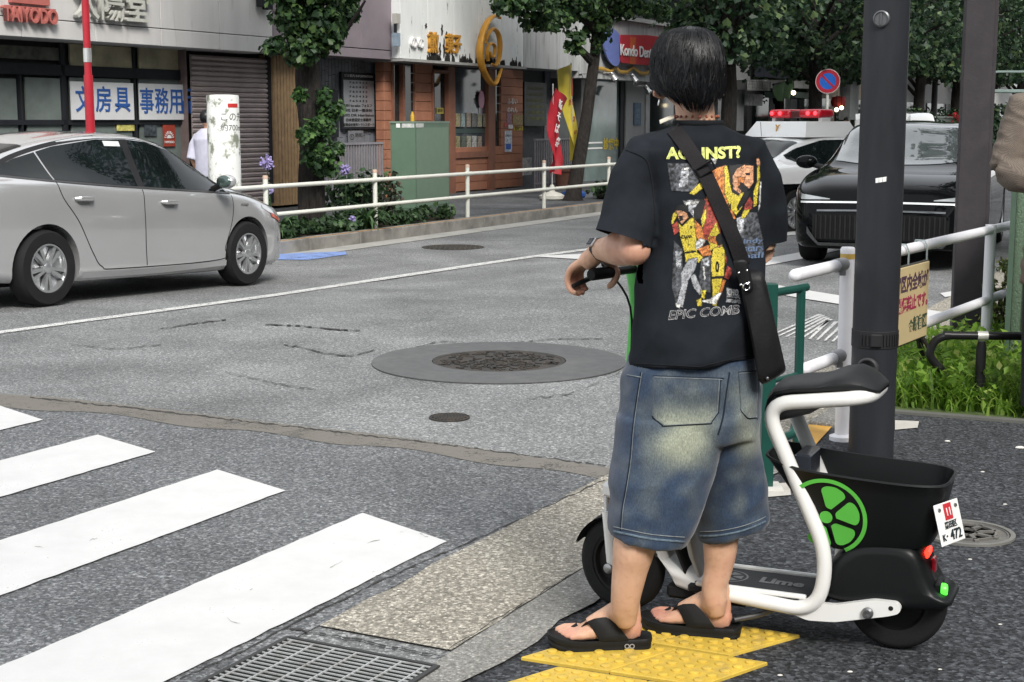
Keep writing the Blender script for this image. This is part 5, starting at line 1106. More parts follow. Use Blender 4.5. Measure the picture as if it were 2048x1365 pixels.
for sg in (-1, 1):
    mk('headlight_blade', front(BC, min(sg*.50, sg*.80), max(sg*.50, sg*.80), lambda y: .70-.015*y*y, lambda y: .70+(abs(y)-.50)*.14+.004, .012, 10, 3), mat('lit lens', (.35, .37, .38), .08, .3, coat=1), bc, world=False)
    mk('headlight', BC.side(1.86, 2.36, lambda x: float(np.interp(x, [1.86, 2.36], [.765, .70])), lambda x: float(np.interp(x, [1.86, 2.1, 2.36], [.80, .80, .745])), .005, sg), mat('smoked lens', (.03, .03, .03), .05, .2, coat=1), bc, world=False)
    mk('bumper_trim', front(BC, min(sg*.60, sg*.72), max(sg*.60, sg*.72), lambda y: .235+(abs(y)-.6)*1.0, lambda y: .27+(abs(y)-.6)*1.3, .014, 6, 2), mat('satin trim', (.18, .185, .19), .2, .9), bc, world=False)
    mk('window', BC.side(-1.2, 1.05, lambda x: float(np.interp(x, [-1.2, 1.05], [1.01, .97])), lambda x: float(np.interp(x, [-1.2, -.6, .2, .7, 1.05], [1.08, 1.34, 1.37, 1.20, .99])), .006, sg), M_carglass, bc, world=False)
    b = MB(); b.ball((.80, sg*1.04, 1.02), .12, sc=(.7, 1.0, .62), n=16); mr = mk('door_mirror', b, M_blk, bc, world=False); mk('mirror_foot', MB().tube([(.82, sg*.85, .96), (.8, sg*.97, .99)], .03, 8), M_blackp, mr, world=False)
    mk('door_gap', BC.line([(.95, .93), (.9, .6), (.85, .3)], .01, .002, sg), M_wellb, bc, world=False)
pl = mk('number_plate', MB().box((2.505, 0, .44), (.012, .33, .165), bev=.004), M_whitesign, bc, world=False)
me = text_me('品川 330', .06, .001, .001); me.transform(frame((2.513, 0, .485), (0, 1, 0), (0, 0, 1))); mk('plate_text', me, mat('plate green', (.02, .1, .05), .5, var=0), pl, world=False, smooth=False)
for x in (1.5, -1.5):
    for sg in (-1, 1): wheel(bc, x, sg*.81, .345, .23, sg, rr=.72, spokes=10)
BC_POS = at_road(1640, 521); tB_, sB_ = st(BC_POS)
hb_ = D.copy(); hb_.rotate(Matrix.Rotation(R(6), 3, 'Z')); BC_POS = BC_POS-N*-.08; nb_ = Vector((-hb_.y, hb_.x, 0)); cfB = BC_POS-nb_*.85+hb_*.1; crB = cfB+hb_*3.0; cfB.z = crB.z = 0; place(bc, cfB, crB); bc.scale = (1.05,)*3

# ---------------------------------------------------------------- police saloon seen from behind
pc = thing('police_car', 'white over black police saloon with red roof light bar seen from behind', 'police car')
PS = CarShape(-2.42, 2.45,
    [(-2.42, .42), (-2.25, .28), (-1.7, .22), (1.7, .2), (2.3, .22), (2.45, .32)],
    [(-2.42, .85), (-2.3, .95), (-1.5, .97), (0, .95), (1.0, .92), (1.8, .80), (2.3, .66), (2.45, .50)],
    [(-2.42, .98), (-2.3, 1.06), (-1.9, 1.09), (-1.65, 1.12), (-1.1, 1.36), (-.5, 1.45), (0, 1.46), (.4, 1.42), (.9, 1.18), (1.25, 1.0), (1.8, .92), (2.2, .82), (2.45, .60)],
    [(-2.42, .70), (-2.3, .82), (-1.8, .88), (0, .90), (1.5, .89), (2.1, .82), (2.35, .66), (2.45, .5)],
    [(-2.42, .62), (-2.2, .70), (-1.75, .70), (-1.1, .58), (-.4, .60), (.3, .61), (.9, .66), (1.3, .72), (1.9, .68), (2.3, .55), (2.45, .4)])
M_pw = mat('white car paint', (.72, .73, .73), .2, var=0, coat=1.0)
def split_paint(me, zsplit, m_lo=1):
    for p in me.polygons:
        c = p.center; p.material_index = m_lo if c.z < zsplit(c.x) else 0
    return me
me = PS.body((1.43, -1.43), .37); o = mk('body', me, [M_pw, M_blk], pc, world=False, ang=28); split_paint(o.data, lambda x: .74 if x > -2.0 else .70)
mk('underbody', MB().box((0, 0, .32), (4.2, 1.35, .28)), M_wellb, pc, world=False)
mk('rear_window', PS.top(.56, lambda y: -1.70+.18*y*y, lambda y: -1.10+.1*y*y, .008), M_carglass, pc, world=False); mk('windscreen', PS.top(.6, lambda y: .45, lambda y: 1.18-.3*y*y, .008), M_carglass, pc, world=False)
for sg in (-1, 1):
    mk('window', PS.side(-1.45, .95, lambda x: float(np.interp(x, [-1.45, -1.2, .95], [1.10, 1.01, .97])), lambda x: float(np.interp(x, [-1.45, -1.2, -.6, .2, .6, .95], [1.15, 1.24, 1.36, 1.36, 1.22, 1.0])), .007, sg), M_carglass, pc, world=False)
    mk('tail_light', PS.side(-2.38, -2.0, lambda x: float(np.interp(x, [-2.38, -2.0], [.80, .87])), lambda x: float(np.interp(x, [-2.38, -2.0], [.92, .93])), .006, sg), mat('red lens', (.3, .01, .01), .1), pc, world=False)
    mk('reflector', front(PS, .1, .2, K(.4), K(.45), .01) if False else MB().box((-2.40, sg*.62, .42), (.03, .2, .05)), mat('red lens', (.3, .01, .01), .1), pc, world=False)
    mk('door_mirror', MB().ball((.75, sg*1.0, 1.02), .1, sc=(.6, 1, .65), n=14), M_pw, pc, world=False); mk('door_gap', PS.line([(-.25, .97), (-.27, .6), (-.25, .3)], .01, .002, sg), M_wellb, pc, world=False)
    b = MB(); b.box((-2.43, sg*.58, .86), (.04, .30, .07), bev=.015); mk('tail_light', b, mat('red lens', (.3, .01, .01), .1), pc, world=False)
me = text_me('POLICE', .155, .002, .006); me.transform(frame((-2.445, 0, .615), (0, -1, 0), (0, 0, 1))); mk('lettering', me, M_whitelet, pc, world=False, smooth=False)
mk('lettering_panel', MB().box((-2.425, 0, .62), (.03, 1.15, .22)), M_blk, pc, world=False)
mk('number_plate', MB().box((-2.43, 0, .83), (.02, .33, .165), bev=.004), M_whitesign, pc, world=False)
lb = mk('light_bar_base', MB().loft([[(x, y, z) for x, y in ((-.95, -.60), (.3, -.60), (.3, .60), (-.95, .60))] if z < 1.46 else [(x, y, z) for x, y in ((-.80, -.48), (.2, -.48), (.2, .48), (-.80, .48))] for z in (1.40, 1.63)]), M_pw, pc, world=False, smooth=False)
for y in (-.45, .45): mk('riser', MB().box((-.35, y, 1.655), (.2, .06, .06)), M_pw, lb, world=False)
M_rl = mat('red beacon lens', (.45, .008, .02), .12, var=.3, vs=7, spec=.8); 
for y0, y1 in ((-.50, -.08), (.08, .50)): mk('red_beacon', MB().box((-.35, (y0+y1)/2, 1.745), (.34, y1-y0, .13), bev=.045, seg=3), M_rl, lb, world=False)
mk('speaker', MB().box((-.35, 0, 1.735), (.28, .17, .10), bev=.01), mat('dark red centre', (.08, .02, .02), .4), lb, world=False)
for y in (-.28, -.42, .26, .42): mk('lamp', MB().ball((-.53, y, 1.75), .03, n=10), mat('lit red lamp', (1, .03, .04), .3, var=0, emis=2.5), lb, world=False)
me = text_me('Y', .13, .003, .004); me.transform(frame((-.887, 0, 1.53), (0, -1, 0), (.35, 0, 1))); mk('emblem', me, M_gold, lb, world=False, smooth=False)
mk('aerial', MB().tube([(-1.0, .2, 1.41), (-1.03, .2, 1.62)], .004, 6), M_blackp, pc, world=False)
for x in (1.43, -1.43):
    for sg in (-1, 1): wheel(pc, x, sg*.78, .335, .21, sg, rr=.68)
hp = R(51); hd_ = Vector((math.sin(hp), math.cos(hp), 0)); rc = at_y(1410, 300, 21.3); rc.z = 0; c0_ = rc+hd_*2.42
place(pc, c0_+hd_*1.43+ZUP*-.10, c0_-hd_*1.43+ZUP*-.10)

# ---------------------------------------------------------------- white van far back between the poles
vc = thing('white_van', 'white van far down the street, only its roof edge showing between the poles', 'van')
VS = CarShape(-2.2, 2.2, [(-2.2, .35), (-1.8, .22), (1.8, .22), (2.2, .35)], [(-2.2, 1.05), (0, 1.05), (1.5, 1.05), (2.0, .95), (2.2, .7)], [(-2.2, 1.75), (-2.0, 1.9), (0, 1.93), (.8, 1.88), (1.3, 1.55), (1.75, 1.15), (2.0, 1.02), (2.2, .8)], [(-2.2, .72), (-2, .82), (0, .84), (1.8, .82), (2.2, .65)], [(-2.2, .66), (-2, .72), (0, .72), (.8, .70), (1.5, .68), (2.2, .5)])
mk('body', VS.body((1.35, -1.35), .34), M_pw, vc, world=False, ang=30); mk('windscreen', VS.top(.64, lambda y: .85, lambda y: 1.72-.2*y*y, .008), M_carglass, vc, world=False)
for sg in (-1, 1): mk('window', VS.side(-1.9, 1.2, K(1.2), lambda x: float(np.interp(x, [-1.9, .8, 1.2], [1.7, 1.68, 1.5])), .008, sg), M_carglass, vc, world=False)
for x in (1.35, -1.35):
    for sg in (-1, 1): wheel(vc, x, sg*.74, .31, .19, sg)
pv = at_s(1775, 300, 9.4); tV = st(pv)[0]; place(vc, ts(tV+2.7, 9.4, -.15), ts(tV, 9.4, -.15))
# ================================================================ near furniture at the kerb
p = at_z(1741, 917); bp_ = thing('lamp_pole', 'thick round black pole with a bolted band and a white sticker beside the scooter', 'pole', tuple(p))
M_pole = mat('black pole coating', (.022, .024, .028), .42, var=.22, vs=3.5, dirt=(.032, .032, .035), ds=5, dmin=.6, dmax=.8, bump=.15, bs=60, stretch=(2, 2, .5))
r = .100
mk('shaft', MB().lathe([(r*1.02, 0), (r*1.02, 1.0), (r, 2.2), (r*.93, 6), (r*.9, 7)], 40), M_pole, bp_, world=False)
zb = at_y(1740, 682, p.y-r).z; b = MB(); b.lathe([(r*1.035, zb-.04), (r*1.055, zb-.038), (r*1.055, zb+.038), (r*1.035, zb+.04)], 40, caps=False)
for k in range(14): a = -2.4+k*.14; b.box((r*1.07, 0, zb), (.008, .006, .05), M=Matrix.Rotation(a, 4, 'Z'))
b.box((r*1.07, 0, zb), (.02, .05, .06), M=Matrix.Rotation(-1.75, 4, 'Z'), bev=.005); mk('band', b, mat('black steel band', (.02, .02, .022), .5), bp_, world=False)
ac = math.atan2(-p.y, -p.x)
def on_pole(u, v, name, mb_fn, m, off=0.0):
    q = at_y(u, v, p.y-r*.95); a = math.atan2(q.y-p.y, q.x-p.x); M = Matrix.Translation((0, 0, q.z))@Matrix.Rotation(a, 4, 'Z')@Matrix.Translation((r, 0, 0))@Matrix.Rotation(math.pi/2, 4, 'Y'); b = MB(); mb_fn(b, M); return mk(name, b, m, bp_, world=False)
on_pole(1735, 737, 'hand_hole_ring', lambda b, M: b.lathe([(.048, -.02), (.048, .015), (.042, .022), (.036, .02), (.036, .002), (.001, .0)], 28, M), mat('worn ring', (.045, .045, .048), .4))
on_pole(1763, 38, 'bolt_cap', lambda b, M: (b.lathe([(.036, -.02), (.036, .012), (.030, .016), (.028, .008), (.001, .008)], 24, M), b.box((0, 0, .01), (.05, .006, .012), M=M)), mat('steel cap', (.12, .125, .13), .4, .5))
q = at_y(1762, 360, p.y-r); a = math.atan2(q.y-p.y, q.x-p.x); b = MB(); rr = r+.0015
hw = .0245/rr
for k in range(6):
    a0 = a-hw+2*hw*k/6; a1 = a0+2*hw/6; z0 = q.z-.011-.004*(k/6-.5)*-2; z1 = z0+.021
    b.quad(*[(rr*math.cos(x), rr*math.sin(x), z) for x, z in ((a0, z0), (a1, z0+.0013), (a1, z1+.0013), (a0, z1))])
mk('sticker', b, mat('white sticker paper', (.8, .8, .78), .5, var=.03), bp_, world=False)

p = at_z(1930, 712); cl = thing('square_column', 'square dark brown painted steel column standing in the grass', 'column', tuple(p), R(-12))
b = MB(); b.box((0, .09, 2.75), (.185, .18, 5.5), bev=.006); mk('shaft', b, mat('brown grey column paint', (.040, .036, .040), .55, var=.12, vs=5, bump=.35, bs=35, dirt=(.052, .046, .048), ds=6), cl, world=False)
b = MB(); b.box((.105, .06, 2.75), (.02, .03, 5.5)); mk('conduit', b, mat('brown grey conduit', (.05, .045, .05), .5), cl, world=False); mk('conduit_bracket', MB().box((.103, .05, .82), (.03, .06, .04), bev=.004), mat('brown grey conduit', (.05, .045, .05), .5), cl, world=False)

# white guard rail with the hanging notice
M_wrail = mat('white rail paint', (.70, .70, .73), .35, var=.05, vs=6, dirt=(.40, .40, .40), ds=7, dmin=.62, dmax=.82, bump=.1, bs=70)
P0 = at_z(1683, 880); wg = thing('guard_rail', 'white two-rail pedestrian barrier starting beside the thick black pole', 'guard rail', tuple(P0))
b = MB(); b.tube([P0, P0+ZUP*.915], .034, 24); po = mk('post', b, M_wrail, wg); mk('cap', MB().lathe([(.035, .915), (.036, .935), (.03, .946), (.001, .948)], 24, Matrix.Translation(P0)), M_wrail, po); mk('yellow_band', MB().tube([P0+ZUP*.89, P0+ZUP*.915], .0348, 24), mat('ochre reflective band', (.5, .33, .08), .4), po)
mk('base_plate', MB().lathe([(.06, 0), (.06, .02), (.036, .03)], 24, Matrix.Translation(P0)), M_wrail, po)
dr_ = Vector((1.74, 2.74, 0)).normalized()
def rail_pt(u, z):
    """point of the rail line seen at column u"""
    rx = (u-1024)/F; best = None
    k = (rx*P0.y*1.012-P0.x)/(dr_.x-rx*dr_.y*1.012); return P0+dr_*k+ZUP*z
for z, ul in ((.868, 1581), (.425, 1606)):
    a = rail_pt(ul, z)+Vector((.02, -.02, 0))*0; off = Vector((-dr_.y, dr_.x, 0))*-.0
    e = P0+dr_*6.5+ZUP*z; a2 = P0-dr_*.07+ZUP*z; b = MB(); d = (a2-a).normalized()
    b.tube([a-d*.0, a+d*.006, a+d*.016, a+d*.03, a2], [.006, .018, .026, .029, .029], 18); b.tube([P0+dr_*.07+ZUP*z, e], .029, 18); mk('rail', b, M_wrail, wg)
    b = MB(); b.tube([P0-dr_*.16+ZUP*z, P0-dr_*.055+ZUP*z], .0325, 16); b.tube([P0-dr_*.07+ZUP*z, P0+dr_*.07+ZUP*z], .014, 10); b.box(tuple(P0-dr_*.09+ZUP*(z-.035)), (.03, .09, .025)); mk('clamp', b, mat('weathered clamp', (.33, .33, .34), .5, .2), wg)
for k in (2.6, 5.2):
    q = P0+dr_*k; mk('post', MB().tube([q, q+ZUP*.9], .034, 16), M_wrail, wg)
# notice hung from the rail
pr_ = rail_pt(1834, .868); hn = thing('hanging_notice', 'tan no smoking notice board hanging from the white rail behind the black pole', 'sign', tuple(pr_))
zt_, zb_ = .80, .37; nrm = Vector((dr_.y, -dr_.x, 0)); o_ = pr_+nrm*.045; Lp = .62
M = frame(o_-dr_*(Lp/2)+ZUP*((zt_+zb_)/2-.868), dr_, ZUP)
b = MB(); b.box((0, 0, -.004), (Lp, zt_-zb_, .012), bev=.005, M=M); mk('backing', b, mat('dark notice edge', (.05, .05, .045), .5), hn); b = MB(); b.box((0, 0, .004), (Lp-.02, zt_-zb_-.02, .008), bev=.003, M=M); mk('board', b, mat('tan notice board', (.50, .40, .22), .5, var=.05), hn)
for tx, dy, sz, m in (('新宿区内全域が', .11, .075, mat('dark violet ink', (.06, .03, .06), .5, var=0)), ('路上喫煙禁止です。', 0, .066, mat('crimson ink', (.28, .02, .07), .5, var=0)), ('✿新宿区', -.12, .065, mat('dark green ink', (.03, .06, .04), .5, var=0))):
    me = text_me(tx, sz*1.25, .0008, .003, align='RIGHT'); xm = max(v.co.x for v in me.vertices)
    me.transform(M@Matrix.Translation((Lp/2-.025-xm, dy, .009))); mk('lettering', me, m, hn, smooth=False)
for k in (.04, .36):
    c = pr_-dr_*k; b = MB(); b.tube([c+nrm*.045-ZUP*.07, c+nrm*.045, c+nrm*.03+ZUP*.034, c-nrm*.02+ZUP*.034, c-nrm*.034, c-nrm*.03-ZUP*.03], .005, 8); mk('hook', b, mat('galvanised hook', (.35, .4, .4), .4, .6), hn)

# green hoop barrier
M_gb = mat('dark green barrier paint', (.010, .058, .045), .35, var=.1, vs=6, coat=.3)
g0 = at_z(1531, 978); g1 = Vector((1.245, 6.33, 0)); gb = thing('hoop_barrier', 'dark green steel hoop barrier behind the shoulder bag', 'barrier', tuple(g0))
zt0 = at_y(1531, 567, g0.y).z
b = MB(); b.box((g0.x, g0.y, zt0/2), (.055, .055, zt0), bev=.004); mk('post', b, M_gb, gb)
zr1 = .835; dd_ = (g1-g0).normalized()
mk('rail', MB().tube([g0+ZUP*zr1, g1+dd_*.045+ZUP*zr1], .0185, 14), M_gb, gb); mk('post', MB().tube([g1, g1+ZUP*zr1], .020, 16), M_gb, gb); mk('rail', MB().tube([g0+ZUP*.46, g1+ZUP*.46], .011, 10), M_gb, gb)
mk('rail', MB().tube(bends([g0+ZUP*.20, g1-dd_*.02+ZUP*.20, g1-dd_*.02+ZUP*.3], .08), .0185, 12), M_gb, gb); mk('foot_plate', MB().box((g0.x, g0.y, .008), (.13, .13, .016)), mat('pale base plate', (.5, .49, .46), .8), gb)

# black cycle stand rail with its posts, grass, shrub
q = at_z(1957, 818); br = thing('barrier_rail', 'low black tubular planting rail with a hooked end and a pale clamp', 'rail', tuple(q)); zz = at_y(1957, 672, q.y).z
rd_ = Vector((1, -.06, 0)).normalized(); M_bk = mat('black rail paint', (.012, .012, .013), .35, var=.1)
pts = [q-rd_*.235+ZUP*(zz-.19)+Vector((.03, 0, 0)), q-rd_*.27+ZUP*(zz-.11), q-rd_*.245+ZUP*(zz-.03), q-rd_*.17+ZUP*zz, q-rd_*.05+ZUP*zz, q+rd_*1.5+ZUP*zz]
mk('rail', MB().tube(cr(pts, 6), .0225, 14), M_bk, br)
for k in (0, .285, 1.2): mk('post', MB().tube([q+rd_*k, q+rd_*k+ZUP*(zz-.06), q+rd_*k+ZUP*(zz-.03)], [.027, .027, .02], 14), M_bk, br); mk('clamp', MB().tube([q+rd_*(k-.025)+ZUP*zz, q+rd_*(k+.03)+ZUP*zz], .0255, 14), mat('pale clamp', (.55, .55, .5), .4, .3), br)
M_grass = leafmat('fresh grass', [(0, (.08, .16, .02)), (.5, (.20, .37, .045)), (.85, (.34, .52, .09)), (1, (.46, .52, .17))], .6)
rg = np.random.default_rng(8); b = MB()
ga, gb_, gc_, gd_ = at_z(1792, 812), at_z(2075, 838), at_z(2075, 690), at_z(1800, 745)
def gpt():
    a, c = rg.random(), rg.random(); return (ga*(1-a)+gb_*a)*(1-c)+(gd_*(1-a)+gc_*a)*c
for k in range(720):
    c = gpt(); hgt = rg.uniform(.14, .30)*(1.25 if rg.random() < .2 else 1)
    for j in range(11):
        a = rg.uniform(0, 6.283); dx = Vector((math.cos(a), math.sin(a), 0)); sd = Vector((-dx.y, dx.x, 0)); L_ = hgt*rg.uniform(.6, 1.25); w = rg.uniform(.005, .011); ang = rg.uniform(.9, 1.5); x = z = 0.0; rows = []; o_ = c+Vector(rg.normal(size=3)*.035); o_.z = 0
        for s in range(5):
            f = s/4; rows.append([o_+dx*x+ZUP*z-sd*w*(1-f*.95), o_+dx*x+ZUP*z+sd*w*(1-f*.95)]); x += L_/4*math.cos(ang); z = max(.005, z+L_/4*math.sin(ang)); ang -= rg.uniform(.2, .6)
        b.loft(rows, False, False)
cl = []
for k in range(150): c = gpt(); cl.append(((c.x, c.y, rg.uniform(.10, .26)), (.12, .12, .08), 16))
leaves(b, cl, .06, rg, 'leaf', .6); tag(mk('grass', b, M_grass, smooth=False), kind='stuff')
sb = MB(); sb.add([(x.x, x.y, .003) for x in (at_z(1785, 822), at_z(2100, 846), at_z(2100, 640), at_z(1795, 745))], [(0, 1, 2, 3)]); struct('grass_bed', sb, mat('grass bed soil', (.07, .10, .03), .95), smooth=False)
kq = MB(); a_, c_ = at_z(1788, 828), at_z(2100, 852); n_ = Vector((0, .07, 0))
kq.add([(x.x, x.y, z) for z in (.0, .014) for x in (a_, c_, c_+n_, a_+n_)], [(4, 5, 6, 7), (0, 1, 5, 4), (3, 7, 6, 2)]); struct('bed_edging', kq, mat('dark edging concrete', (.11, .11, .10), .9, dirt=(.05, .05, .05)), smooth=False)
lg = bush('shrub', 'low olive-leaved weed bush in the grass left of the low black rail', at_z(1865, 790), (.22, .2, .13), 260, leafmat('olive leaves', [(0, (.05, .06, .015)), (.6, (.12, .13, .03)), (1, (.2, .2, .06))], .3), 33, .035, shape='leaf')
# azalea with bare stems at the right edge
az = thing('azalea', 'sparse azalea with bare twiggy stems and yellow-green tips right of the square column', 'shrub', tuple(at_z(2012, 705))); c0 = at_z(2012, 705); rg = np.random.default_rng(10); b = MB(); lf_ = MB(); cl = []
for k in range(34):
    a = rg.uniform(0, 6.283); u = rg.uniform(1968, 2062); v = rg.uniform(512, 660); e = at_y(u, v, c0.y+rg.uniform(-.3, .3)); m = c0*.5+e*.5+Vector(rg.normal(size=3)*.05); s_ = c0+Vector((rg.normal()*.05, rg.normal()*.05, 0)); b.tube(cr([s_, m, e], 4), list(np.linspace(.009, .003, 9)), 5); cl.append((tuple(e), (.06, .06, .028), 46))
mk('stems', b, mat('azalea twig', (.05, .04, .035), .9), az); leaves(lf_, cl, .034, rg, 'leaf'); mk('foliage', lf_, leafmat('azalea leaves', [(0, (.03, .055, .015)), (.5, (.09, .13, .025)), (1, (.24, .26, .06))], .3), az, smooth=False)
# green mesh cage with orange notice
q = at_y(2027, 500, 8.9); gm = thing('mesh_cage', 'green mesh cage with an orange notice at the right picture edge', 'cage', (q.x, q.y, 0), R(-21)); z1 = at_y(2027, 372, 8.9).z
b = MB(); b.box((.3, .3, z1/2), (.6, .6, z1), bev=.02, seg=2); mk('mesh_panel', b, mat('green mesh', (.10, .155, .10), .6, var=.3, vs=60, bump=.8, bs=90, bd=.01), gm, world=False)
b = MB()
for x, y in ((-.012, -.012), (.612, -.012)): b.box((x, y, z1/2), (.03, .03, z1))
mk('frame_post', b, mat('green cage frame', (.06, .10, .07), .5), gm, world=False); b = MB(); zc = at_y(2045, 605, 8.9).z; b.box((.22, -.008, zc), (.3, .012, .32)); mk('orange_notice', b, mat('orange notice', (.75, .33, .02), .5, var=.1, vs=12), gm, world=False)
o = thing('wire_stand', 'thin wire stand rising behind the tweed jacket sleeve', 'stand', (q.x+.05, q.y+.9, 0)); b = MB(); zA = at_y(2030, 183, q.y+.9).z; zB = at_y(2040, 144, q.y+.9).z
for x in (.06, .36): b.tube([(x, 0, 0), (x, 0, zA)], .008, 6)
b.tube([(-.03, 0, zA), (.5, 0, zA)], .012, 6); b.tube(bends([(.03, 0, zA), (.06, 0, zB), (.45, 0, zB), (.45, 0, zA)], .04), .008, 6); mk('wire', b, mat('grey green wire', (.25, .32, .30), .4, .4), o, world=False)
# ================================================================ the shared seated scooter
SR = at_z(1800, 1294); SFr = at_z(1246, 1216); sh_ = (SFr-SR).normalized(); SYAW = math.atan2(sh_.y, sh_.x)
sco = thing('seated_scooter', 'white electric scooter with black seat, green stem and black basket with green citrus logo', 'scooter', (SR.x, SR.y, 0), SYAW)
M_sw = mat('white frame enamel', (.72, .72, .70), .25, var=.03, vs=4, coat=.5, dirt=(.45, .44, .42), ds=9, dmin=.66, dmax=.85)
M_sb = mat('black seat plastic', (.016, .017, .018), .5, var=.1, bump=.12, bs=260, bd=.001); M_tub = mat('black tub plastic', (.007, .008, .0085), .38, var=.15, vs=4, bump=.06, bs=160, bd=.001)
M_lime = mat('lime green', (.10, .46, .06), .45, var=.03); M_lime2 = mat('lime green stem paint', (.09, .50, .08), .35, var=.05, coat=.4); M_rub = mat('black rubber', (.012, .012, .0125), .75, bump=.3, bs=120)
def spart(name, mb, m, par=None, **k): return mk(name, mb, m, par or sco, world=False, **k)
near = [(.505, .120, .132), (.222, .128, .115), (.196, .128, .29), (.398, .128, .727), (.095, .128, .768)]
path = bends([*near, *[(a, -l, z) for a, l, z in near[::-1]]], .085, 8)
spart('frame', MB().tube(path, .0220, 18), M_sw)
# seat pad
def rrect(cx, hw, z0, z1, n=28, ex=3.2):
    out = []
    for j in range(n):
        a = 2*math.pi*j/n; c, s = math.cos(a), math.sin(a); out.append((cx, hw*math.copysign(abs(c)**(2/ex), c), (z0+z1)/2+(z1-z0)/2*math.copysign(abs(s)**(2/ex), s)))
    return out
st_ = [(.412, .055, .690, .70), (.408, .075, .692, .725), (.392, .10, .715, .763), (.365, .118, .745, .788), (.30, .125, .760, .802), (.235, .128, .765, .808), (.20, .130, .768, .815), (.15, .132, .771, .834), (.10, .130, .773, .842), (.062, .122, .775, .832), (.03, .11, .776, .812), (.012, .095, .778, .800), (.006, .07, .78, .792)]
st_ = [(.072+(a-.006)*(.412-.072)/.406, hw, z0-.004, z1-.004) for a, hw, z0, z1 in st_]; rings = []
for a, hw, z0, z1 in st_:
    r_ = rrect(a, hw, z0, z1); rings.append([(x, y, z-(.010*(y/hw)**2 if z > (z0+z1)/2 else 0)) for x, y, z in r_])
spart('seat', MB().loft(rings), M_sb, ang=60)
spart('seat_base', MB().box((.25, 0, .752), (.25, .20, .02), bev=.006), M_tub); spart('seat_latch', MB().loft([rrect(.37, .07, .66, .74), rrect(.28, .08, .69, .75), rrect(.22, .06, .73, .755)]), mat('grey latch', (.12, .12, .12), .5))
# tub basket
TUB = [(.300, -.082, .205, .100), (.315, -.09, .222, .107), (.40, -.108, .285, .128), (.50, -.124, .362, .146), (.545, -.131, .400, .152)]
def tub_ring(z, a0, a1, hw, ins=0.0, n=64):
    out = []; ca, ha = (a0+a1)/2, (a1-a0)/2-ins; hw = hw-ins
    for j in range(n):
        t = 2*math.pi*j/n; c, s = math.cos(t), math.sin(t); ex = 4.5; x = ca+ha*math.copysign(abs(c)**(2/ex), c); y = hw*math.copysign(abs(s)**(2/ex), s)
        zz = z; f = (z-.30)/.245
        zz += f*(-.022+.030*((x-a0)/(a1-a0))**2+.018*(1 if y < 0 else 0)*0+.024*max(0, ((x-ca)/ha-.55))) ; zz += (1-f)*.035*(1-(x-a0)/(a1-a0)); out.append((x, y, zz))
    return out
outer = [tub_ring(*t) for t in TUB]; inner = [tub_ring(*t, ins=.006) for t in TUB]; inner[0] = [(x, y, z+.006) for x, y, z in inner[0]]
lip = [[(x, y, z+.003) for x, y, z in tub_ring(*TUB[-1], ins=-.004)], [(x, y, z+.008) for x, y, z in tub_ring(*TUB[-1], ins=0)], [(x, y, z+.007) for x, y, z in tub_ring(*TUB[-1], ins=.005)]]
tub = spart('basket', MB().loft(outer+lip+inner[::-1]), M_tub, ang=50)
def tub_l(a, z):
    lo = 0
    zs_ = [t[0] for t in TUB]; return float(np.interp(z, zs_, [t[3] for t in TUB]))+.0025
def tub_patch(poly, name, m, sg=1):
    """fan patch in (a, z) laid on the tub side"""
    c = (sum(p[0] for p in poly)/len(poly), sum(p[1] for p in poly)/len(poly)); V = [(c[0], sg*tub_l(*c), c[1])]+[(a, sg*tub_l(a, z), z) for a, z in poly]; n = len(poly); mb = MB(); mb.add(V, [(0, i+1, (i+1) % n+1) for i in range(n)]); return spart(name, mb, m, tub, smooth=False)
lc = (.205, .407)
def pol(r, d): return (lc[0]-r*math.cos(R(d)), lc[1]+r*math.sin(R(d)))
for sg in (1, -1):
    b = MB(); rr = [(pol(.107, d), pol(.119, d)) for d in range(-62, 140, 4)]; b.loft([[(a[0], sg*tub_l(*a), a[1]), (c[0], sg*tub_l(*c), c[1])] for a, c in rr], False, False); lr = spart('logo_ring', b, M_lime, tub, smooth=False)
    for k in (0, 1, 4, 5):
        d0 = 14+k*60; core = [pol(.030, d0-15), pol(.088, d0-25.5), pol(.097, d0-16), pol(.100, d0), pol(.097, d0+16), pol(.088, d0+25.5), pol(.030, d0+15)]
        P_ = [(p.x, p.y) for p in bends([Vector((*q, 0)) for q in core+[core[0]]], .01, 3)]; tub_patch(P_[:-1], 'logo_segment', M_lime, sg)
    tub_patch([pol(.019, d) for d in range(0, 360, 15)], 'logo_dot', M_lime, sg)
spart('divider', MB().box((.30, -.03, .50), (.05, .14, .13), M=Matrix.Rotation(0, 4, 'X'), bev=.006), mat('dark clear panel', (.03, .035, .045), .15, spec=.7))
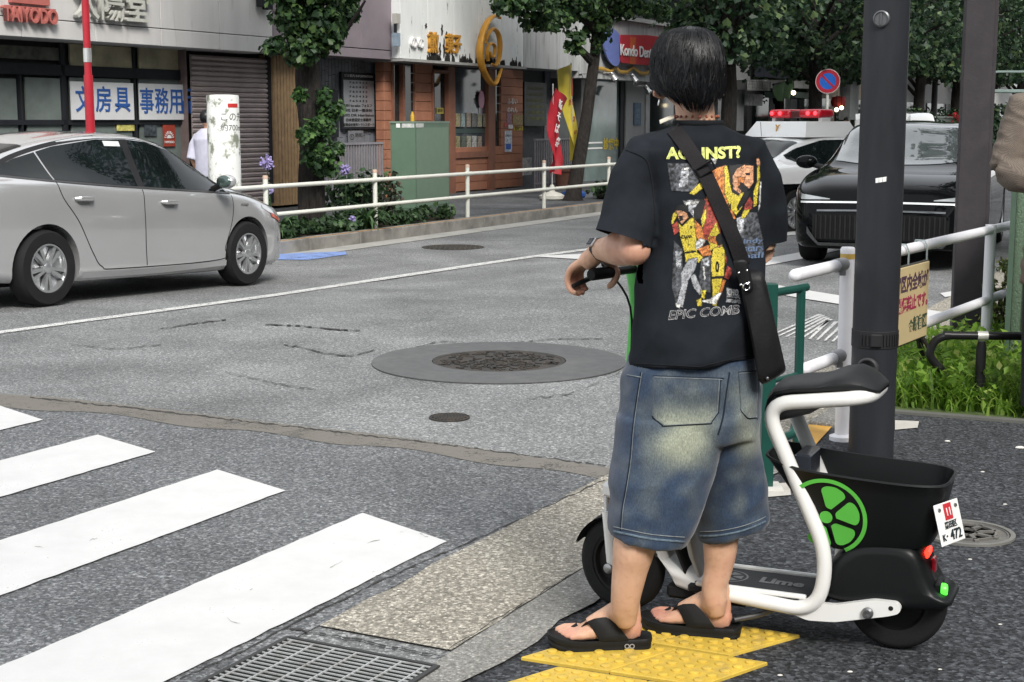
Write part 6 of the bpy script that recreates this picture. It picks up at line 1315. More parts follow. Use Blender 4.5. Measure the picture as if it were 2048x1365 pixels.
# fender over the rear wheel
fo_ = [(.235, .165), (.225, .215), (.19, .270), (.14, .315), (.08, .333), (.0, .338), (-.045, .328), (-.07, .29), (-.085, .25), (-.112, .205), (-.148, .185), (-.150, .172), (-.12, .160), (-.03, .148), (.12, .142), (.2, .15)]
fo2 = [(p.x, p.y) for p in cr([(a, z, 0) for a, z in fo_], 4, True)]; cx, cz = .05, .235
spart('rear_fender', MB().loft([[(cx+(a-cx)*k, l, cz+(z-cz)*k) for a, z in fo2] for l, k in ((-.112, .70), (-.110, .86), (-.098, .965), (-.075, 1.0), (.075, 1.0), (.098, .965), (.110, .86), (.112, .70))]), M_tub, ang=60)
for nm, l, z, sz, m in (('tail_light', .0, .300, (.014, .07, .022), mat('lit tail light', (1.0, .03, .015), .3, var=0, emis=2.2)), ('reflector', -.005, .258, (.014, .04, .055), mat('dark red reflector', (.20, .004, .012), .1, spec=.8))):
    a = float(np.interp(z, [.2, .25, .29, .33], [-.118, -.09, -.076, -.05])); b = MB(); b.box((a, l, z), sz, bev=.004); spart(nm, b, m)
b = MB(); b.lathe([(.019, -.012), (.019, .006), (.016, .012), (.014, .013), (.012, .010), (.008, .014), (.001, .014)], 24, Matrix.Translation((-.121, .045, .206))@Matrix.Rotation(-math.pi/2, 4, 'Y')); spart('green_lamp', b, mat('lit green lamp', (.08, .9, .05), .3, var=.1, emis=.7)); b = MB(); b.box((-.108, .03, .206), (.02, .09, .05), bev=.006); spart('lamp_housing', b, M_tub)
# number plate
Mp = Matrix.Translation((-.137, .092, .420))@Matrix.Rotation(R(-22), 4, 'Z')@Matrix.Rotation(R(16), 4, 'Y')@frame((0, 0, 0), (0, -1, 0), (0, 0, 1)); b = MB(); b.box((0, 0, 0), (.128, .118, .004), M=Mp, bev=.0015); pl = spart('number_plate', b, mat('white number plate', (.74, .74, .72), .4, var=.03))
b = MB(); b.box((0, .032, .003), (.040, .046, .002), M=Mp); spart('red_sticker', b, mat('red sticker', (.48, .03, .04), .45), pl, smooth=False)
for tx, x, y, s_, m, bd in (('11', 0, .030, .024, M_whitelet, .0004), ('墨田区', 0, -.006, .017, mat('plate ink', (.02, .03, .035), .5, var=0), .0002), ('K', -.047, -.037, .021, mat('plate ink', (.02, .03, .035), .5, var=0), .0002), ('・', -.031, -.036, .02, mat('plate ink', (.02, .03, .035), .5, var=0), .0), ('472', .017, -.036, .031, mat('plate ink', (.02, .03, .035), .5, var=0), .0005)):
    me = text_me(tx, s_*1.3, .0006, bd); me.transform(Mp@Matrix.Translation((x, y, .0045))); spart('plate_text', me, m, pl, smooth=False)
for x in (-.044, .044): spart('screw', MB().lathe([(.006, .002), (.005, .006), (.001, .006)], 12, Mp@Matrix.Translation((x, .042, 0))), mat('steel screw', (.3, .3, .3), .3, .8), pl)
spart('plate_bracket', MB().box((-.125, .03, .40), (.03, .07, .09)), M_tub)
# wheels
def swheel(name, a, r, wd, par, M0=Matrix()):
    o = thing(name, None, None); o.parent = par; M = M0@Matrix.Translation((a, 0, r))@Matrix.Rotation(math.pi/2, 4, 'X'); 
    b = MB(); b.lathe([(r*.66, -wd*.46), (r*.86, -wd*.5), (r*.95, -wd*.44), (r*.99, -wd*.25), (r, 0), (r*.99, wd*.25), (r*.95, wd*.44), (r*.86, wd*.5), (r*.66, wd*.46)], 44, M, caps=False); mk('tyre', b, M_rub, o, world=False, ang=70)
    b = MB(); b.lathe([(r*.67, -wd*.42), (r*.60, -wd*.40), (r*.55, -wd*.2), (r*.2, -wd*.3), (.001, -wd*.35)], 36, M, caps=False); b.lathe([(r*.67, wd*.42), (r*.60, wd*.40), (r*.55, wd*.2), (r*.2, wd*.3), (.001, wd*.35)], 36, M, caps=False)
    for k in range(5): b.box((r*.38, 0, wd*.24), (r*.46, r*.09, wd*.16), M=M@Matrix.Rotation(k*2*math.pi/5, 4, 'Z'))
    mk('rim', b, mat('black wheel rim', (.010, .010, .011), .4), o, world=False, ang=40); mk('hub', MB().lathe([(r*.12, -wd*.8), (r*.12, wd*.8)], 16, M), mat('dark hub steel', (.12, .12, .12), .4, .7), o, world=False); return o
swheel('wheel', .015, .147, .075, sco)
for sg in (1, -1):
    b = MB(); arm = [(.31, .105), (.25, .088), (.17, .094), (.02, .132), (-.012, .144), (-.020, .160), (-.008, .177), (.06, .176), (.17, .146), (.28, .142)]; b.prism([(a, z) for a, z in bends([Vector((*q, 0)) for q in arm], .008, 2) for a, z in [(a, z)]] if False else [(p.x, p.y) for p in bends([Vector((*q, 0)) for q in arm], .012, 3)], -.010, .010, Matrix.Translation((0, sg*.122, 0))@Matrix.Rotation(math.pi/2, 4, 'X')); sa = spart('swing_arm', b, M_sw)
    spart('axle_bolt', MB().lathe([(.017, 0), (.017, .008), (.012, .014), (.006, .014), (.006, .006), (.001, .006)], 6 if False else 18, Matrix.Translation((.075, sg*.131, .136))@Matrix.Rotation(-sg*math.pi/2, 4, 'X')), mat('steel axle bolt', (.3, .3, .3), .3, .9), sa); spart('bolt_hole', MB().lathe([(.007, .0), (.007, .0115), (.001, .0116)], 14, Matrix.Translation((.010, sg*.1215, .158))@Matrix.Rotation(-sg*math.pi/2, 4, 'X')), M_rub, sa)
# deck
b = MB(); b.box((.42, 0, .128), (.42, .20, .03), bev=.008); dk = spart('deck', b, M_sb)
b = MB(); b.box((.42, 0, .146), (.38, .185, .008), bev=.003); spart('deck_mat', b, mat('ribbed deck mat', (.024, .027, .030), .7, var=.1, bump=.5, bs=180), dk)
M_deckprint = mat('grey deck print', (.11, .115, .12), .6, var=0)
b = MB(); b.loft([[(.53+r_*math.cos(t)*1.0, r_*math.sin(t)*.95, .1512) for r_ in (.058, .064)] for t in np.linspace(0, 2*math.pi, 33)], False, False)
for k in range(6):
    t = k*math.pi/3; c = [(.53+r_*math.cos(t+d), r_*math.sin(t+d)*.95, .1512) for r_, d in ((.018, -.25), (.05, -.36), (.05, .36), (.018, .25))]; b.add(c, [(0, 1, 2, 3)])
spart('deck_logo', b, M_deckprint, dk, smooth=False); me = text_me('Lime', .07, .0005, .003); me.transform(Matrix.Translation((.36, 0, .1515))@frame((0, 0, 0), (-1, 0, 0), (0, -1, 0))); spart('deck_lettering', me, M_deckprint, dk, smooth=False)
for sg in (1, -1):
    b = MB(); b.box((.43, sg*.108, .150), (.34, .018, .014), bev=.004); spart('deck_edge', b, M_sw, dk)
spart('battery_box', MB().box((.58, 0, .098), (.26, .13, .045), bev=.01), M_rub)
# white down tube with its grey inner panel
def sw_ring(a, z, hw, th, tilt):
    out = []
    for j in range(24):
        t = 2*math.pi*j/24; c, s = math.cos(t), math.sin(t); y = hw*math.copysign(abs(c)**.6, c); d = th*math.copysign(abs(s)**.6, s); out.append((a+d*math.cos(tilt), y, z+d*math.sin(tilt)))
    return out
dt_ = spart('down_tube', MB().loft([sw_ring(.865, .52, .045, .035, .35), sw_ring(.83, .42, .055, .04, .4), sw_ring(.775, .29, .062, .045, .5), sw_ring(.735, .205, .07, .05, .75), sw_ring(.685, .15, .08, .045, 1.2), sw_ring(.60, .130, .09, .035, 1.5), sw_ring(.54, .128, .1, .025, 1.57)]), M_sw, ang=60)
b = MB(); b.loft([sw_ring(.70, .46, .06, .014, .2), sw_ring(.66, .36, .075, .018, .25), sw_ring(.625, .22, .08, .016, .3), sw_ring(.60, .155, .075, .012, .4)]); spart('inner_panel', b, mat('pale grey inner panel', (.36, .36, .35), .45, var=.1, vs=8, dirt=(.2, .2, .2), ds=12)); b = MB(); b.loft([sw_ring(.735, .40, .06, .016, .4), sw_ring(.69, .26, .07, .016, .5), sw_ring(.64, .155, .08, .014, .8)]); spart('black_trim', b, M_rub)
me = text_me('Uber', .062, .0006, .0012); tx_ = frame((.762, .0745, .262), (.44, .12, -.90), (.86, .0, .5)); me.transform(frame((.772, .071, .262), Vector((-.42, 0, -.91)), Vector((-.91, 0, .42)))); spart('lettering', me, mat('dark lettering', (.03, .03, .03), .5, var=0), dt_, smooth=False)
# steering: turned 15 degrees to the right
st_root = Matrix.Translation((.875, 0, .15))@Matrix.Rotation(R(-15), 4, 'Z')
def P3(a, l, z): return st_root@Vector((a, l, z-.15))
swheel('wheel', 0, .152, .062, sco, st_root@Matrix.Translation((0, 0, -.15)))
for sg in (1, -1):
    b = MB(); b.tube([P3(-.02, sg*.058, .14), P3(.0, sg*.060, .17), P3(.018, sg*.060, .33)], [.018, .019, .020], 14); fk_ = spart('fork_leg', b, M_sw); spart('fork_tube', MB().tube([P3(.016, sg*.06, .32), P3(.02, sg*.06, .38)], .014, 12), mat('polished fork tube', (.5, .5, .5), .2, .9), fk_); spart('axle_nut', MB().lathe([(.016, 0), (.016, .012), (.008, .016), (.001, .016)], 16, st_root@Matrix.Translation((0, sg*.074, 0))@Matrix.Rotation(-sg*math.pi/2, 4, 'X')), mat('steel screw', (.3, .3, .3), .3, .8), fk_)
b = MB()
b.loft([[tuple(st_root@Vector(((.152+.012)*math.cos(t), l, (.152+.012)*math.sin(t)-abs(l)*.25))) for l in (-.042, -.03, 0, .03, .042)] for t in np.linspace(R(20), R(110), 14)], False, False); b.loft([[tuple(st_root@Vector(((.152+.017)*math.cos(t), l, (.152+.017)*math.sin(t)-abs(l)*.25))) for l in (-.042, -.03, 0, .03, .042)] for t in np.linspace(R(20), R(110), 14)], False, False)
spart('front_fender', b, M_rub); b = MB(); b.box((0, 0, .40), (.07, .16, .05), bev=.012, M=Matrix.Translation((.875, 0, 0))@Matrix.Rotation(R(-15), 4, 'Z')); spart('fork_crown', b, M_sw)
def stem_ring(a, z, hw, hd): return [tuple(Matrix.Translation((a, 0, z))@Matrix.Rotation(R(-15), 4, 'Z')@Vector((hd*math.copysign(abs(math.cos(t))**.7, math.cos(t)), hw*math.copysign(abs(math.sin(t))**.7, math.sin(t)), 0))) for t in np.linspace(0, 2*math.pi, 25)[:-1]]
stm = spart('stem', MB().loft([stem_ring(.872, .40, .034, .032), stem_ring(.853, .62, .032, .030), stem_ring(.838, .80, .032, .03), stem_ring(.826, .97, .034, .03), stem_ring(.824, 1.04, .044, .034), stem_ring(.818, 1.075, .06, .042), stem_ring(.815, 1.12, .062, .045), stem_ring(.813, 1.135, .05, .04)]), M_lime2, ang=60)
spart('stem_window', MB().box((.79, .052, 1.09), (.02, .03, .022), bev=.004), M_rub, stm); spart('display', MB().box((.80, 0, 1.14), (.09, .09, .02), bev=.006), M_rub, stm)
bl = Vector((math.sin(R(15)), math.cos(R(15)), 0)); bf = Vector((math.cos(R(15)), -math.sin(R(15)), 0)); B0 = Vector((.815, 0, 1.10))
spart('handlebar', MB().tube([B0-bl*.20, B0, B0+bl*.20], .0135, 14), mat('black bar', (.015, .015, .016), .4))
for sg in (1, -1):
    spart('grip', MB().tube([B0+bl*sg*.155, B0+bl*sg*.16, B0+bl*sg*.275, B0+bl*sg*.283], [.016, .0185, .0185, .015], 16), M_rub)
    b = MB(); b.tube([B0+bl*sg*.15+bf*.02, B0+bl*sg*.17+bf*.055-ZUP*.012, B0+bl*sg*.27+bf*.075-ZUP*.04], [.009, .009, .007], 10); spart('brake_lever', b, mat('black lever', (.014, .014, .015), .35))
spart('brake_cable', MB().tube(cr([B0+bl*.15+bf*.02, B0+bl*.10+bf*.09+ZUP*.01, Vector((.845, .045, .98)), Vector((.85, .045, .70)), Vector((.88, .055, .45)), P3(.02, .066, .33)], 6), .0035, 8), M_rub)
spart('kickstand', MB().tube(bends([(.33, .085, .11), (.40, .105, .075), (.47, .13, .058)], .02), .008, 10), mat('dark hub steel', (.12, .12, .12), .4, .7))
b = MB()
for a, z in ((.245, .112), (.60, .126), (.30, .118)): b.lathe([(.007, 0), (.007, .004), (.004, .005), (.001, .003)], 10, Matrix.Translation((a, .128+.0215, z))@Matrix.Rotation(-math.pi/2, 4, 'X'))
B_W = Matrix.Translation((SR.x, SR.y, 0))@Matrix.Rotation(SYAW, 4, 'Z')
GRIP = B_W@(B0+bl*.225); GA = (B_W.to_3x3()@bl).normalized(); GF = (B_W.to_3x3()@bf).normalized()
GRIP_R = B_W@(B0-bl*.225)
# ================================================================ the person on the scooter's left
PY = 4.24
per = thing('person', 'person in black printed t-shirt and baggy denim shorts, seen from behind beside the scooter', 'person', tuple(at_z(1385, 1290)))
def Q(u, v, dy=0.0): return at_y(u, v, PY+dy)
def se_ring(v, uL, uR, dy, hd, n=40, ex=2.4, tilt=0.0, yaw=0.0, dv=0.0):
    """horizontal superellipse ring whose outline shows between columns uL, uR at row v; dv: rows the right end hangs lower"""
    a, b = Q(uL, v, dy), Q(uR, v+dv, dy); c = (a+b)/2; x = (b-a)/2; y = Vector((0, hd, 0)); out = []
    for j in range(n):
        t = 2*math.pi*j/n; cc, ss = math.cos(t), math.sin(t); out.append(c+x*math.copysign(abs(cc)**(2/ex), cc)+y*math.copysign(abs(ss)**(2/ex), ss)+Vector((0, 0, tilt*ss)))
    return out
def ori_ring(c, axis, rx, ry, n=24, ex=2.2, ref=(0, 0, 1)):
    ax = Vector(axis).normalized(); x = Vector(ref)-ax*Vector(ref).dot(ax); x.normalize(); y = ax.cross(x); out = []
    for j in range(n):
        t = 2*math.pi*j/n; cc, ss = math.cos(t), math.sin(t); out.append(Vector(c)+x*rx*math.copysign(abs(cc)**(2/ex), cc)+y*ry*math.copysign(abs(ss)**(2/ex), ss))
    return out
M_skin, nt_, b_ = _new('skin')
tx_ = _noise(nt_, 5, 4, .6); sk = _ramp(nt_, tx_.outputs[0], [(.3, (.46, .265, .17)), (.5, (.55, .34, .23)), (.62, (.53, .30, .205)), (.8, (.60, .37, .26))]); fr_ = _noise(nt_, 55, 2, .5); sk2 = _ramp(nt_, fr_.outputs[0], [(.25, (.86, .80, .78)), (.5, (1, 1, 1))])
at_ = nt_.nodes.new('ShaderNodeVertexColor'); at_.layer_name = 'flush'
nt_.links.new(_mix(nt_, _mix(nt_, sk.outputs[0], sk2.outputs[0], .8, 'MULTIPLY'), (.52, .20, .15), at_.outputs['Color']), b_.inputs['Base Color']); b_.inputs['Roughness'].default_value = .5; b_.inputs['Subsurface Weight'].default_value = .25; b_.inputs['Subsurface Radius'].default_value = (.012, .005, .003); b_.inputs['Subsurface Scale'].default_value = 1.0
_bump(nt_, b_, _noise(nt_, 180, 2, .5).outputs[0], .12, .001)

# ---- body: one continuous skin
bd = MB()
def T(pts, rs, n=16, cap=True): bd.tube(cr(pts, 5), list(np.interp(np.linspace(0, 1, (len(pts)-1)*5+1), np.linspace(0, 1, len(rs)), rs)), n)
bd.loft([se_ring(v, a, b, dy, h_, 32, 2.3) for v, a, b, dy, h_ in ((830, 1290, 1480, .02, .10), (740, 1292, 1484, .02, .105), (640, 1305, 1490, .02, .10), (520, 1312, 1500, .02, .105), (420, 1312, 1502, .02, .11), (350, 1305, 1495, .03, .10), (310, 1312, 1480, .035, .085), (280, 1340, 1450, .04, .06))])
T([Q(1394, 300, .03), Q(1393, 262, .04), Q(1391, 240, .045), Q(1388, 205, .05), Q(1384, 180, .05)], [.06, .058, .056, .056, .062], 20)
hd = []
for v, uL, uR, dy, h_ in ((212, 1352, 1420, .07, .065), (200, 1336, 1430, .055, .082), (180, 1326, 1438, .045, .094), (150, 1322, 1440, .04, .10), (120, 1324, 1438, .04, .10), (95, 1334, 1424, .035, .085), (80, 1352, 1404, .03, .05)): hd.append(se_ring(v, uL, uR, dy, h_, 28, 2.1))
bd.loft(hd)
bd.ball(tuple(Q(1376, 165, .135)), .03, sc=(.8, 1, .8)); bd.tube([Q(1376, 160, .13), Q(1374, 172, .16)], [.010, .014], 10)     # face side: nose, brow
for u in (1356, 1396): bd.ball(tuple(Q(u, 152, .125)), .016)
bd.ball(tuple(Q(1376, 186, .128)), .02, sc=(1.2, .7, .4))
for u0, u1, sg in ((1307, 1324, -1), (1446, 1434, 1)):      # ears
    bd.loft([[Q(u0+sg*0, 166, .03)+Vector((0, .024*math.cos(t), .034*math.sin(t))) for t in np.linspace(0, 6.283, 17)[:-1]], [Q(u1, 170, .04)+Vector((0, .016*math.cos(t), .024*math.sin(t))) for t in np.linspace(0, 6.283, 17)[:-1]]])
    bd.tube([Q(u0+sg*0, 186, .035), Q(u1-sg*3, 196, .045)], [.010, .008], 10)
SHL, ELB = Q(1303, 335, .03), at_y(1268, 500, 4.15); WR = at_y(1199, 499, 4.335)
T([Q(1350, 320, .03), SHL, (SHL+ELB)/2+Vector((-.012, 0, 0)), ELB], [.05, .052, .048, .045])
T([ELB+Vector((.004, -.0, .004)), ELB*.7+WR*.3+Vector((-.008, 0, .004)), ELB*.35+WR*.65, WR], [.046, .052, .042, .030])
bd.ball(tuple(ELB), .0475, n=18, sc=(1, 1, .95))
SHR, ELR = Q(1494, 335, .02), Q(1524, 500, .04); WRR = GRIP_R+Vector((.05, -.06, .05))
T([Q(1450, 320, .03), SHR, (SHR+ELR)/2, ELR], [.05, .052, .046, .042]); T([ELR, ELR*.5+WRR*.5, WRR], [.043, .042, .028])
# legs
KL, KR = Q(1285, 985, -.06), Q(1445, 985, .08)
T([Q(1335, 790, .0), Q(1305, 890, -.03), KL, at_y(1269, 1090, 4.14), at_y(1260, 1140, 4.135), at_y(1252, 1190, 4.135), at_y(1250, 1222, 4.145), at_y(1254, 1252, 4.15)], [.095, .085, .062, .0625, .052, .044, .040, .025], 20)
T([Q(1440, 790, .02), Q(1448, 890, .06), KR, at_y(1441, 1085, 4.29), at_y(1437, 1135, 4.285), at_y(1428, 1175, 4.28), at_y(1430, 1205, 4.275), at_y(1434, 1232, 4.275)], [.095, .082, .056, .053, .043, .037, .035, .022], 20)
# feet in their own frame: x towards the toes, z up from the sole top
SOLE = .036
def foot_frame(heel, dirx):
    dx = Vector((dirx[0], dirx[1], 0)).normalized(); return frame((heel.x, heel.y, SOLE), dx, ZUP.cross(dx))
HL = at_z(1291, 1309); FL = foot_frame(Vector((HL.x, HL.y+.05, 0)), (-1, -.02))
HRt = at_z(1468, 1279); FR = foot_frame(Vector((HRt.x, HRt.y+.005, 0)), (-.93, .30))
def foot(M, ank, lat):
    """lat: +1 when the outer side (small toe) lies to +y"""
    f = lambda *p: M@Vector(p)
    al = M.inverted()@ank
    def seg(pts, rs, n=14): bd.tube([f(*p) for p in pts], rs, n)
    bd.ball((0, 0, 0), .033, M=M@Matrix.Translation((.040, 0, .030)), sc=(1.05, .95, .92), n=16)
    bd.loft([[f(x, y*w, z0+(z1-z0)*q) for y, q in ((-1, .25), (-.92, .6), (-.55, .92), (0, 1), (.55, .92), (.92, .6), (1, .25), (.8, .0), (0, -.02), (-.8, 0))] for x, w, z0, z1 in ((.012, .020, .006, .05), (.035, .031, .0, .085), (.07, .034, .0, .092), (.11, .037, .004, .075), (.15, .043, .004, .056), (.185, .046, .001, .040), (.205, .046, .002, .030), (.222, .042, .004, .022))])
    a0 = Vector(al); bd.tube(cr([f(a0.x, a0.y, a0.z+.02), f(a0.x+.006, a0.y*.6, a0.z-.02), f(.082, 0, .075), f(.125, 0, .052), f(.165, 0, .034)], 4), [.033, .034, .0355, .0365, .037, .037, .037, .036, .035, .034, .033, .032, .031, .030, .028, .026, .024], 16)
    bd.ball((0, 0, 0), .012, M=M@Matrix.Translation((.068, .033, .088)), n=10); bd.ball((0, 0, 0), .012, M=M@Matrix.Translation((.068, -.033, .092)), n=10)
    bd.tube([f(.022, 0, .05), f(.026, 0, .11), f(a0.x-.02, 0, .16)], [.014, .012, .014], 10)     # heel tendon
    for k, (y, L0, r) in enumerate(((-.030, .262, .0135), (-.010, .258, .0098), (.007, .250, .0092), (.022, .240, .0088), (.036, .226, .0085))):
        y *= lat; seg([(.195, y*.95, .020), (L0-.028, y, .019), (L0-.012, y*1.02, .012), (L0-.004, y*1.02, .0095)], [r*1.05, r*.98, r*1.0, r*.8], 12)
        bd.ball((0, 0, 0), r*1.0, M=M@Matrix.Translation((L0-.010, y*1.02, .0105)), n=10)
foot(FL, at_y(1250, 1215, 4.145), 1); foot(FR, at_y(1428, 1195, 4.275), 1)
# left hand resting over grip and brake lever
gu = GA; fw_ = GF
def HP(a, f, z): return GRIP+gu*a+fw_*f+ZUP*z
bd.tube([WR, HP(.035, .025, .035)*.6+WR*.4, HP(.03, .035, .033)], [.029, .030, .030], 14)
for k in range(4):
    a = .046-k*.019; L0 = (.92, 1.0, .97, .82)[k]
    bd.tube(cr([WR*.45+HP(a*.8, .035, .03)*.55, HP(a, .055, .028), HP(a, .085, .005), HP(a, .095*L0+.008, -.028*L0), HP(a, .085*L0+.004, -.058*L0), HP(a*.95, .062, -.066*L0)], 4), list(np.interp(np.linspace(0, 1, 21), [0, .25, .5, .8, 1], [.014, .0135, .0105, .0092, .0078])), 10)
bd.tube(cr([WR*.6+HP(-.03, .01, .02)*.4, HP(-.045, -.005, .02), HP(-.052, -.016, -.006), HP(-.048, -.006, -.032), HP(-.044, .012, -.048)], 4), [.015, .015, .0145, .0145, .014, .0135, .013, .0125, .012, .0115, .0112, .011, .0108, .0105, .010, .009, .008], 10)
# right hand (hidden in front of the body)
def HR_(a, f, z): return GRIP_R+gu*a+fw_*f+ZUP*z
bd.tube([WRR, HR_(0, -.02, .03), HR_(0, .02, .03)], [.028, .03, .028], 12)
for k in range(4):
    a = .04-k*.021; bd.tube(cr([HR_(a, .01, .03), HR_(a, .04, .012), HR_(a, .034, -.018), HR_(a, .005, -.03)], 4), list(np.linspace(.012, .008, 13)), 10)
bd.tube(cr([HR_(.03, -.02, .02), HR_(.055, -.03, -.005), HR_(.06, -.005, -.028)], 4), list(np.linspace(.014, .009, 9)), 10)
me = remesh(bd, .0042, 5)
cl_ = me.color_attributes.new('flush', 'FLOAT_COLOR', 'POINT'); N_ = len(me.vertices); co = np.empty(N_*3); me.vertices.foreach_get('co', co); co = co.reshape(-1, 3); fl = np.zeros(N_)
for c, r_, k in ((HL+Vector((-.01, .05, .06)), .05, .6), (HRt+Vector((-.01, .03, .06)), .05, .75), (FL@Vector((.24, .03, .02)), .05, .5), (FR@Vector((.24, 0, .02)), .06, .7), (FL@Vector((.07, -.035, .085)), .03, .5), (HP(0, .08, -.03), .06, .45), (ELB, .05, .35), (Q(1313, 180, .03), .03, .5)):
    d = np.linalg.norm(co-np.array(c), axis=1); fl = np.maximum(fl, k*np.exp(-(d/r_)**2))
cl_.data.foreach_set('color', np.stack([fl, fl, fl, np.ones(N_)], 1).ravel())
body = mk('body', me, M_skin, per, ang=180)

# ---- t-shirt
ts_ = MB()
tor = [(247, 1354, 1439, .035, .062), (252, 1342, 1452, .035, .075), (262, 1316, 1478, .03, .095), (280, 1288, 1500, .03, .118), (305, 1274, 1516, .03, .13), (345, 1274, 1526, .03, .142), (390, 1281, 1531, .025, .148), (450, 1286, 1533, .02, .147), (510, 1283, 1532, .02, .142), (580, 1274, 1527, .02, .14), (650, 1268, 1520, .02, .142), (705, 1264, 1514, .02, .145), (727, 1262, 1512, .02, .147)]
ts_.loft([se_ring(v, a, b, dy, h_, 44, 2.5, 0, 0, (-20*(max(0, (v-560)/167))) ) for v, a, b, dy, h_ in tor])
def sleeve(pts):
    ts_.loft([ori_ring(c, ax, rx, ry, 28, 2.3) for c, ax, rx, ry in pts])
sl_c = Q(1247, 484, -.085); ax0 = Vector((-.35, -.15, -1))
sleeve([(Q(1335, 300, .03), (-1, 0, -.25), .06, .06), (Q(1298, 315, .03), (-.75, 0, -.7), .075, .085), (Q(1274, 365, .0), (-.4, -.1, -1), .080, .080), (Q(1259, 430, -.05), (-.28, -.15, -1), .079, .076), (sl_c*.9+Q(1259, 430, -.05)*.1, (-.30, -.12, -1), .080, .076), (sl_c, (-.30, -.12, -1), .081, .076)])
sleeve([(Q(1450, 300, .02), (1, 0, -.25), .06, .06), (Q(1492, 315, .01), (.75, 0, -.7), .075, .085), (Q(1508, 365, .01), (.3, 0, -1), .085, .068), (Q(1518, 430, .02), (.14, 0, -1), .085, .058), (Q(1521, 496, .03), (.10, .05, -1), .085, .052)])
def fold(me, amp, fn):
    """push vertices along their normals to fold the cloth"""
    nv = len(me.vertices); nn = np.empty(nv*3); me.vertices.foreach_get('normal', nn); nn = nn.reshape(-1, 3); cc = np.empty(nv*3); me.vertices.foreach_get('co', cc); cc = cc.reshape(-1, 3)
    d = np.array([fn(Vector(c)) for c in cc])*amp; cc += nn*d[:, None]; me.vertices.foreach_set('co', cc.ravel()); me.update()
def proj(p):
    q = p-CAM; z = q.dot(_fw); return 1024+F*q.x/z, 682.5-F*q.dot(_up)/z
def tfold(p):
    u, v = proj(p); n1 = noise.noise(Vector((p.x*5+p.z*3.2, p.y*3, p.z*2.0-p.x*2))); n2 = noise.noise(Vector((p.x*14-p.z*6, p.y*6, p.z*9+3)))
    lo = min(1, max(0, (v-430)/200)); r1 = 1-abs(noise.noise(Vector((p.x*4.5-p.z*4.0+7, p.y*2, p.z*1.5))))*2
    up_ = math.exp(-((u-1300)/26)**2)*math.sin((v-300)*.05+p.x*20)*(1 if 300 < v < 520 else .2)
    return n1*1.0+n2*.35+lo*(r1*1.0)+.55*up_+.5*(1-2*abs(noise.noise(Vector((p.x*3.2+p.z*5.5, p.y*2, p.z*.8+21)))))*min(1, max(0, (v-330)/120))
me = remesh(ts_, .0062, 2); fold(me, .0105, lambda p: tfold(p)-.35)
bm_ = bmesh.new(); bm_.from_mesh(me); kill = []
for c_, ax_ in ((sl_c, Vector((-.30, -.12, -1)).normalized()), (Q(1521, 496, .03), Vector((.10, .05, -1)).normalized())):
    near_ = lambda f: (f.calc_center_median()-c_).length < .14 and (proj(f.calc_center_median())[0] < 1286 if ax_.x < 0 else proj(f.calc_center_median())[0] > 1538)
    fs_ = [f for f in bm_.faces if near_(f)]; ge = set(fs_)
    for f in fs_: ge.update(f.edges); ge.update(f.verts)
    bmesh.ops.bisect_plane(bm_, geom=list(ge), plane_co=c_-ax_*.012, plane_no=ax_)
    bmesh.ops.delete(bm_, geom=[f for f in bm_.faces if near_(f) and (f.calc_center_median()-c_).dot(ax_) > -.0119], context='FACES')
bm_.to_mesh(me); bm_.free()
M_tee = mat('washed black jersey', (.0125, .015, .019), .9, var=.45, vs=5, spec=.12, bump=.25, bs=420, bd=.0012)
tee = mk('t_shirt', me, M_tee, per, ang=180)
bm_ = bmesh.new(); bm_.from_mesh(me)
tee_w = [v.co+Vector(per.location) for v in me.vertices]; bvh_tee = BVHTree.FromPolygons(tee_w, [list(p.vertices) for p in me.polygons]); bm_.free()
def onto(bvh, u, v, off=.002):
    r = ray(u, v).normalized(); h_ = bvh.ray_cast(CAM, r)
    if h_[0] is None: return None
    return h_[0]-r*off
M_rib = mat('black collar rib', (.009, .0105, .013), .9, var=.2, bump=.3, bs=300)
col_ = [se_ring(240, 1350, 1441, .038, .066, 40, 2.2), se_ring(238, 1353, 1439, .038, .066, 40, 2.2)]; cpath = [Vector(p)+ZUP*.004 for p in se_ring(249, 1348, 1444, .037, .069, 40, 2.2)]
mk('collar', MB().tube(cpath+[cpath[0]], .0075, 10, flat=.6, up=ZUP), M_rib, tee)
for pts in ([(1252, 300), (1290, 318), (1302, 350), (1308, 400), (1310, 450)],):
    P_ = [q for q in (onto(bvh_tee, u, v, .001) for u, v in [(p.x, p.y) for p in cr([(a, b, 0) for a, b in pts], 6)]) if q is not None]; mk('seam', MB().tube(P_, .0022, 6), M_rib, tee)
P_ = [q for q in (onto(bvh_tee, u, 727+(u-1268)*.055-max(0, u-1400)*.30, .0005) for u in range(1270, 1506, 8)) if q is not None]; mk('hem_seam', MB().tube(P_, .0016, 6), M_rib, tee)

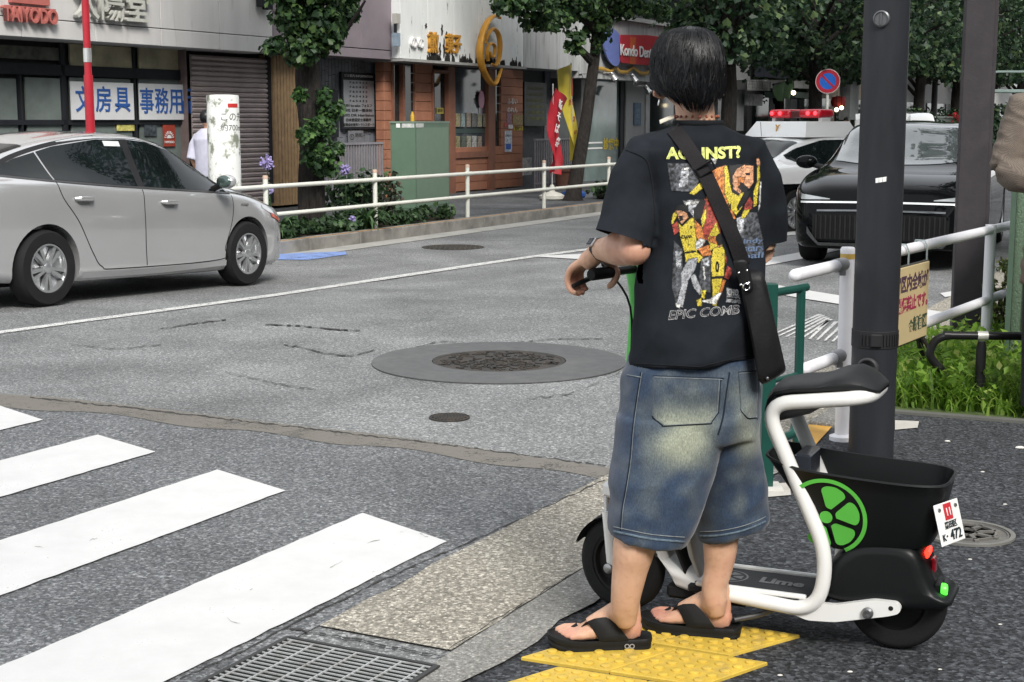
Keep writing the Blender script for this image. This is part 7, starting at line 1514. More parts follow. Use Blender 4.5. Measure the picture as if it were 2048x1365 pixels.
# the print: an abstract collage of ball players
ZS = 3.592
def zp(pts): return [(x/ZS+1320, y/ZS+280) for x, y in pts]
Yl, Or, Rd, Sk, Bk, Gr, Wh, Dg, Bl = (.62, .50, .05), (.58, .20, .05), (.36, .055, .04), (.56, .28, .15), (.008, .008, .009), (.33, .34, .36), (.62, .62, .60), (.07, .075, .085), (.12, .19, .33)
ART = [(Dg, .9, [(52, 165), (250, 165), (300, 260), (235, 375), (75, 370)]), (Gr, .9, [(150, 190), (210, 190), (205, 330), (130, 345)]), (Wh, .5, [(162, 195), (205, 192), (205, 215), (165, 220)]), (Wh, .5, [(360, 130), (410, 128), (400, 170), (365, 172)]),
 (Dg, .9, [(600, 520), (700, 520), (740, 700), (745, 830), (610, 830), (560, 640)]), (Gr, .8, [(540, 560), (600, 540), (610, 640), (560, 720)]), (Dg, .8, [(95, 720), (165, 780), (160, 1000), (110, 1190), (85, 1060)]), (Gr, .9, [(105, 800), (165, 790), (150, 900), (115, 950)]), (Dg, .8, [(290, 840), (360, 830), (360, 1100), (260, 1090)]), (Gr, .8, [(295, 850), (345, 840), (355, 915), (310, 900)]), (Wh, .5, [(300, 900), (318, 905), (325, 1010), (308, 1000)]),
 (Yl, .25, [(200, 385), (296, 285), (312, 345), (240, 400)]), (Or, .5, [(355, 215), (470, 182), (520, 300), (495, 420), (540, 560), (470, 620), (430, 560), (360, 560), (330, 430)]), (Rd, .5, [(320, 420), (420, 480), (440, 700), (390, 760), (300, 690), (290, 560)]), (Yl, .2, [(285, 560), (330, 470), (330, 560), (300, 640)]), (Yl, .2, [(345, 700), (400, 580), (440, 690), (450, 770), (360, 800)]), (Or, .5, [(350, 690), (440, 690), (440, 760), (350, 740)]),
 (Gr, .8, [(162, 430), (292, 420), (282, 480), (235, 560), (195, 500)]), (Wh, .6, [(175, 438), (285, 428), (275, 455), (180, 470)]), (Bk, .1, [(240, 500), (300, 420), (330, 440), (290, 560), (240, 580)]),
 (Yl, .2, [(455, 190), (480, 185), (520, 340), (600, 370), (590, 480), (545, 540), (500, 490), (455, 380)]), (Bk, .1, [(495, 180), (520, 195), (520, 330), (560, 380), (590, 372), (560, 400), (510, 375), (490, 290)]), (Sk, .45, [(520, 195), (600, 175), (672, 180), (676, 250), (668, 300), (645, 345), (600, 350), (570, 390), (525, 350), (515, 270)]), (Or, .3, [(560, 260), (610, 270), (600, 330), (560, 350)]), (Bk, .2, [(500, 185), (560, 172), (640, 168), (672, 180), (600, 184), (545, 205), (530, 250), (510, 250)]), (Bk, .2, [(575, 300), (640, 345), (615, 372), (585, 380), (565, 340)]), (Bk, .1, [(612, 238), (645, 232), (648, 250), (620, 254)]), (Bk, .1, [(600, 375), (650, 360), (620, 440), (560, 510), (545, 480)]), (Rd, .5, [(600, 470), (640, 400), (668, 440), (660, 490), (600, 520)]),
 (Yl, .4, [(690, 200), (715, 170), (722, 260), (700, 380), (690, 470), (665, 480), (668, 360), (690, 300)]), (Sk, .4, [(688, 135), (705, 128), (722, 155), (715, 190), (690, 190)]), (Wh, .5, [(712, 300), (725, 300), (718, 480), (705, 520)]), (Yl, .3, [(600, 505), (650, 490), (610, 560), (570, 570)]),
 (Yl, .2, [(80, 600), (85, 540), (120, 490), (135, 520), (100, 600), (95, 640)]), (Rd, .5, [(85, 612), (122, 580), (135, 650), (102, 692)]), (Or, .5, [(240, 570), (302, 620), (325, 730), (300, 775), (245, 670)]), (Sk, .4, [(112, 500), (196, 515), (200, 560), (155, 602), (122, 560)]), (Bk, .1, [(108, 505), (115, 475), (150, 458), (195, 470), (205, 520), (185, 520), (150, 500)]), (Bk, .1, [(130, 545), (160, 540), (160, 575), (140, 580)]), (Yl, .15, [(128, 590), (160, 615), (215, 560), (240, 560), (252, 665), (275, 770), (265, 805), (172, 810), (145, 690)]), (Bk, .1, [(215, 620), (226, 620), (226, 640), (215, 640)]),
 (Yl, .2, [(172, 812), (262, 800), (305, 838), (280, 880), (235, 850), (185, 880)]), (Bk, .2, [(175, 800), (262, 790), (262, 802), (175, 812)]), (Gr, .35, [(200, 855), (270, 838), (250, 930), (200, 1010), (160, 1200), (108, 1192), (150, 1040), (148, 955)]), (Gr, .35, [(215, 985), (252, 955), (305, 1085), (280, 1112), (240, 1060)]), (Wh, .4, [(108, 1170), (150, 1175), (140, 1210), (108, 1200)]), (Yl, .4, [(290, 1072), (332, 1080), (322, 1150), (298, 1130)]), (Bk, .1, [(296, 1090), (310, 1085), (312, 1120)]), (Yl, .5, [(262, 1150), (300, 1125), (296, 1190), (262, 1195)]),
 (Wh, .6, [(250, 730), (290, 700), (330, 720), (300, 760), (270, 790), (250, 770)]), (Or, .6, [(270, 775), (345, 755), (372, 830), (300, 835)]), (Rd, .7, [(455, 770), (485, 860), (470, 900), (455, 850)]), (Rd, .7, [(480, 900), (520, 930), (490, 1010), (455, 990)]),
 (Yl, .12, [(382, 775), (405, 765), (450, 765), (468, 800), (462, 980), (368, 985), (365, 870)]), (Yl, .12, [(366, 998), (448, 992), (440, 1070), (400, 1190), (370, 1192)]), (Bk, .1, [(366, 985), (450, 980), (450, 994), (366, 998)]), (Sk, .3, [(405, 740), (440, 740), (440, 768), (405, 768)]), (Bk, .05, [(422+22*math.cos(t), 712+44*math.sin(t)) for t in np.linspace(0, 6.2, 16)]), (Or, .6, [(440, 1000), (470, 1010), (440, 1100), (400, 1180)]), (Wh, .5, [(290, 1150), (360, 1142), (420, 1090), (440, 1095), (395, 1180), (310, 1165)]),
 (Gr, .6, [(478, 1060), (560, 1075), (580, 1180), (470, 1170)]), (Bk, .1, [(480, 1130), (570, 1140), (570, 1150), (480, 1142)])]
xs_ = np.arange(40, 770, 4.4); ys_ = np.arange(110, 1220, 4.4); GX, GY = np.meshgrid(xs_, ys_)
C_img = np.zeros((len(ys_), len(xs_), 3)); A_img = np.zeros((len(ys_), len(xs_)), bool)
def inpoly(P):
    r = np.zeros(GX.shape, bool); n = len(P); j = n-1
    for i in range(n):
        xi, yi = P[i]; xj, yj = P[j]
        if yi != yj: r ^= ((yi > GY) != (yj > GY)) & (GX < (xj-xi)*(GY-yi)/(yj-yi)+xi)
        j = i
    return r
rgp = np.random.default_rng(4)
def vnoise(sc, seed):
    f = np.vectorize(lambda x, y: noise.noise(Vector((x/sc, y/sc, seed)))); return f(GX, GY)
NA, NB = vnoise(22, 1.0), vnoise(60, 5.0)
for col, var, P in ART:
    m = inpoly([(x+4*math.sin(y*.07), y+4*math.sin(x*.05)) for x, y in P]); k = 1+var*(1.3*NA+.9*NB+.35*np.sin((GX*.6+GY*.8)*.16+5*NB)); k = k*np.where(np.sin((GX*math.cos(len(P))+GY*math.sin(len(P)))*.11+7*NA) > .93, .35, 1); C_img[m] = np.clip(np.array(col)[None]*k[m][:, None], 0.004, 1); A_img |= m
    er = m.copy(); er[1:] &= m[:-1]; er[:-1] &= m[1:]; er[:, 1:] &= m[:, :-1]; er[:, :-1] &= m[:, 1:]; C_img[m & ~er] *= .22
ink = A_img & (np.abs(NA) < .02); C_img[ink] *= .25
vi = {}; PV = []; PF = []; PC = []
for j in range(len(ys_)-1):
    for i in range(len(xs_)-1):
        if not A_img[j, i]: continue
        ids = []
        for dj, di in ((0, 0), (0, 1), (1, 1), (1, 0)):
            k = (j+dj, i+di)
            if k not in vi:
                q = onto(bvh_tee, xs_[i+di]/ZS+1320, ys_[j+dj]/ZS+280, .0016)
                vi[k] = None if q is None else len(PV)
                if q is not None: PV.append(tuple(q))
            ids.append(vi[k])
        if None in ids or max((Vector(PV[a])-Vector(PV[b])).length for a in ids for b in ids) > .05: continue
        PF.append(tuple(ids)); PC.append(C_img[j, i])
pm = MB(); pm.v = PV; pm.f = PF; pm.m = [0]*len(PF); me = pm.mesh(); ca = me.color_attributes.new('ink', 'FLOAT_COLOR', 'CORNER'); cc = np.ones((len(me.loops), 4))
for p_, c in zip(me.polygons, PC):
    for l in p_.loop_indices: cc[l, :3] = c
ca.data.foreach_set('color', cc.ravel())
M_ink, nt_, b_ = _new('shirt print ink'); a_ = nt_.nodes.new('ShaderNodeVertexColor'); a_.layer_name = 'ink'; nt_.links.new(a_.outputs[0], b_.inputs['Base Color']); b_.inputs['Roughness'].default_value = .7
mk('shirt_print', me, M_ink, tee, ang=180)
def cloth_text(body_, u, v, w, h_, ang, m, shear=0.0, off=.0024, bold=.0, bvh=None, par=None, nm='shirt_lettering', cut=None, curve=0.0):
    """lettering laid on the cloth; size in survey pixels"""
    me = text_me(body_, 1.0, 0, bold, res=3); xs = [q.co.x for q in me.vertices]; yy = [q.co.y for q in me.vertices]; cx_, cy_ = (max(xs)+min(xs))/2, (max(yy)+min(yy))/2; kx, ky = w/(max(xs)-min(xs)), h_/(max(yy)-min(yy))
    bm = bmesh.new(); bm.from_mesh(me); bmesh.ops.triangulate(bm, faces=bm.faces[:])
    for _ in range(2): bmesh.ops.subdivide_edges(bm, edges=[e for e in bm.edges if e.calc_length()*max(kx, ky) > 9], cuts=1); bmesh.ops.triangulate(bm, faces=bm.faces[:])
    ca_, sa_ = math.cos(R(ang)), math.sin(R(ang)); bad = []
    for q in bm.verts:
        x, y = (q.co.x-cx_)*kx, (q.co.y-cy_)*ky; x += y*shear; y -= curve*(x/w)**2*4; uu, vv = u+x*ca_-y*sa_*-1*-1, v-(x*sa_+y*ca_)
        s_ = onto(bvh or bvh_tee, uu, vv, off)
        if s_ is None: bad.append(q)
        else: q.co = s_
    bmesh.ops.delete(bm, geom=bad, context='VERTS'); bm.to_mesh(me); bm.free(); return mk(nm, me, m, par or tee, smooth=False)
M_yg = mat('distressed yellow print', (.55, .58, .17), .7, var=.45, vs=90)
cloth_text('AGAINST?', 1407, 307, 150, 25, 1, M_yg, bold=.045, curve=-2)
cloth_text('EPIC COMB', 1409, 625, 142, 19, 5, mat('silver print outline', (.34, .34, .35), .7, var=.7, vs=120), shear=.3, bold=.03)
cloth_text('EPIC COMB', 1409, 625, 139, 16, 5, mat('dark print fill', (.03, .03, .035), .7, var=.5, vs=90), shear=.3, off=.0032, bold=-.012)
cloth_text('0', 1434.5, 534, 7.5, 23, 0, mat('print black', (.01, .01, .01), .7, var=0), bold=.05); cloth_text('INDIANA', 1371, 474, 27, 7, 4, mat('print black', (.01, .01, .01), .7), bold=.03); cloth_text('INA', 1455, 412, 18, 13, -18, mat('print black', (.01, .01, .01), .7), bold=.03); cloth_text('CHO', 1466, 585, 22, 13, -3, M_whitelet, bold=.02)
M_bscr = mat('blue script print', (.14, .20, .32), .7, var=.3, vs=60)
for k, tx in enumerate(('Indy', 'stars', 'ball')): cloth_text(tx, 1507, 483+k*14, 40, 12, 4, M_bscr, shear=.2, bold=.02)

# ---- hair: cap plus many tapering strands combed down from the crown
HR = [(53, 1374, 1386, .02, .008), (55.5, 1360, 1400, .02, .035), (60, 1342, 1415, .025, .06), (70, 1324, 1429, .03, .085), (86, 1312, 1440, .03, .10), (108, 1304, 1447, .03, .112), (135, 1301, 1450, .03, .118), (160, 1302, 1450, .03, .116), (180, 1308, 1447, .025, .108), (194, 1320, 1443, .02, .096), (208, 1337, 1437, .015, .08), (219, 1350, 1428, .01, .062), (226, 1362, 1420, .01, .05)]
hv = [h_[0] for h_ in HR]; hf = [pchip(hv, [h_[k] for h_ in HR]) for k in (1, 2, 3, 4)]
def hair_pt(a, v, k=1.0):
    """a: angle round the head, 0 = right, -90 deg = towards the viewer"""
    uL, uR, dy, h_ = (f(v) for f in hf); c = (uL+uR)/2; p = Q(c, v, dy); w = (Q(uR, v, dy)-Q(uL, v, dy)).length/2; return p+Vector((math.cos(a)*w*k, math.sin(a)*h_*k, 0))
rg = np.random.default_rng(14); hb_m = MB(); rings = []
for i in range(33):
    v = 53+(206-53)*i/32; rings.append([hair_pt(2*math.pi*j/64, v-max(0, v-165)*.5*abs(math.cos(2*math.pi*j/64))**3-(0 if math.sin(2*math.pi*j/64) < .2 else min(60, max(0, v-135))), .955+.03*noise.noise(Vector((math.cos(2*math.pi*j/64)*9, math.sin(2*math.pi*j/64)*9, v*.01)))) for j in range(64)])
hb_m.loft(rings)
for k in range(2600):
    a = rg.uniform(0, 2*math.pi); v0 = 54+rg.random()**1.1*130; ln = rg.uniform(40, 120)*(.6 if v0 < 75 else 1); front_ = math.sin(a) > .25
    vmax = 146 if front_ else 226-38*abs(math.cos(a))**2.2; v1 = min(v0+ln, vmax+rg.uniform(-16, 6)*(1 if rg.random() < .75 else .2)); 
    if v1-v0 < 12: continue
    cw_ = math.sin(a*5+v0*.05)+.6*math.sin(a*11-v0*.08); da = rg.normal()*.08+.16*math.sin(a*2+1.3)+.07*cw_; pts = []; kk = rg.uniform(.96, 1.0)+.022*(cw_*.5+.2*rg.normal()); fl_ = rg.uniform(-.01, .06)*(1 if rg.random() < .4 else .3)
    for j in range(6):
        f = j/5; pts.append(hair_pt(a+da*f*f, min(v0+(v1-v0)*f, 226), kk+fl_*f*f))
    r_ = rg.uniform(.001, .0028); hb_m.tube(pts, [r_*.5, r_, r_*1.0, r_*.9, r_*.6, r_*.12], 3, caps=False, flat=.5)
for k in range(520):     # layered locks that close to a point
    a0 = rg.uniform(0, 2*math.pi); fr_ = math.sin(a0) > .3; lim = 148 if fr_ else 228-40*abs(math.cos(a0))**2.2; ve = min(lim+rg.uniform(-4, 6), rg.uniform(105, 232)); vs = max(55, ve-rg.uniform(45, 85)); sw = rg.normal()*.16+.12*math.sin(a0*2+1.3); lift = rg.uniform(.0, .045)
    for q in range(8):
        da0 = rg.normal()*.075; pts = []
        for j in range(6):
            f = j/5; pts.append(hair_pt(a0+sw*f*f+da0*(1-f**1.5), min(vs+(ve-vs)*f+rg.uniform(-1, 1), 228), .985+rg.normal()*.004+.02*math.sin(f*2.6)+lift*f*f))
        r_ = rg.uniform(.0012, .0026); hb_m.tube(pts, [r_*.5, r_, r_, r_*.9, r_*.6, r_*.1], 3, caps=False, flat=.5)
for k in range(260):     # loose tips round the crown and nape
    a = rg.uniform(0, 2*math.pi); v = rg.choice((62, 70, 85, 120, 150)); p = hair_pt(a, v, .98); e = hair_pt(a+rg.normal()*.15, v+rg.uniform(12, 34), 1.03); hb_m.tube([p, (p+e)/2+ZUP*.004, e], [.0012, .001, .0002], 3, caps=False)
M_hair, nt_, b_ = _new('black hair'); g_ = nt_.nodes.new('ShaderNodeNewGeometry'); r_ = _ramp(nt_, g_.outputs['Random Per Island'], [(0, (.004, .0045, .0055)), (.75, (.008, .0085, .010)), (.93, (.016, .0165, .018)), (1, (.05, .05, .052))]); nt_.links.new(r_.outputs[0], b_.inputs['Base Color']); b_.inputs['Roughness'].default_value = .36; b_.inputs['Specular IOR Level'].default_value = .32
mk('hair', hb_m, M_hair, per, ang=180)
# earrings, necklace
for u, v in ((1318, 198), (1437, 186)):
    p = Q(u, v, .04); mk('earring', MB().tube([p+Vector((0.002*math.sin(t), .007*math.cos(t), -.009+.009*math.sin(t))) for t in np.linspace(0, 6.283, 15)], .002, 8), mat('silver earring', (.7, .7, .7), .15, 1), per)
nk = se_ring(238, 1351, 1436, .04, .064, 40, 2.1); nb = MB(); 
for j, q in enumerate(nk):
    if j % 2 == 0: nb.ball(tuple(Vector(q)+ZUP*(.006 if j % 10 else .006)), .0042 if j % 10 else .0058, n=8, mi=0 if j % 10 else 1)
mk('necklace', nb, [mat('red brown beads', (.25, .07, .04), .4), mat('pearl bead', (.6, .52, .42), .3)], per)
# watch
wd_ = (WR-ELB).normalized(); wc = WR-wd_*.004; wr = .032; b = MB(); R1 = [ori_ring(wc+wd_*o_, wd_, wr, wr*.92, 28, 2) for o_ in (-.010, -.010, .010, .010)]; k_ = [.96, 1.08, 1.08, .96]
b.loft([[wc+wd_*o_+(Vector(q)-(wc+wd_*o_))*kk for q in rr] for rr, kk, o_ in zip(R1, k_, (-.010, -.010, .010, .010))], True, False); wa = mk('watch_strap', b, mat('black watch strap', (.012, .012, .013), .4), per)
up_w = (ZUP*.6+Vector((-.75, -.2, 0))); up_w = (up_w-wd_*up_w.dot(wd_)).normalized(); Mw = frame(wc+up_w*(wr+.003), wd_, wd_.cross(up_w)*-1); b = MB(); b.box((0, 0, 0), (.034, .030, .010), M=Mw, bev=.003); wt = mk('watch_case', b, mat('silver watch case', (.5, .5, .52), .2, .9), per); b = MB(); b.box((0, 0, .004 if (Mw.to_3x3()@Vector((0, 0, 1))).dot(up_w) > 0 else -.004), (.028, .024, .006), M=Mw, bev=.002); mk('watch_glass', b, mat('black watch glass', (.01, .01, .012), .05), wt)

# ---- denim shorts
sh = MB()
sh.loft([se_ring(v, a, b, dy, h_, 40, 2.5, 0, 0, -12) for v, a, b, dy, h_ in ((690, 1270, 1508, .02, .13), (740, 1254, 1514, .02, .137), (790, 1242, 1519, .015, .142), (840, 1234, 1520, .015, .145), (880, 1230, 1517, .015, .13))])
sh.loft([se_ring(v, a, b, dy, h_, 36, 2.5, 0, 0, dv) for v, a, b, dy, h_, dv in ((830, 1234, 1450, .0, .13, 0), (880, 1228, 1440, -.015, .132, 4), (930, 1222, 1424, -.03, .132, 8), (990, 1219, 1404, -.045, .13, 14), (1040, 1219, 1385, -.055, .128, 20), (1063, 1219, 1371, -.06, .127, 22))])
sh.loft([se_ring(v, a, b, dy, h_, 36, 2.5, 0, 0, dv) for v, a, b, dy, h_, dv in ((815, 1415, 1508, .03, .10, -6), (850, 1400, 1514, .04, .115, -7), (880, 1396, 1516, .05, .122, -8), (930, 1394, 1525, .07, .12, -12), (990, 1394, 1531, .085, .12, -18), (1040, 1396, 1533, .09, .118, -24), (1074, 1398, 1533, .09, .117, -36))])
def sfold(p):
    u, v = proj(p); n1 = noise.noise(Vector((p.x*6, p.y*4, p.z*3.2))); n2 = noise.noise(Vector((p.x*16, p.y*8, p.z*14))); dg_ = math.sin((u*.55+v*.83)*.055)*math.exp(-((u-1440)/45)**2-((v-850)/70)**2); r1 = 1-2*abs(noise.noise(Vector((p.x*7-p.z*5, p.y*3, p.z*4+9)))); seam_ = math.exp(-((u-(1268-(v-800)*.06))/14)**2)
    side_ = .6*math.sin(v*.075+n1*3)*math.exp(-((u-1240)/22)**2)
    return n1*.75+n2*.4+.7*dg_+.35*(1-2.4*abs(noise.noise(Vector((p.x*10-p.z*7, p.y*5, p.z*9+p.x*6+4)))))+.4*r1*min(1, max(0, (v-860)/150))+.15*seam_+side_*.5
me = remesh(sh, .006, 3); fold(me, .0125, sfold)
fd = me.color_attributes.new('fade', 'FLOAT_COLOR', 'POINT'); fv = []
for v_ in me.vertices:
    u, v = proj(v_.co); 
    if v_.co.y < PY+.12:
        f = .85*math.exp(-((u-1345)/44)**2-((v-895)/40)**2)+.75*math.exp(-((u-1390)/38)**2-((v-870)/55)**2)+.35*math.exp(-((u-1370)/60)**2-((v-805)/45)**2)+.72*math.exp(-((u-1498)/24)**2-((v-880)/36)**2)+.45*math.exp(-((u-1490)/26)**2-((v-800)/60)**2)+.18*math.exp(-((u-1290)/20)**2-((v-985)/80)**2)+.14*math.exp(-((u-1480)/14)**2-((v-990)/70)**2)
        f += .16*noise.noise(Vector((u*.03, v*.03, 0)))
    else: f = 0
    f = min(1, max(0, f)); fv += [f, f, f, 1]
fd.data.foreach_set('color', fv)
M_den, nt_, b_ = _new('washed denim'); a_ = nt_.nodes.new('ShaderNodeVertexColor'); a_.layer_name = 'fade'; n1_ = _noise(nt_, 14, 6, .7); base_ = _ramp(nt_, n1_.outputs[0], [(.3, (.009, .022, .052)), (.7, (.020, .041, .082))]); c1 = _mix(nt_, base_.outputs[0], (.24, .26, .205), a_.outputs[0])
w1 = _noise(nt_, 420, 2, .7, stretch=(1, 1, .18)); w2 = _ramp(nt_, w1.outputs[0], [(.3, (.55, .55, .55)), (.7, (1.5, 1.5, 1.45))]); w3 = _noise(nt_, 160, 3, .8); w4 = _ramp(nt_, w3.outputs[0], [(.3, (.7, .7, .7)), (.7, (1.35, 1.35, 1.3))])
nt_.links.new(_mix(nt_, _mix(nt_, c1, w2.outputs[0], .7, 'MULTIPLY'), w4.outputs[0], .7, 'MULTIPLY'), b_.inputs['Base Color']); b_.inputs['Roughness'].default_value = .85; b_.inputs['Sheen Weight'].default_value = .2; _bump(nt_, b_, w3.outputs[0], .3, .002)
sho = mk('denim_shorts', me, M_den, per, ang=180)
bvh_sh = BVHTree.FromPolygons([v_.co+Vector(per.location) for v_ in me.vertices], [list(p_.vertices) for p_ in me.polygons])
M_st = mat('pale stitching', (.17, .19, .20), .8, var=.3, vs=60); M_sd = mat('dark seam', (.012, .018, .03), .9)
def seam(pts, r_, m, nm, off=.0015, par=None):
    P_ = [q for q in (onto(bvh_sh, p.x, p.y, off) for p in cr([(a, b, 0) for a, b in pts], 8)) if q is not None]
    if len(P_) > 2: return mk(nm, MB().tube(P_, r_, 6), m, par or sho)
seam([(1284, 745), (1275, 800), (1267, 860), (1262, 920), (1253, 980), (1246, 1020), (1243, 1060)], .0009, M_st, 'side_stitching'); seam([(1282, 745), (1273, 800), (1265, 860), (1260, 920), (1251, 980), (1244, 1020), (1241, 1062)], .0022, M_sd, 'side_seam', .0)
seam([(1459, 745), (1452, 790), (1446, 835), (1436, 870)], .0026, M_sd, 'seat_seam', .0)
def pocket(poly, nm):
    cx_, cy_ = sum(p[0] for p in poly)/len(poly), sum(p[1] for p in poly)/len(poly); mb = MB(); g = []
    oo_ = [(p.x, p.y) for p in bends([Vector((*p, 0)) for p in poly+[poly[0]]], 4, 3)]; out_ = []
    for (xa, ya), (xb, yb) in zip(oo_, oo_[1:]):
        nn_ = max(1, int(math.hypot(xb-xa, yb-ya)/7)); out_ += [(xa+(xb-xa)*k/nn_, ya+(yb-ya)*k/nn_) for k in range(nn_)]
    for f in (0, .1, .2, .3, .4, .5, .6, .7, .8, .9, .97, 1.0): g.append([onto(bvh_sh, cx_+(x-cx_)*f, cy_+(y-cy_)*f, .0042 if f < 1 else .0) or Q(x, y, -.14) for x, y in out_])
    mb.loft(g, True, False); me = mb.mesh(); fa = me.color_attributes.new('fade', 'FLOAT_COLOR', 'POINT'); vv = []
    for q in me.vertices:
        u, v = proj(q.co); f = .15+.75*math.exp(-((u-1350)/48)**2-((v-850)/34)**2)+.55*math.exp(-((u-1418)/40)**2-((v-845)/26)**2)+.4*math.exp(-((u-1500)/22)**2-((v-830)/40)**2)+.15*noise.noise(Vector((u*.04, v*.04, 2)))
        f = min(1, max(0, f)); vv += [f, f, f, 1]
    fa.data.foreach_set('color', vv); o = mk(nm, me, M_den, sho, ang=180)
    for k_, r_, m, of in ((.955, .0011, M_st, .0052), (1.0, .0016, M_sd, .001)):
        seam([(cx_+(x-cx_)*k_, cy_+(y-cy_)*k_) for x, y in oo_[:-1]], r_, m, 'pocket_stitching', of, o)
pocket([(1306, 752), (1442, 757), (1437, 826), (1421, 848), (1327, 853), (1305, 836)], 'back_pocket'); pocket([(1477, 745), (1516, 742), (1515, 836), (1496, 838), (1482, 822)], 'back_pocket')
seam([(1254, 750), (1282, 755)], .0014, M_st, 'pocket_stitching')
for pts in ([(1227, 1054), (1260, 1061), (1300, 1069), (1340, 1073), (1369, 1075)], [(1400, 1064), (1440, 1062), (1480, 1054), (1510, 1044), (1531, 1034)]):
    seam(pts, .0014, M_st, 'hem_stitching'); hp_ = [(u, v+9) for u, v in pts]; seam(hp_, .0032, mat('puckered hem edge', (.10, .14, .18), .9, var=.5, vs=70), 'hem_edge', .0005)

# ---- sandals
M_eva = mat('black foam', (.010, .0105, .011), .6, var=.15, vs=20, bump=.15, bs=220)
def sandal(M, label_txt, lat):
    out = [(-.022, 0), (-.018, .028), (.0, .042), (.05, .043), (.11, .046), (.17, .056), (.22, .058), (.26, .046), (.284, .020), (.286, -.012), (.27, -.040), (.22, -.054), (.17, -.050), (.11, -.040), (.05, -.040), (.0, -.038), (-.018, -.022)]
    P_ = [(p.x, p.y*lat) for p in cr([(a, b, 0) for a, b in out], 4, True)]; cx_ = .13
    def lift(x): return .012*max(0, (x-.17)/.11)**2+.004*max(0, (.02-x)/.04)
    b = MB(); b.loft([[tuple(M@Vector((cx_+(x-cx_)*k, y*k, -SOLE+z+lift(x)))) for x, y in P_] for k, z in ((.95, .0), (.985, .006), (.99, .017), (.975, .020), (1.0, .024), (1.01, .032), (1.0, .040), (.97, .041), (.94, .036), (.5, .034))]); sn = mk('sandal', b, M_eva, per, ang=50)
    b = MB()
    # strap: two wings rising from the sole sides to a thong post between the toes
    for s in (1, -1):
        rows = []
        for k in range(13):
            f = k/12; a = Vector((.050+.045*f*0+.10*f+.02*f*f, s*(.044-.030*f**1.5)*1.0, .004+.072*math.sin(min(1, f*1.15)*math.pi*.5)-.052*max(0, f-.62)*2.2)); bb = Vector((.135+.062*f, s*(.051-.044*f**1.25), .004+.052*math.sin(min(1, f*1.35)*math.pi*.5)-.040*max(0, f-.6)*2.2)); rows.append((a, bb))
        for off_ in (0, 1):
            pass
        rings = []
        for a, bb in rows:
            m_ = (a+bb)/2; up_ = Vector((0, s*.35, 1)).normalized(); t_ = .0065; rings.append([tuple(M@p) for p in (a-up_*.001, a+up_*t_*.8, m_+up_*t_*1.5, bb+up_*t_*.8, bb-up_*.001, m_)])
        b.loft(rings)
    b.tube([M@Vector((.196, -.013*lat, .030)), M@Vector((.212, -.013*lat, .022)), M@Vector((.214, -.013*lat, .0))], [.011, .009, .007], 10)
    mk('strap', b, M_eva, sn, ang=60)
    if label_txt:
        me = text_me('OO', .020, .0005, .0004, spacing=.82); T_ = M@Matrix.Translation((.048, .0505, -.012)); x_ = M.to_3x3()@Vector((-1, 0, 0)); me.transform(frame(T_.translation, x_, ZUP)); mk('side_mark', me, mat('grey mark', (.3, .3, .3), .5), sn, smooth=False)
    return sn
sandal(FL, True, 1); sandal(FR, False, 1)

# ---- shoulder bag: strap over the back, bag at the hip
bag = thing('shoulder_bag', 'slim black leather shoulder bag hanging at the hip on a wide strap across the back', 'bag', tuple(Q(1520, 650, -.1)))
M_strap = mat('black webbing', (.012, .011, .012), .75, var=.1, bump=.4, bs=260, stretch=(1, 1, .4)); M_lea = mat('black leather', (.010, .010, .011), .5, var=.2, vs=14, bump=.15, bs=90)
sp_ = cr([(a, b, 0) for a, b in ((1326, 246), (1345, 256), (1378, 300), (1410, 350), (1440, 415), (1466, 475), (1486, 530))], 6); rings = []
for i, p_ in enumerate(sp_):
    d_ = sp_[min(i+1, len(sp_)-1)]-sp_[max(i-1, 0)]; d_.normalize(); nx, ny = -d_.y, d_.x; hw = 15
    lo = [onto(bvh_tee, p_.x+nx*hw*k, p_.y+ny*hw*k, .004) for k in (-1, -.5, 0, .5, 1)]
    c_ = onto(bvh_tee, p_.x, p_.y, .004)
    if c_ is None: continue
    lo = [q if q is not None and (q-c_).length < .06 else c_+Vector((nx*hw*k, 0, -ny*hw*k))/700 for q, k in zip(lo, (-1, -.5, 0, .5, 1))]; hi = [q+Vector((0, -.0045, .001)) for q in lo]; rings.append(hi+lo[::-1])
mk('strap', MB().loft(rings), M_strap, bag, ang=50)
c_ = onto(bvh_tee, 1411, 338, .016); b = MB(); Mx = frame(c_, Vector((.84, -.1, .52)), Vector((-.5, 0, .84))); 
for y in (-.012, .012): b.box((0, y, 0), (.054, .006, .008), M=Mx, bev=.002)
for x in (-.025, .025): b.box((x, 0, 0), (.006, .03, .008), M=Mx, bev=.002)
mk('buckle', b, mat('black buckle', (.01, .01, .011), .35), bag)
def bag_loft(poly, dy, th, m, nm, par=bag):
    cx_, cy_ = sum(p[0] for p in poly)/len(poly), sum(p[1] for p in poly)/len(poly); o_ = [(p.x, p.y) for p in bends([Vector((*p, 0)) for p in poly+[poly[0]]], 9, 3)][:-1]
    return mk(nm, MB().loft([[Q(cx_+(x-cx_)*k, cy_+(y-cy_)*k, dy+z+.015*noise.noise(Vector((x*.02, y*.02, z*9)))) for x, y in o_] for z, k in ((-th/2, .82), (-th*.42, .95), (-th*.2, 1.0), (th*.2, 1.0), (th*.42, .95), (th/2, .85))]), m, par, ang=55)
bag_loft([(1478, 545), (1524, 540), (1534, 570), (1552, 650), (1573, 742), (1560, 752), (1526, 771), (1517, 762), (1502, 680), (1484, 590)], -.10, .085, M_lea, 'bag_body')
bag_loft([(1493, 538), (1519, 540), (1521, 556), (1510, 575), (1498, 560)], -.07, .07, M_lea, 'bag_flap')
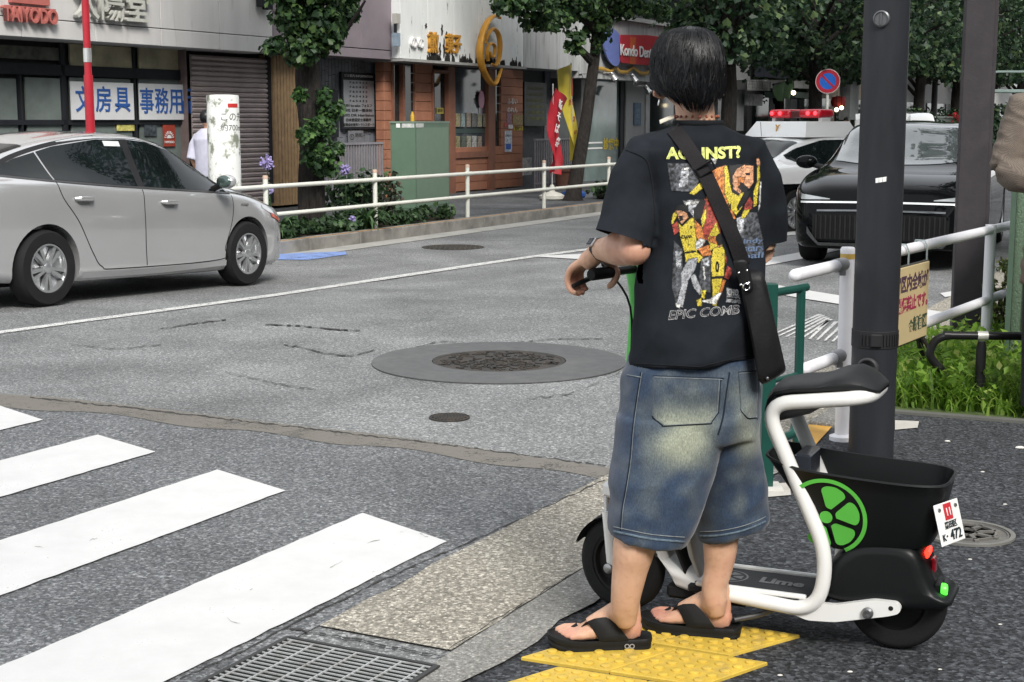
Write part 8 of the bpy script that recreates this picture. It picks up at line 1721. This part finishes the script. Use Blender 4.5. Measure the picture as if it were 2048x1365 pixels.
bag_loft([(1466, 522), (1492, 518), (1500, 540), (1508, 582), (1486, 586), (1474, 552)], -.155, .014, M_lea, 'leather_tab')
for u, v in ((1478, 546), (1494, 541), (1482, 570), (1498, 566)): mk('rivet', MB().ball(tuple(Q(u, v, -.163)), .0042, n=10), M_chrome, bag)
p_ = Q(1493, 574, -.168); mk('ring', MB().tube([p_+Vector((.009*math.cos(t), 0, .009*math.sin(t))) for t in np.linspace(0, 6.283, 19)], .0022, 8), M_chrome, bag)
mk('stud', MB().ball(tuple(Q(1535, 757, -.142)), .005, n=10), mat('dull stud', (.2, .2, .2), .3, .8), bag)
P_ = [Q(1318, 249, .0), Q(1332, 243, .0), Q(1346, 238, .02)]; b = MB(); b.loft([[q+Vector((0, -.012, .012)), q+Vector((0, -.03, .004)), q+Vector((0, -.03, .001)), q+Vector((0, -.012, .008))] for q in P_]); mk('strap_label', b, mat('cream label', (.62, .58, .48), .6), bag)
# ================================================================ other people
def simple_person(name_label, base, facing, skin_vis, cloth, pts_fn): pass
# tweed jacket at the right edge: whole figure, mostly outside the frame
JY = 7.6
jp = thing('person', 'person in a brown checked jacket with folded arm, cut by the right picture edge', 'person', tuple(at_z(2120, 860)))
jb = at_y(2120, 700, JY); jx = jb.x
def J(u, v, dy=0.0): return at_y(u, v, JY+dy)
bd = MB()
def T(pts, rs, n=14): bd.tube(cr(pts, 5), list(np.interp(np.linspace(0, 1, (len(pts)-1)*5+1), np.linspace(0, 1, len(rs)), rs)), n)
def V(x, y, z): return Vector((jx+x, JY+y, z))
T([V(0, 0, .85), V(0, 0, 1.1), V(0, 0, 1.35), V(0, 0, 1.5)], [.14, .14, .16, .08], 18); T([V(0, 0, 1.48), V(0, -.01, 1.6)], [.06, .06]); bd.ball(tuple(V(0, -.01, 1.70)), .105, sc=(.78, .95, 1.15), n=20); T([V(-.02, -.11, 1.69), V(-.02, -.13, 1.67)], [.012, .015])
for s in (-1, 1): bd.ball(tuple(V(s*.085, 0, 1.69)), .03, sc=(.3, .7, 1)); T([V(s*.09, 0, .88), V(s*.10, -.01, .5), V(s*.10, .01, .1)], [.10, .065, .045]); bd.loft([[V(s*.10+.04*math.cos(t), -.03+.03*k+.0+.1*math.sin(t)*1.1, z) for t in np.linspace(0, 6.28, 17)[:-1]] for k, z in ((0, 0.0), (0, .05), (1, .09))])
eA = J(2012, 345, -.05); T([V(-.17, 0, 1.44), J(2040, 270, 0), eA], [.07, .055, .048]); T([eA, J(2060, 372, -.18), V(.02, -.22, 1.17)], [.047, .042, .03]); T([V(.17, 0, 1.44), V(.26, -.02, 1.2), V(.18, -.2, 1.12)], [.07, .05, .042])
for k in range(4): T([V(.02+.0*k, -.22, 1.19-.018*k), V(.10, -.235, 1.20-.02*k), V(.125, -.215, 1.195-.02*k)], [.011, .010, .008], 8)
T([V(.02, -.22, 1.19), V(.045, -.24, 1.225), V(.075, -.24, 1.235)], [.012, .011, .008], 8)
mk('body', remesh(bd, .009, 3), mat('skin tone', (.44, .25, .16), .5, sss=.1), jp, ang=180)
jk = MB(); jk.loft([[V(math.cos(t)*w, math.sin(t)*h_, z) for t in np.linspace(0, 6.283, 29)[:-1]] for z, w, h_ in ((.72, .22, .16), (1.0, .20, .155), (1.25, .22, .16), (1.40, .21, .15), (1.49, .12, .09), (1.52, .08, .08))])
def jt(pts, rs): jk.tube(cr(pts, 5), list(np.interp(np.linspace(0, 1, (len(pts)-1)*5+1), np.linspace(0, 1, len(rs)), rs)), 18)
jt([V(-.12, 0, 1.42), J(2058, 215, 0), J(2036, 270, -.01), J(2020, 315, -.03), J(2013, 340, -.05)], [.08, .098, .092, .085, .078]); jt([J(2013, 338, -.05), J(2036, 352, -.11), J(2072, 362, -.18), V(.0, -.215, 1.19)], [.078, .078, .065, .05]); jt([V(.12, 0, 1.42), V(.25, 0, 1.3), V(.27, -.03, 1.15), V(.14, -.2, 1.12)], [.08, .09, .08, .06])
me = remesh(jk, .009, 2); fold(me, .011, lambda p: (1-2.2*abs(noise.noise(Vector((p.x*5, p.y*5, p.z*15+p.x*7)))))*.9+.25*noise.noise(Vector((p.x*22, p.y*14, p.z*34))))
M_tw, nt_, b_ = _new('brown tweed'); c_ = nt_.nodes.new('ShaderNodeTexCoord'); w_ = nt_.nodes.new('ShaderNodeTexChecker'); w_.inputs['Scale'].default_value = 260; w_.inputs[1].default_value = (.085, .066, .052, 1); w_.inputs[2].default_value = (.17, .138, .112, 1); nt_.links.new(c_.outputs['Object'], w_.inputs[0]); n_ = _noise(nt_, 9, 4, .6); nt_.links.new(_mix(nt_, w_.outputs[0], _ramp(nt_, n_.outputs[0], [(.3, (.8, .8, .8)), (.7, (1.2, 1.2, 1.2))]).outputs[0], 1, 'MULTIPLY'), b_.inputs['Base Color']); b_.inputs['Roughness'].default_value = .9
mk('jacket', me, M_tw, jp, ang=180)
tr = MB()
for s in (-1, 1): tr.tube([V(s*.09, 0, .95), V(s*.10, 0, .5), V(s*.10, 0, .07)], [.12, .10, .085], 18)
mk('trousers', tr, mat('dark trousers', (.03, .03, .035), .8), jp); hh = MB(); hh.ball(tuple(V(0, .015, 1.735)), .112, sc=(.82, 1.0, 1.05), n=20); mk('hair', hh, M_hair, jp)
# pedestrians on the far pavement
def walker(label, p, hgt, face, shirt, trouser, extra=None):
    """small far figure; face: heading in degrees from +Y"""
    o = thing('person', label, 'person', (p.x, p.y, 0), R(-face)); k = hgt/1.72; bd = MB()
    def T(pts, rs, n=10): bd.tube(cr([Vector(q)*k for q in pts], 4), list(np.interp(np.linspace(0, 1, (len(pts)-1)*4+1), np.linspace(0, 1, len(rs)), np.array(rs)*k)), n)
    T([(0, 0, .85), (0, 0, 1.1), (0, 0, 1.35), (0, 0, 1.46)], [.13, .125, .15, .07], 14); T([(0, 0, 1.42), (0, .01, 1.55)], [.055, .055]); bd.ball((0, .01*k, 1.61*k), .105*k, sc=(.78, .95, 1.12), n=16); T([(0, .10, 1.60), (0, .125, 1.58)], [.012, .014])
    for s, st in ((-1, .16), (1, -.14)):
        T([(s*.09, 0, .86), (s*.095, st*.6, .47), (s*.095, st-.05, .08)], [.09, .062, .042]); T([(s*.095, st-.06, .035), (s*.095, st+.12, .03)], [.04, .035]); T([(s*.15, 0, 1.38), (s*.22, -st*.4, 1.12), (s*.22, -st*.6+.12, .92)], [.06, .045, .03])
        for q in range(4): T([(s*.22+(q-1.5)*.014, -st*.6+.13, .90), (s*.22+(q-1.5)*.015, -st*.6+.15, .84)], [.011, .008], 6)
        T([(s*.205, -st*.6+.14, .90), (s*.19, -st*.6+.165, .87)], [.011, .008], 6)
    mk('body', remesh(bd, .011, 2), mat('skin tone', (.44, .25, .16), .5, sss=.1), o, ang=180, world=False); c = MB()
    c.loft([[(math.cos(t)*w*k, math.sin(t)*h_*k, z*k) for t in np.linspace(0, 6.283, 21)[:-1]] for z, w, h_ in ((.82, .20, .16), (1.1, .19, .16), (1.34, .21, .175), (1.42, .18, .14), (1.49, .085, .085))])
    for s, st in ((-1, .16), (1, -.14)): c.tube([Vector((s*.13, 0, 1.38))*k, Vector((s*.20, -st*.2, 1.25))*k, Vector((s*.225, -st*.5, 1.06))*k], [.09*k, .085*k, .075*k], 12)
    mk('shirt', remesh(c, .012, 3), shirt, o, ang=180, world=False); c = MB()
    for s, st in ((-1, .16), (1, -.14)): c.tube([Vector((s*.085, 0, .92))*k, Vector((s*.095, st*.6, .47))*k, Vector((s*.095, st-.05, .10))*k], [.115*k, .085*k, .07*k], 12)
    mk('trousers', c, trouser, o, world=False); hh = MB(); hh.ball((0, -.005*k, 1.645*k), .112*k, sc=(.82, 1, 1.0), n=16); mk('hair', hh, M_hair, o, world=False); return o
walker('person in a pale lilac shirt half hidden behind the white marker post', base_at(417, 330, 12.9), 1.66, 25, mat('lilac shirt', (.50, .50, .60), .8), mat('dark trousers', (.03, .03, .035), .8))
pw = walker('person in a white top with a red bag under the no parking sign', base_at(1690, 300, 13.0), 1.62, 205, mat('white top', (.62, .60, .60), .8), mat('dark trousers', (.03, .03, .035), .8))
q = base_at(1690, 300, 12.7); rb = thing('red_bag', 'small red bag carried by the person in the white top', 'bag', (q.x, q.y, .80)); mk('bag', MB().loft([[(x*.15*k, y*.07*k, z) for x, y in ((-1, -1), (1, -1), (1, 1), (-1, 1))] for z, k in ((0, .8), (.04, 1), (.34, 1), (.38, .85))]), mat('red bag', (.40, .02, .04), .6), rb, world=False); mk('bag_handle', MB().tube([(-.08, 0, .37), (-.06, 0, .5), (.06, 0, .5), (.08, 0, .37)], .01, 6), mat('red bag', (.40, .02, .04), .6), rb, world=False)
# ================================================================ unseen row of buildings added behind the viewer, for reflections in paint and glass
for t0, t1, z, col, lb in ((-40, -22, 8.2, (.20, .19, .18), 'unseen grey block added for reflections, left behind the viewer'), (-21.9, -6, 7.4, (.30, .27, .23), 'unseen beige block added for reflections behind the crossing'), (-5.9, 9, 8.0, (.13, .13, .14), 'unseen dark block added for reflections right behind the viewer'), (9.1, 26, 7.2, (.27, .26, .25), 'unseen pale block added for reflections beyond the grass bed'), (26.1, 60, 15, (.18, .17, .17), 'unseen long grey block added for reflections down the street')):
    p = ts((t0+t1)/2, -9); o = thing('office_building', lb, 'building', (p.x, p.y, 0)); b = MB(); b.box(((t0+t1)/2, -13, z/2), (t1-t0, 8, z), M=STREET_ROT); mk('wall', b, mat('near wall %d' % z, col, .8, var=.1), o, smooth=False)
    for f in range(int(z/3.2)):
        k = int((t1-t0)/2.6)
        for i in range(k): b = MB(); b.box((t0+(t1-t0)*(i+.5)/k, -8.98, 1.6+f*3.2), (1.7, .1, 1.8), M=STREET_ROT); mk('window', b, M_glass_dk, o, smooth=False)
for k, (t, s_, sc_, lb) in enumerate(((15.5, .2, 1.0, 'unseen tree added for reflections past the grass bed'), (22.5, .3, 1.1, 'second unseen tree added for reflections on the near side'), (30, .2, 1.15, 'third unseen tree added for reflections on the near side'), (-7, -.2, 1.1, 'unseen tree added for reflections behind the crossing'))):  # unseen near-side trees added so the car glass mirrors dark crowns
    c = copy_tree(tB); c.location = ts(t, s_); c.rotation_euler.z = k*1.9; c.scale = (sc_*.95, sc_*.95, sc_*1.25); c['label'] = lb; c['group'] = 'unseen trees added for reflections'
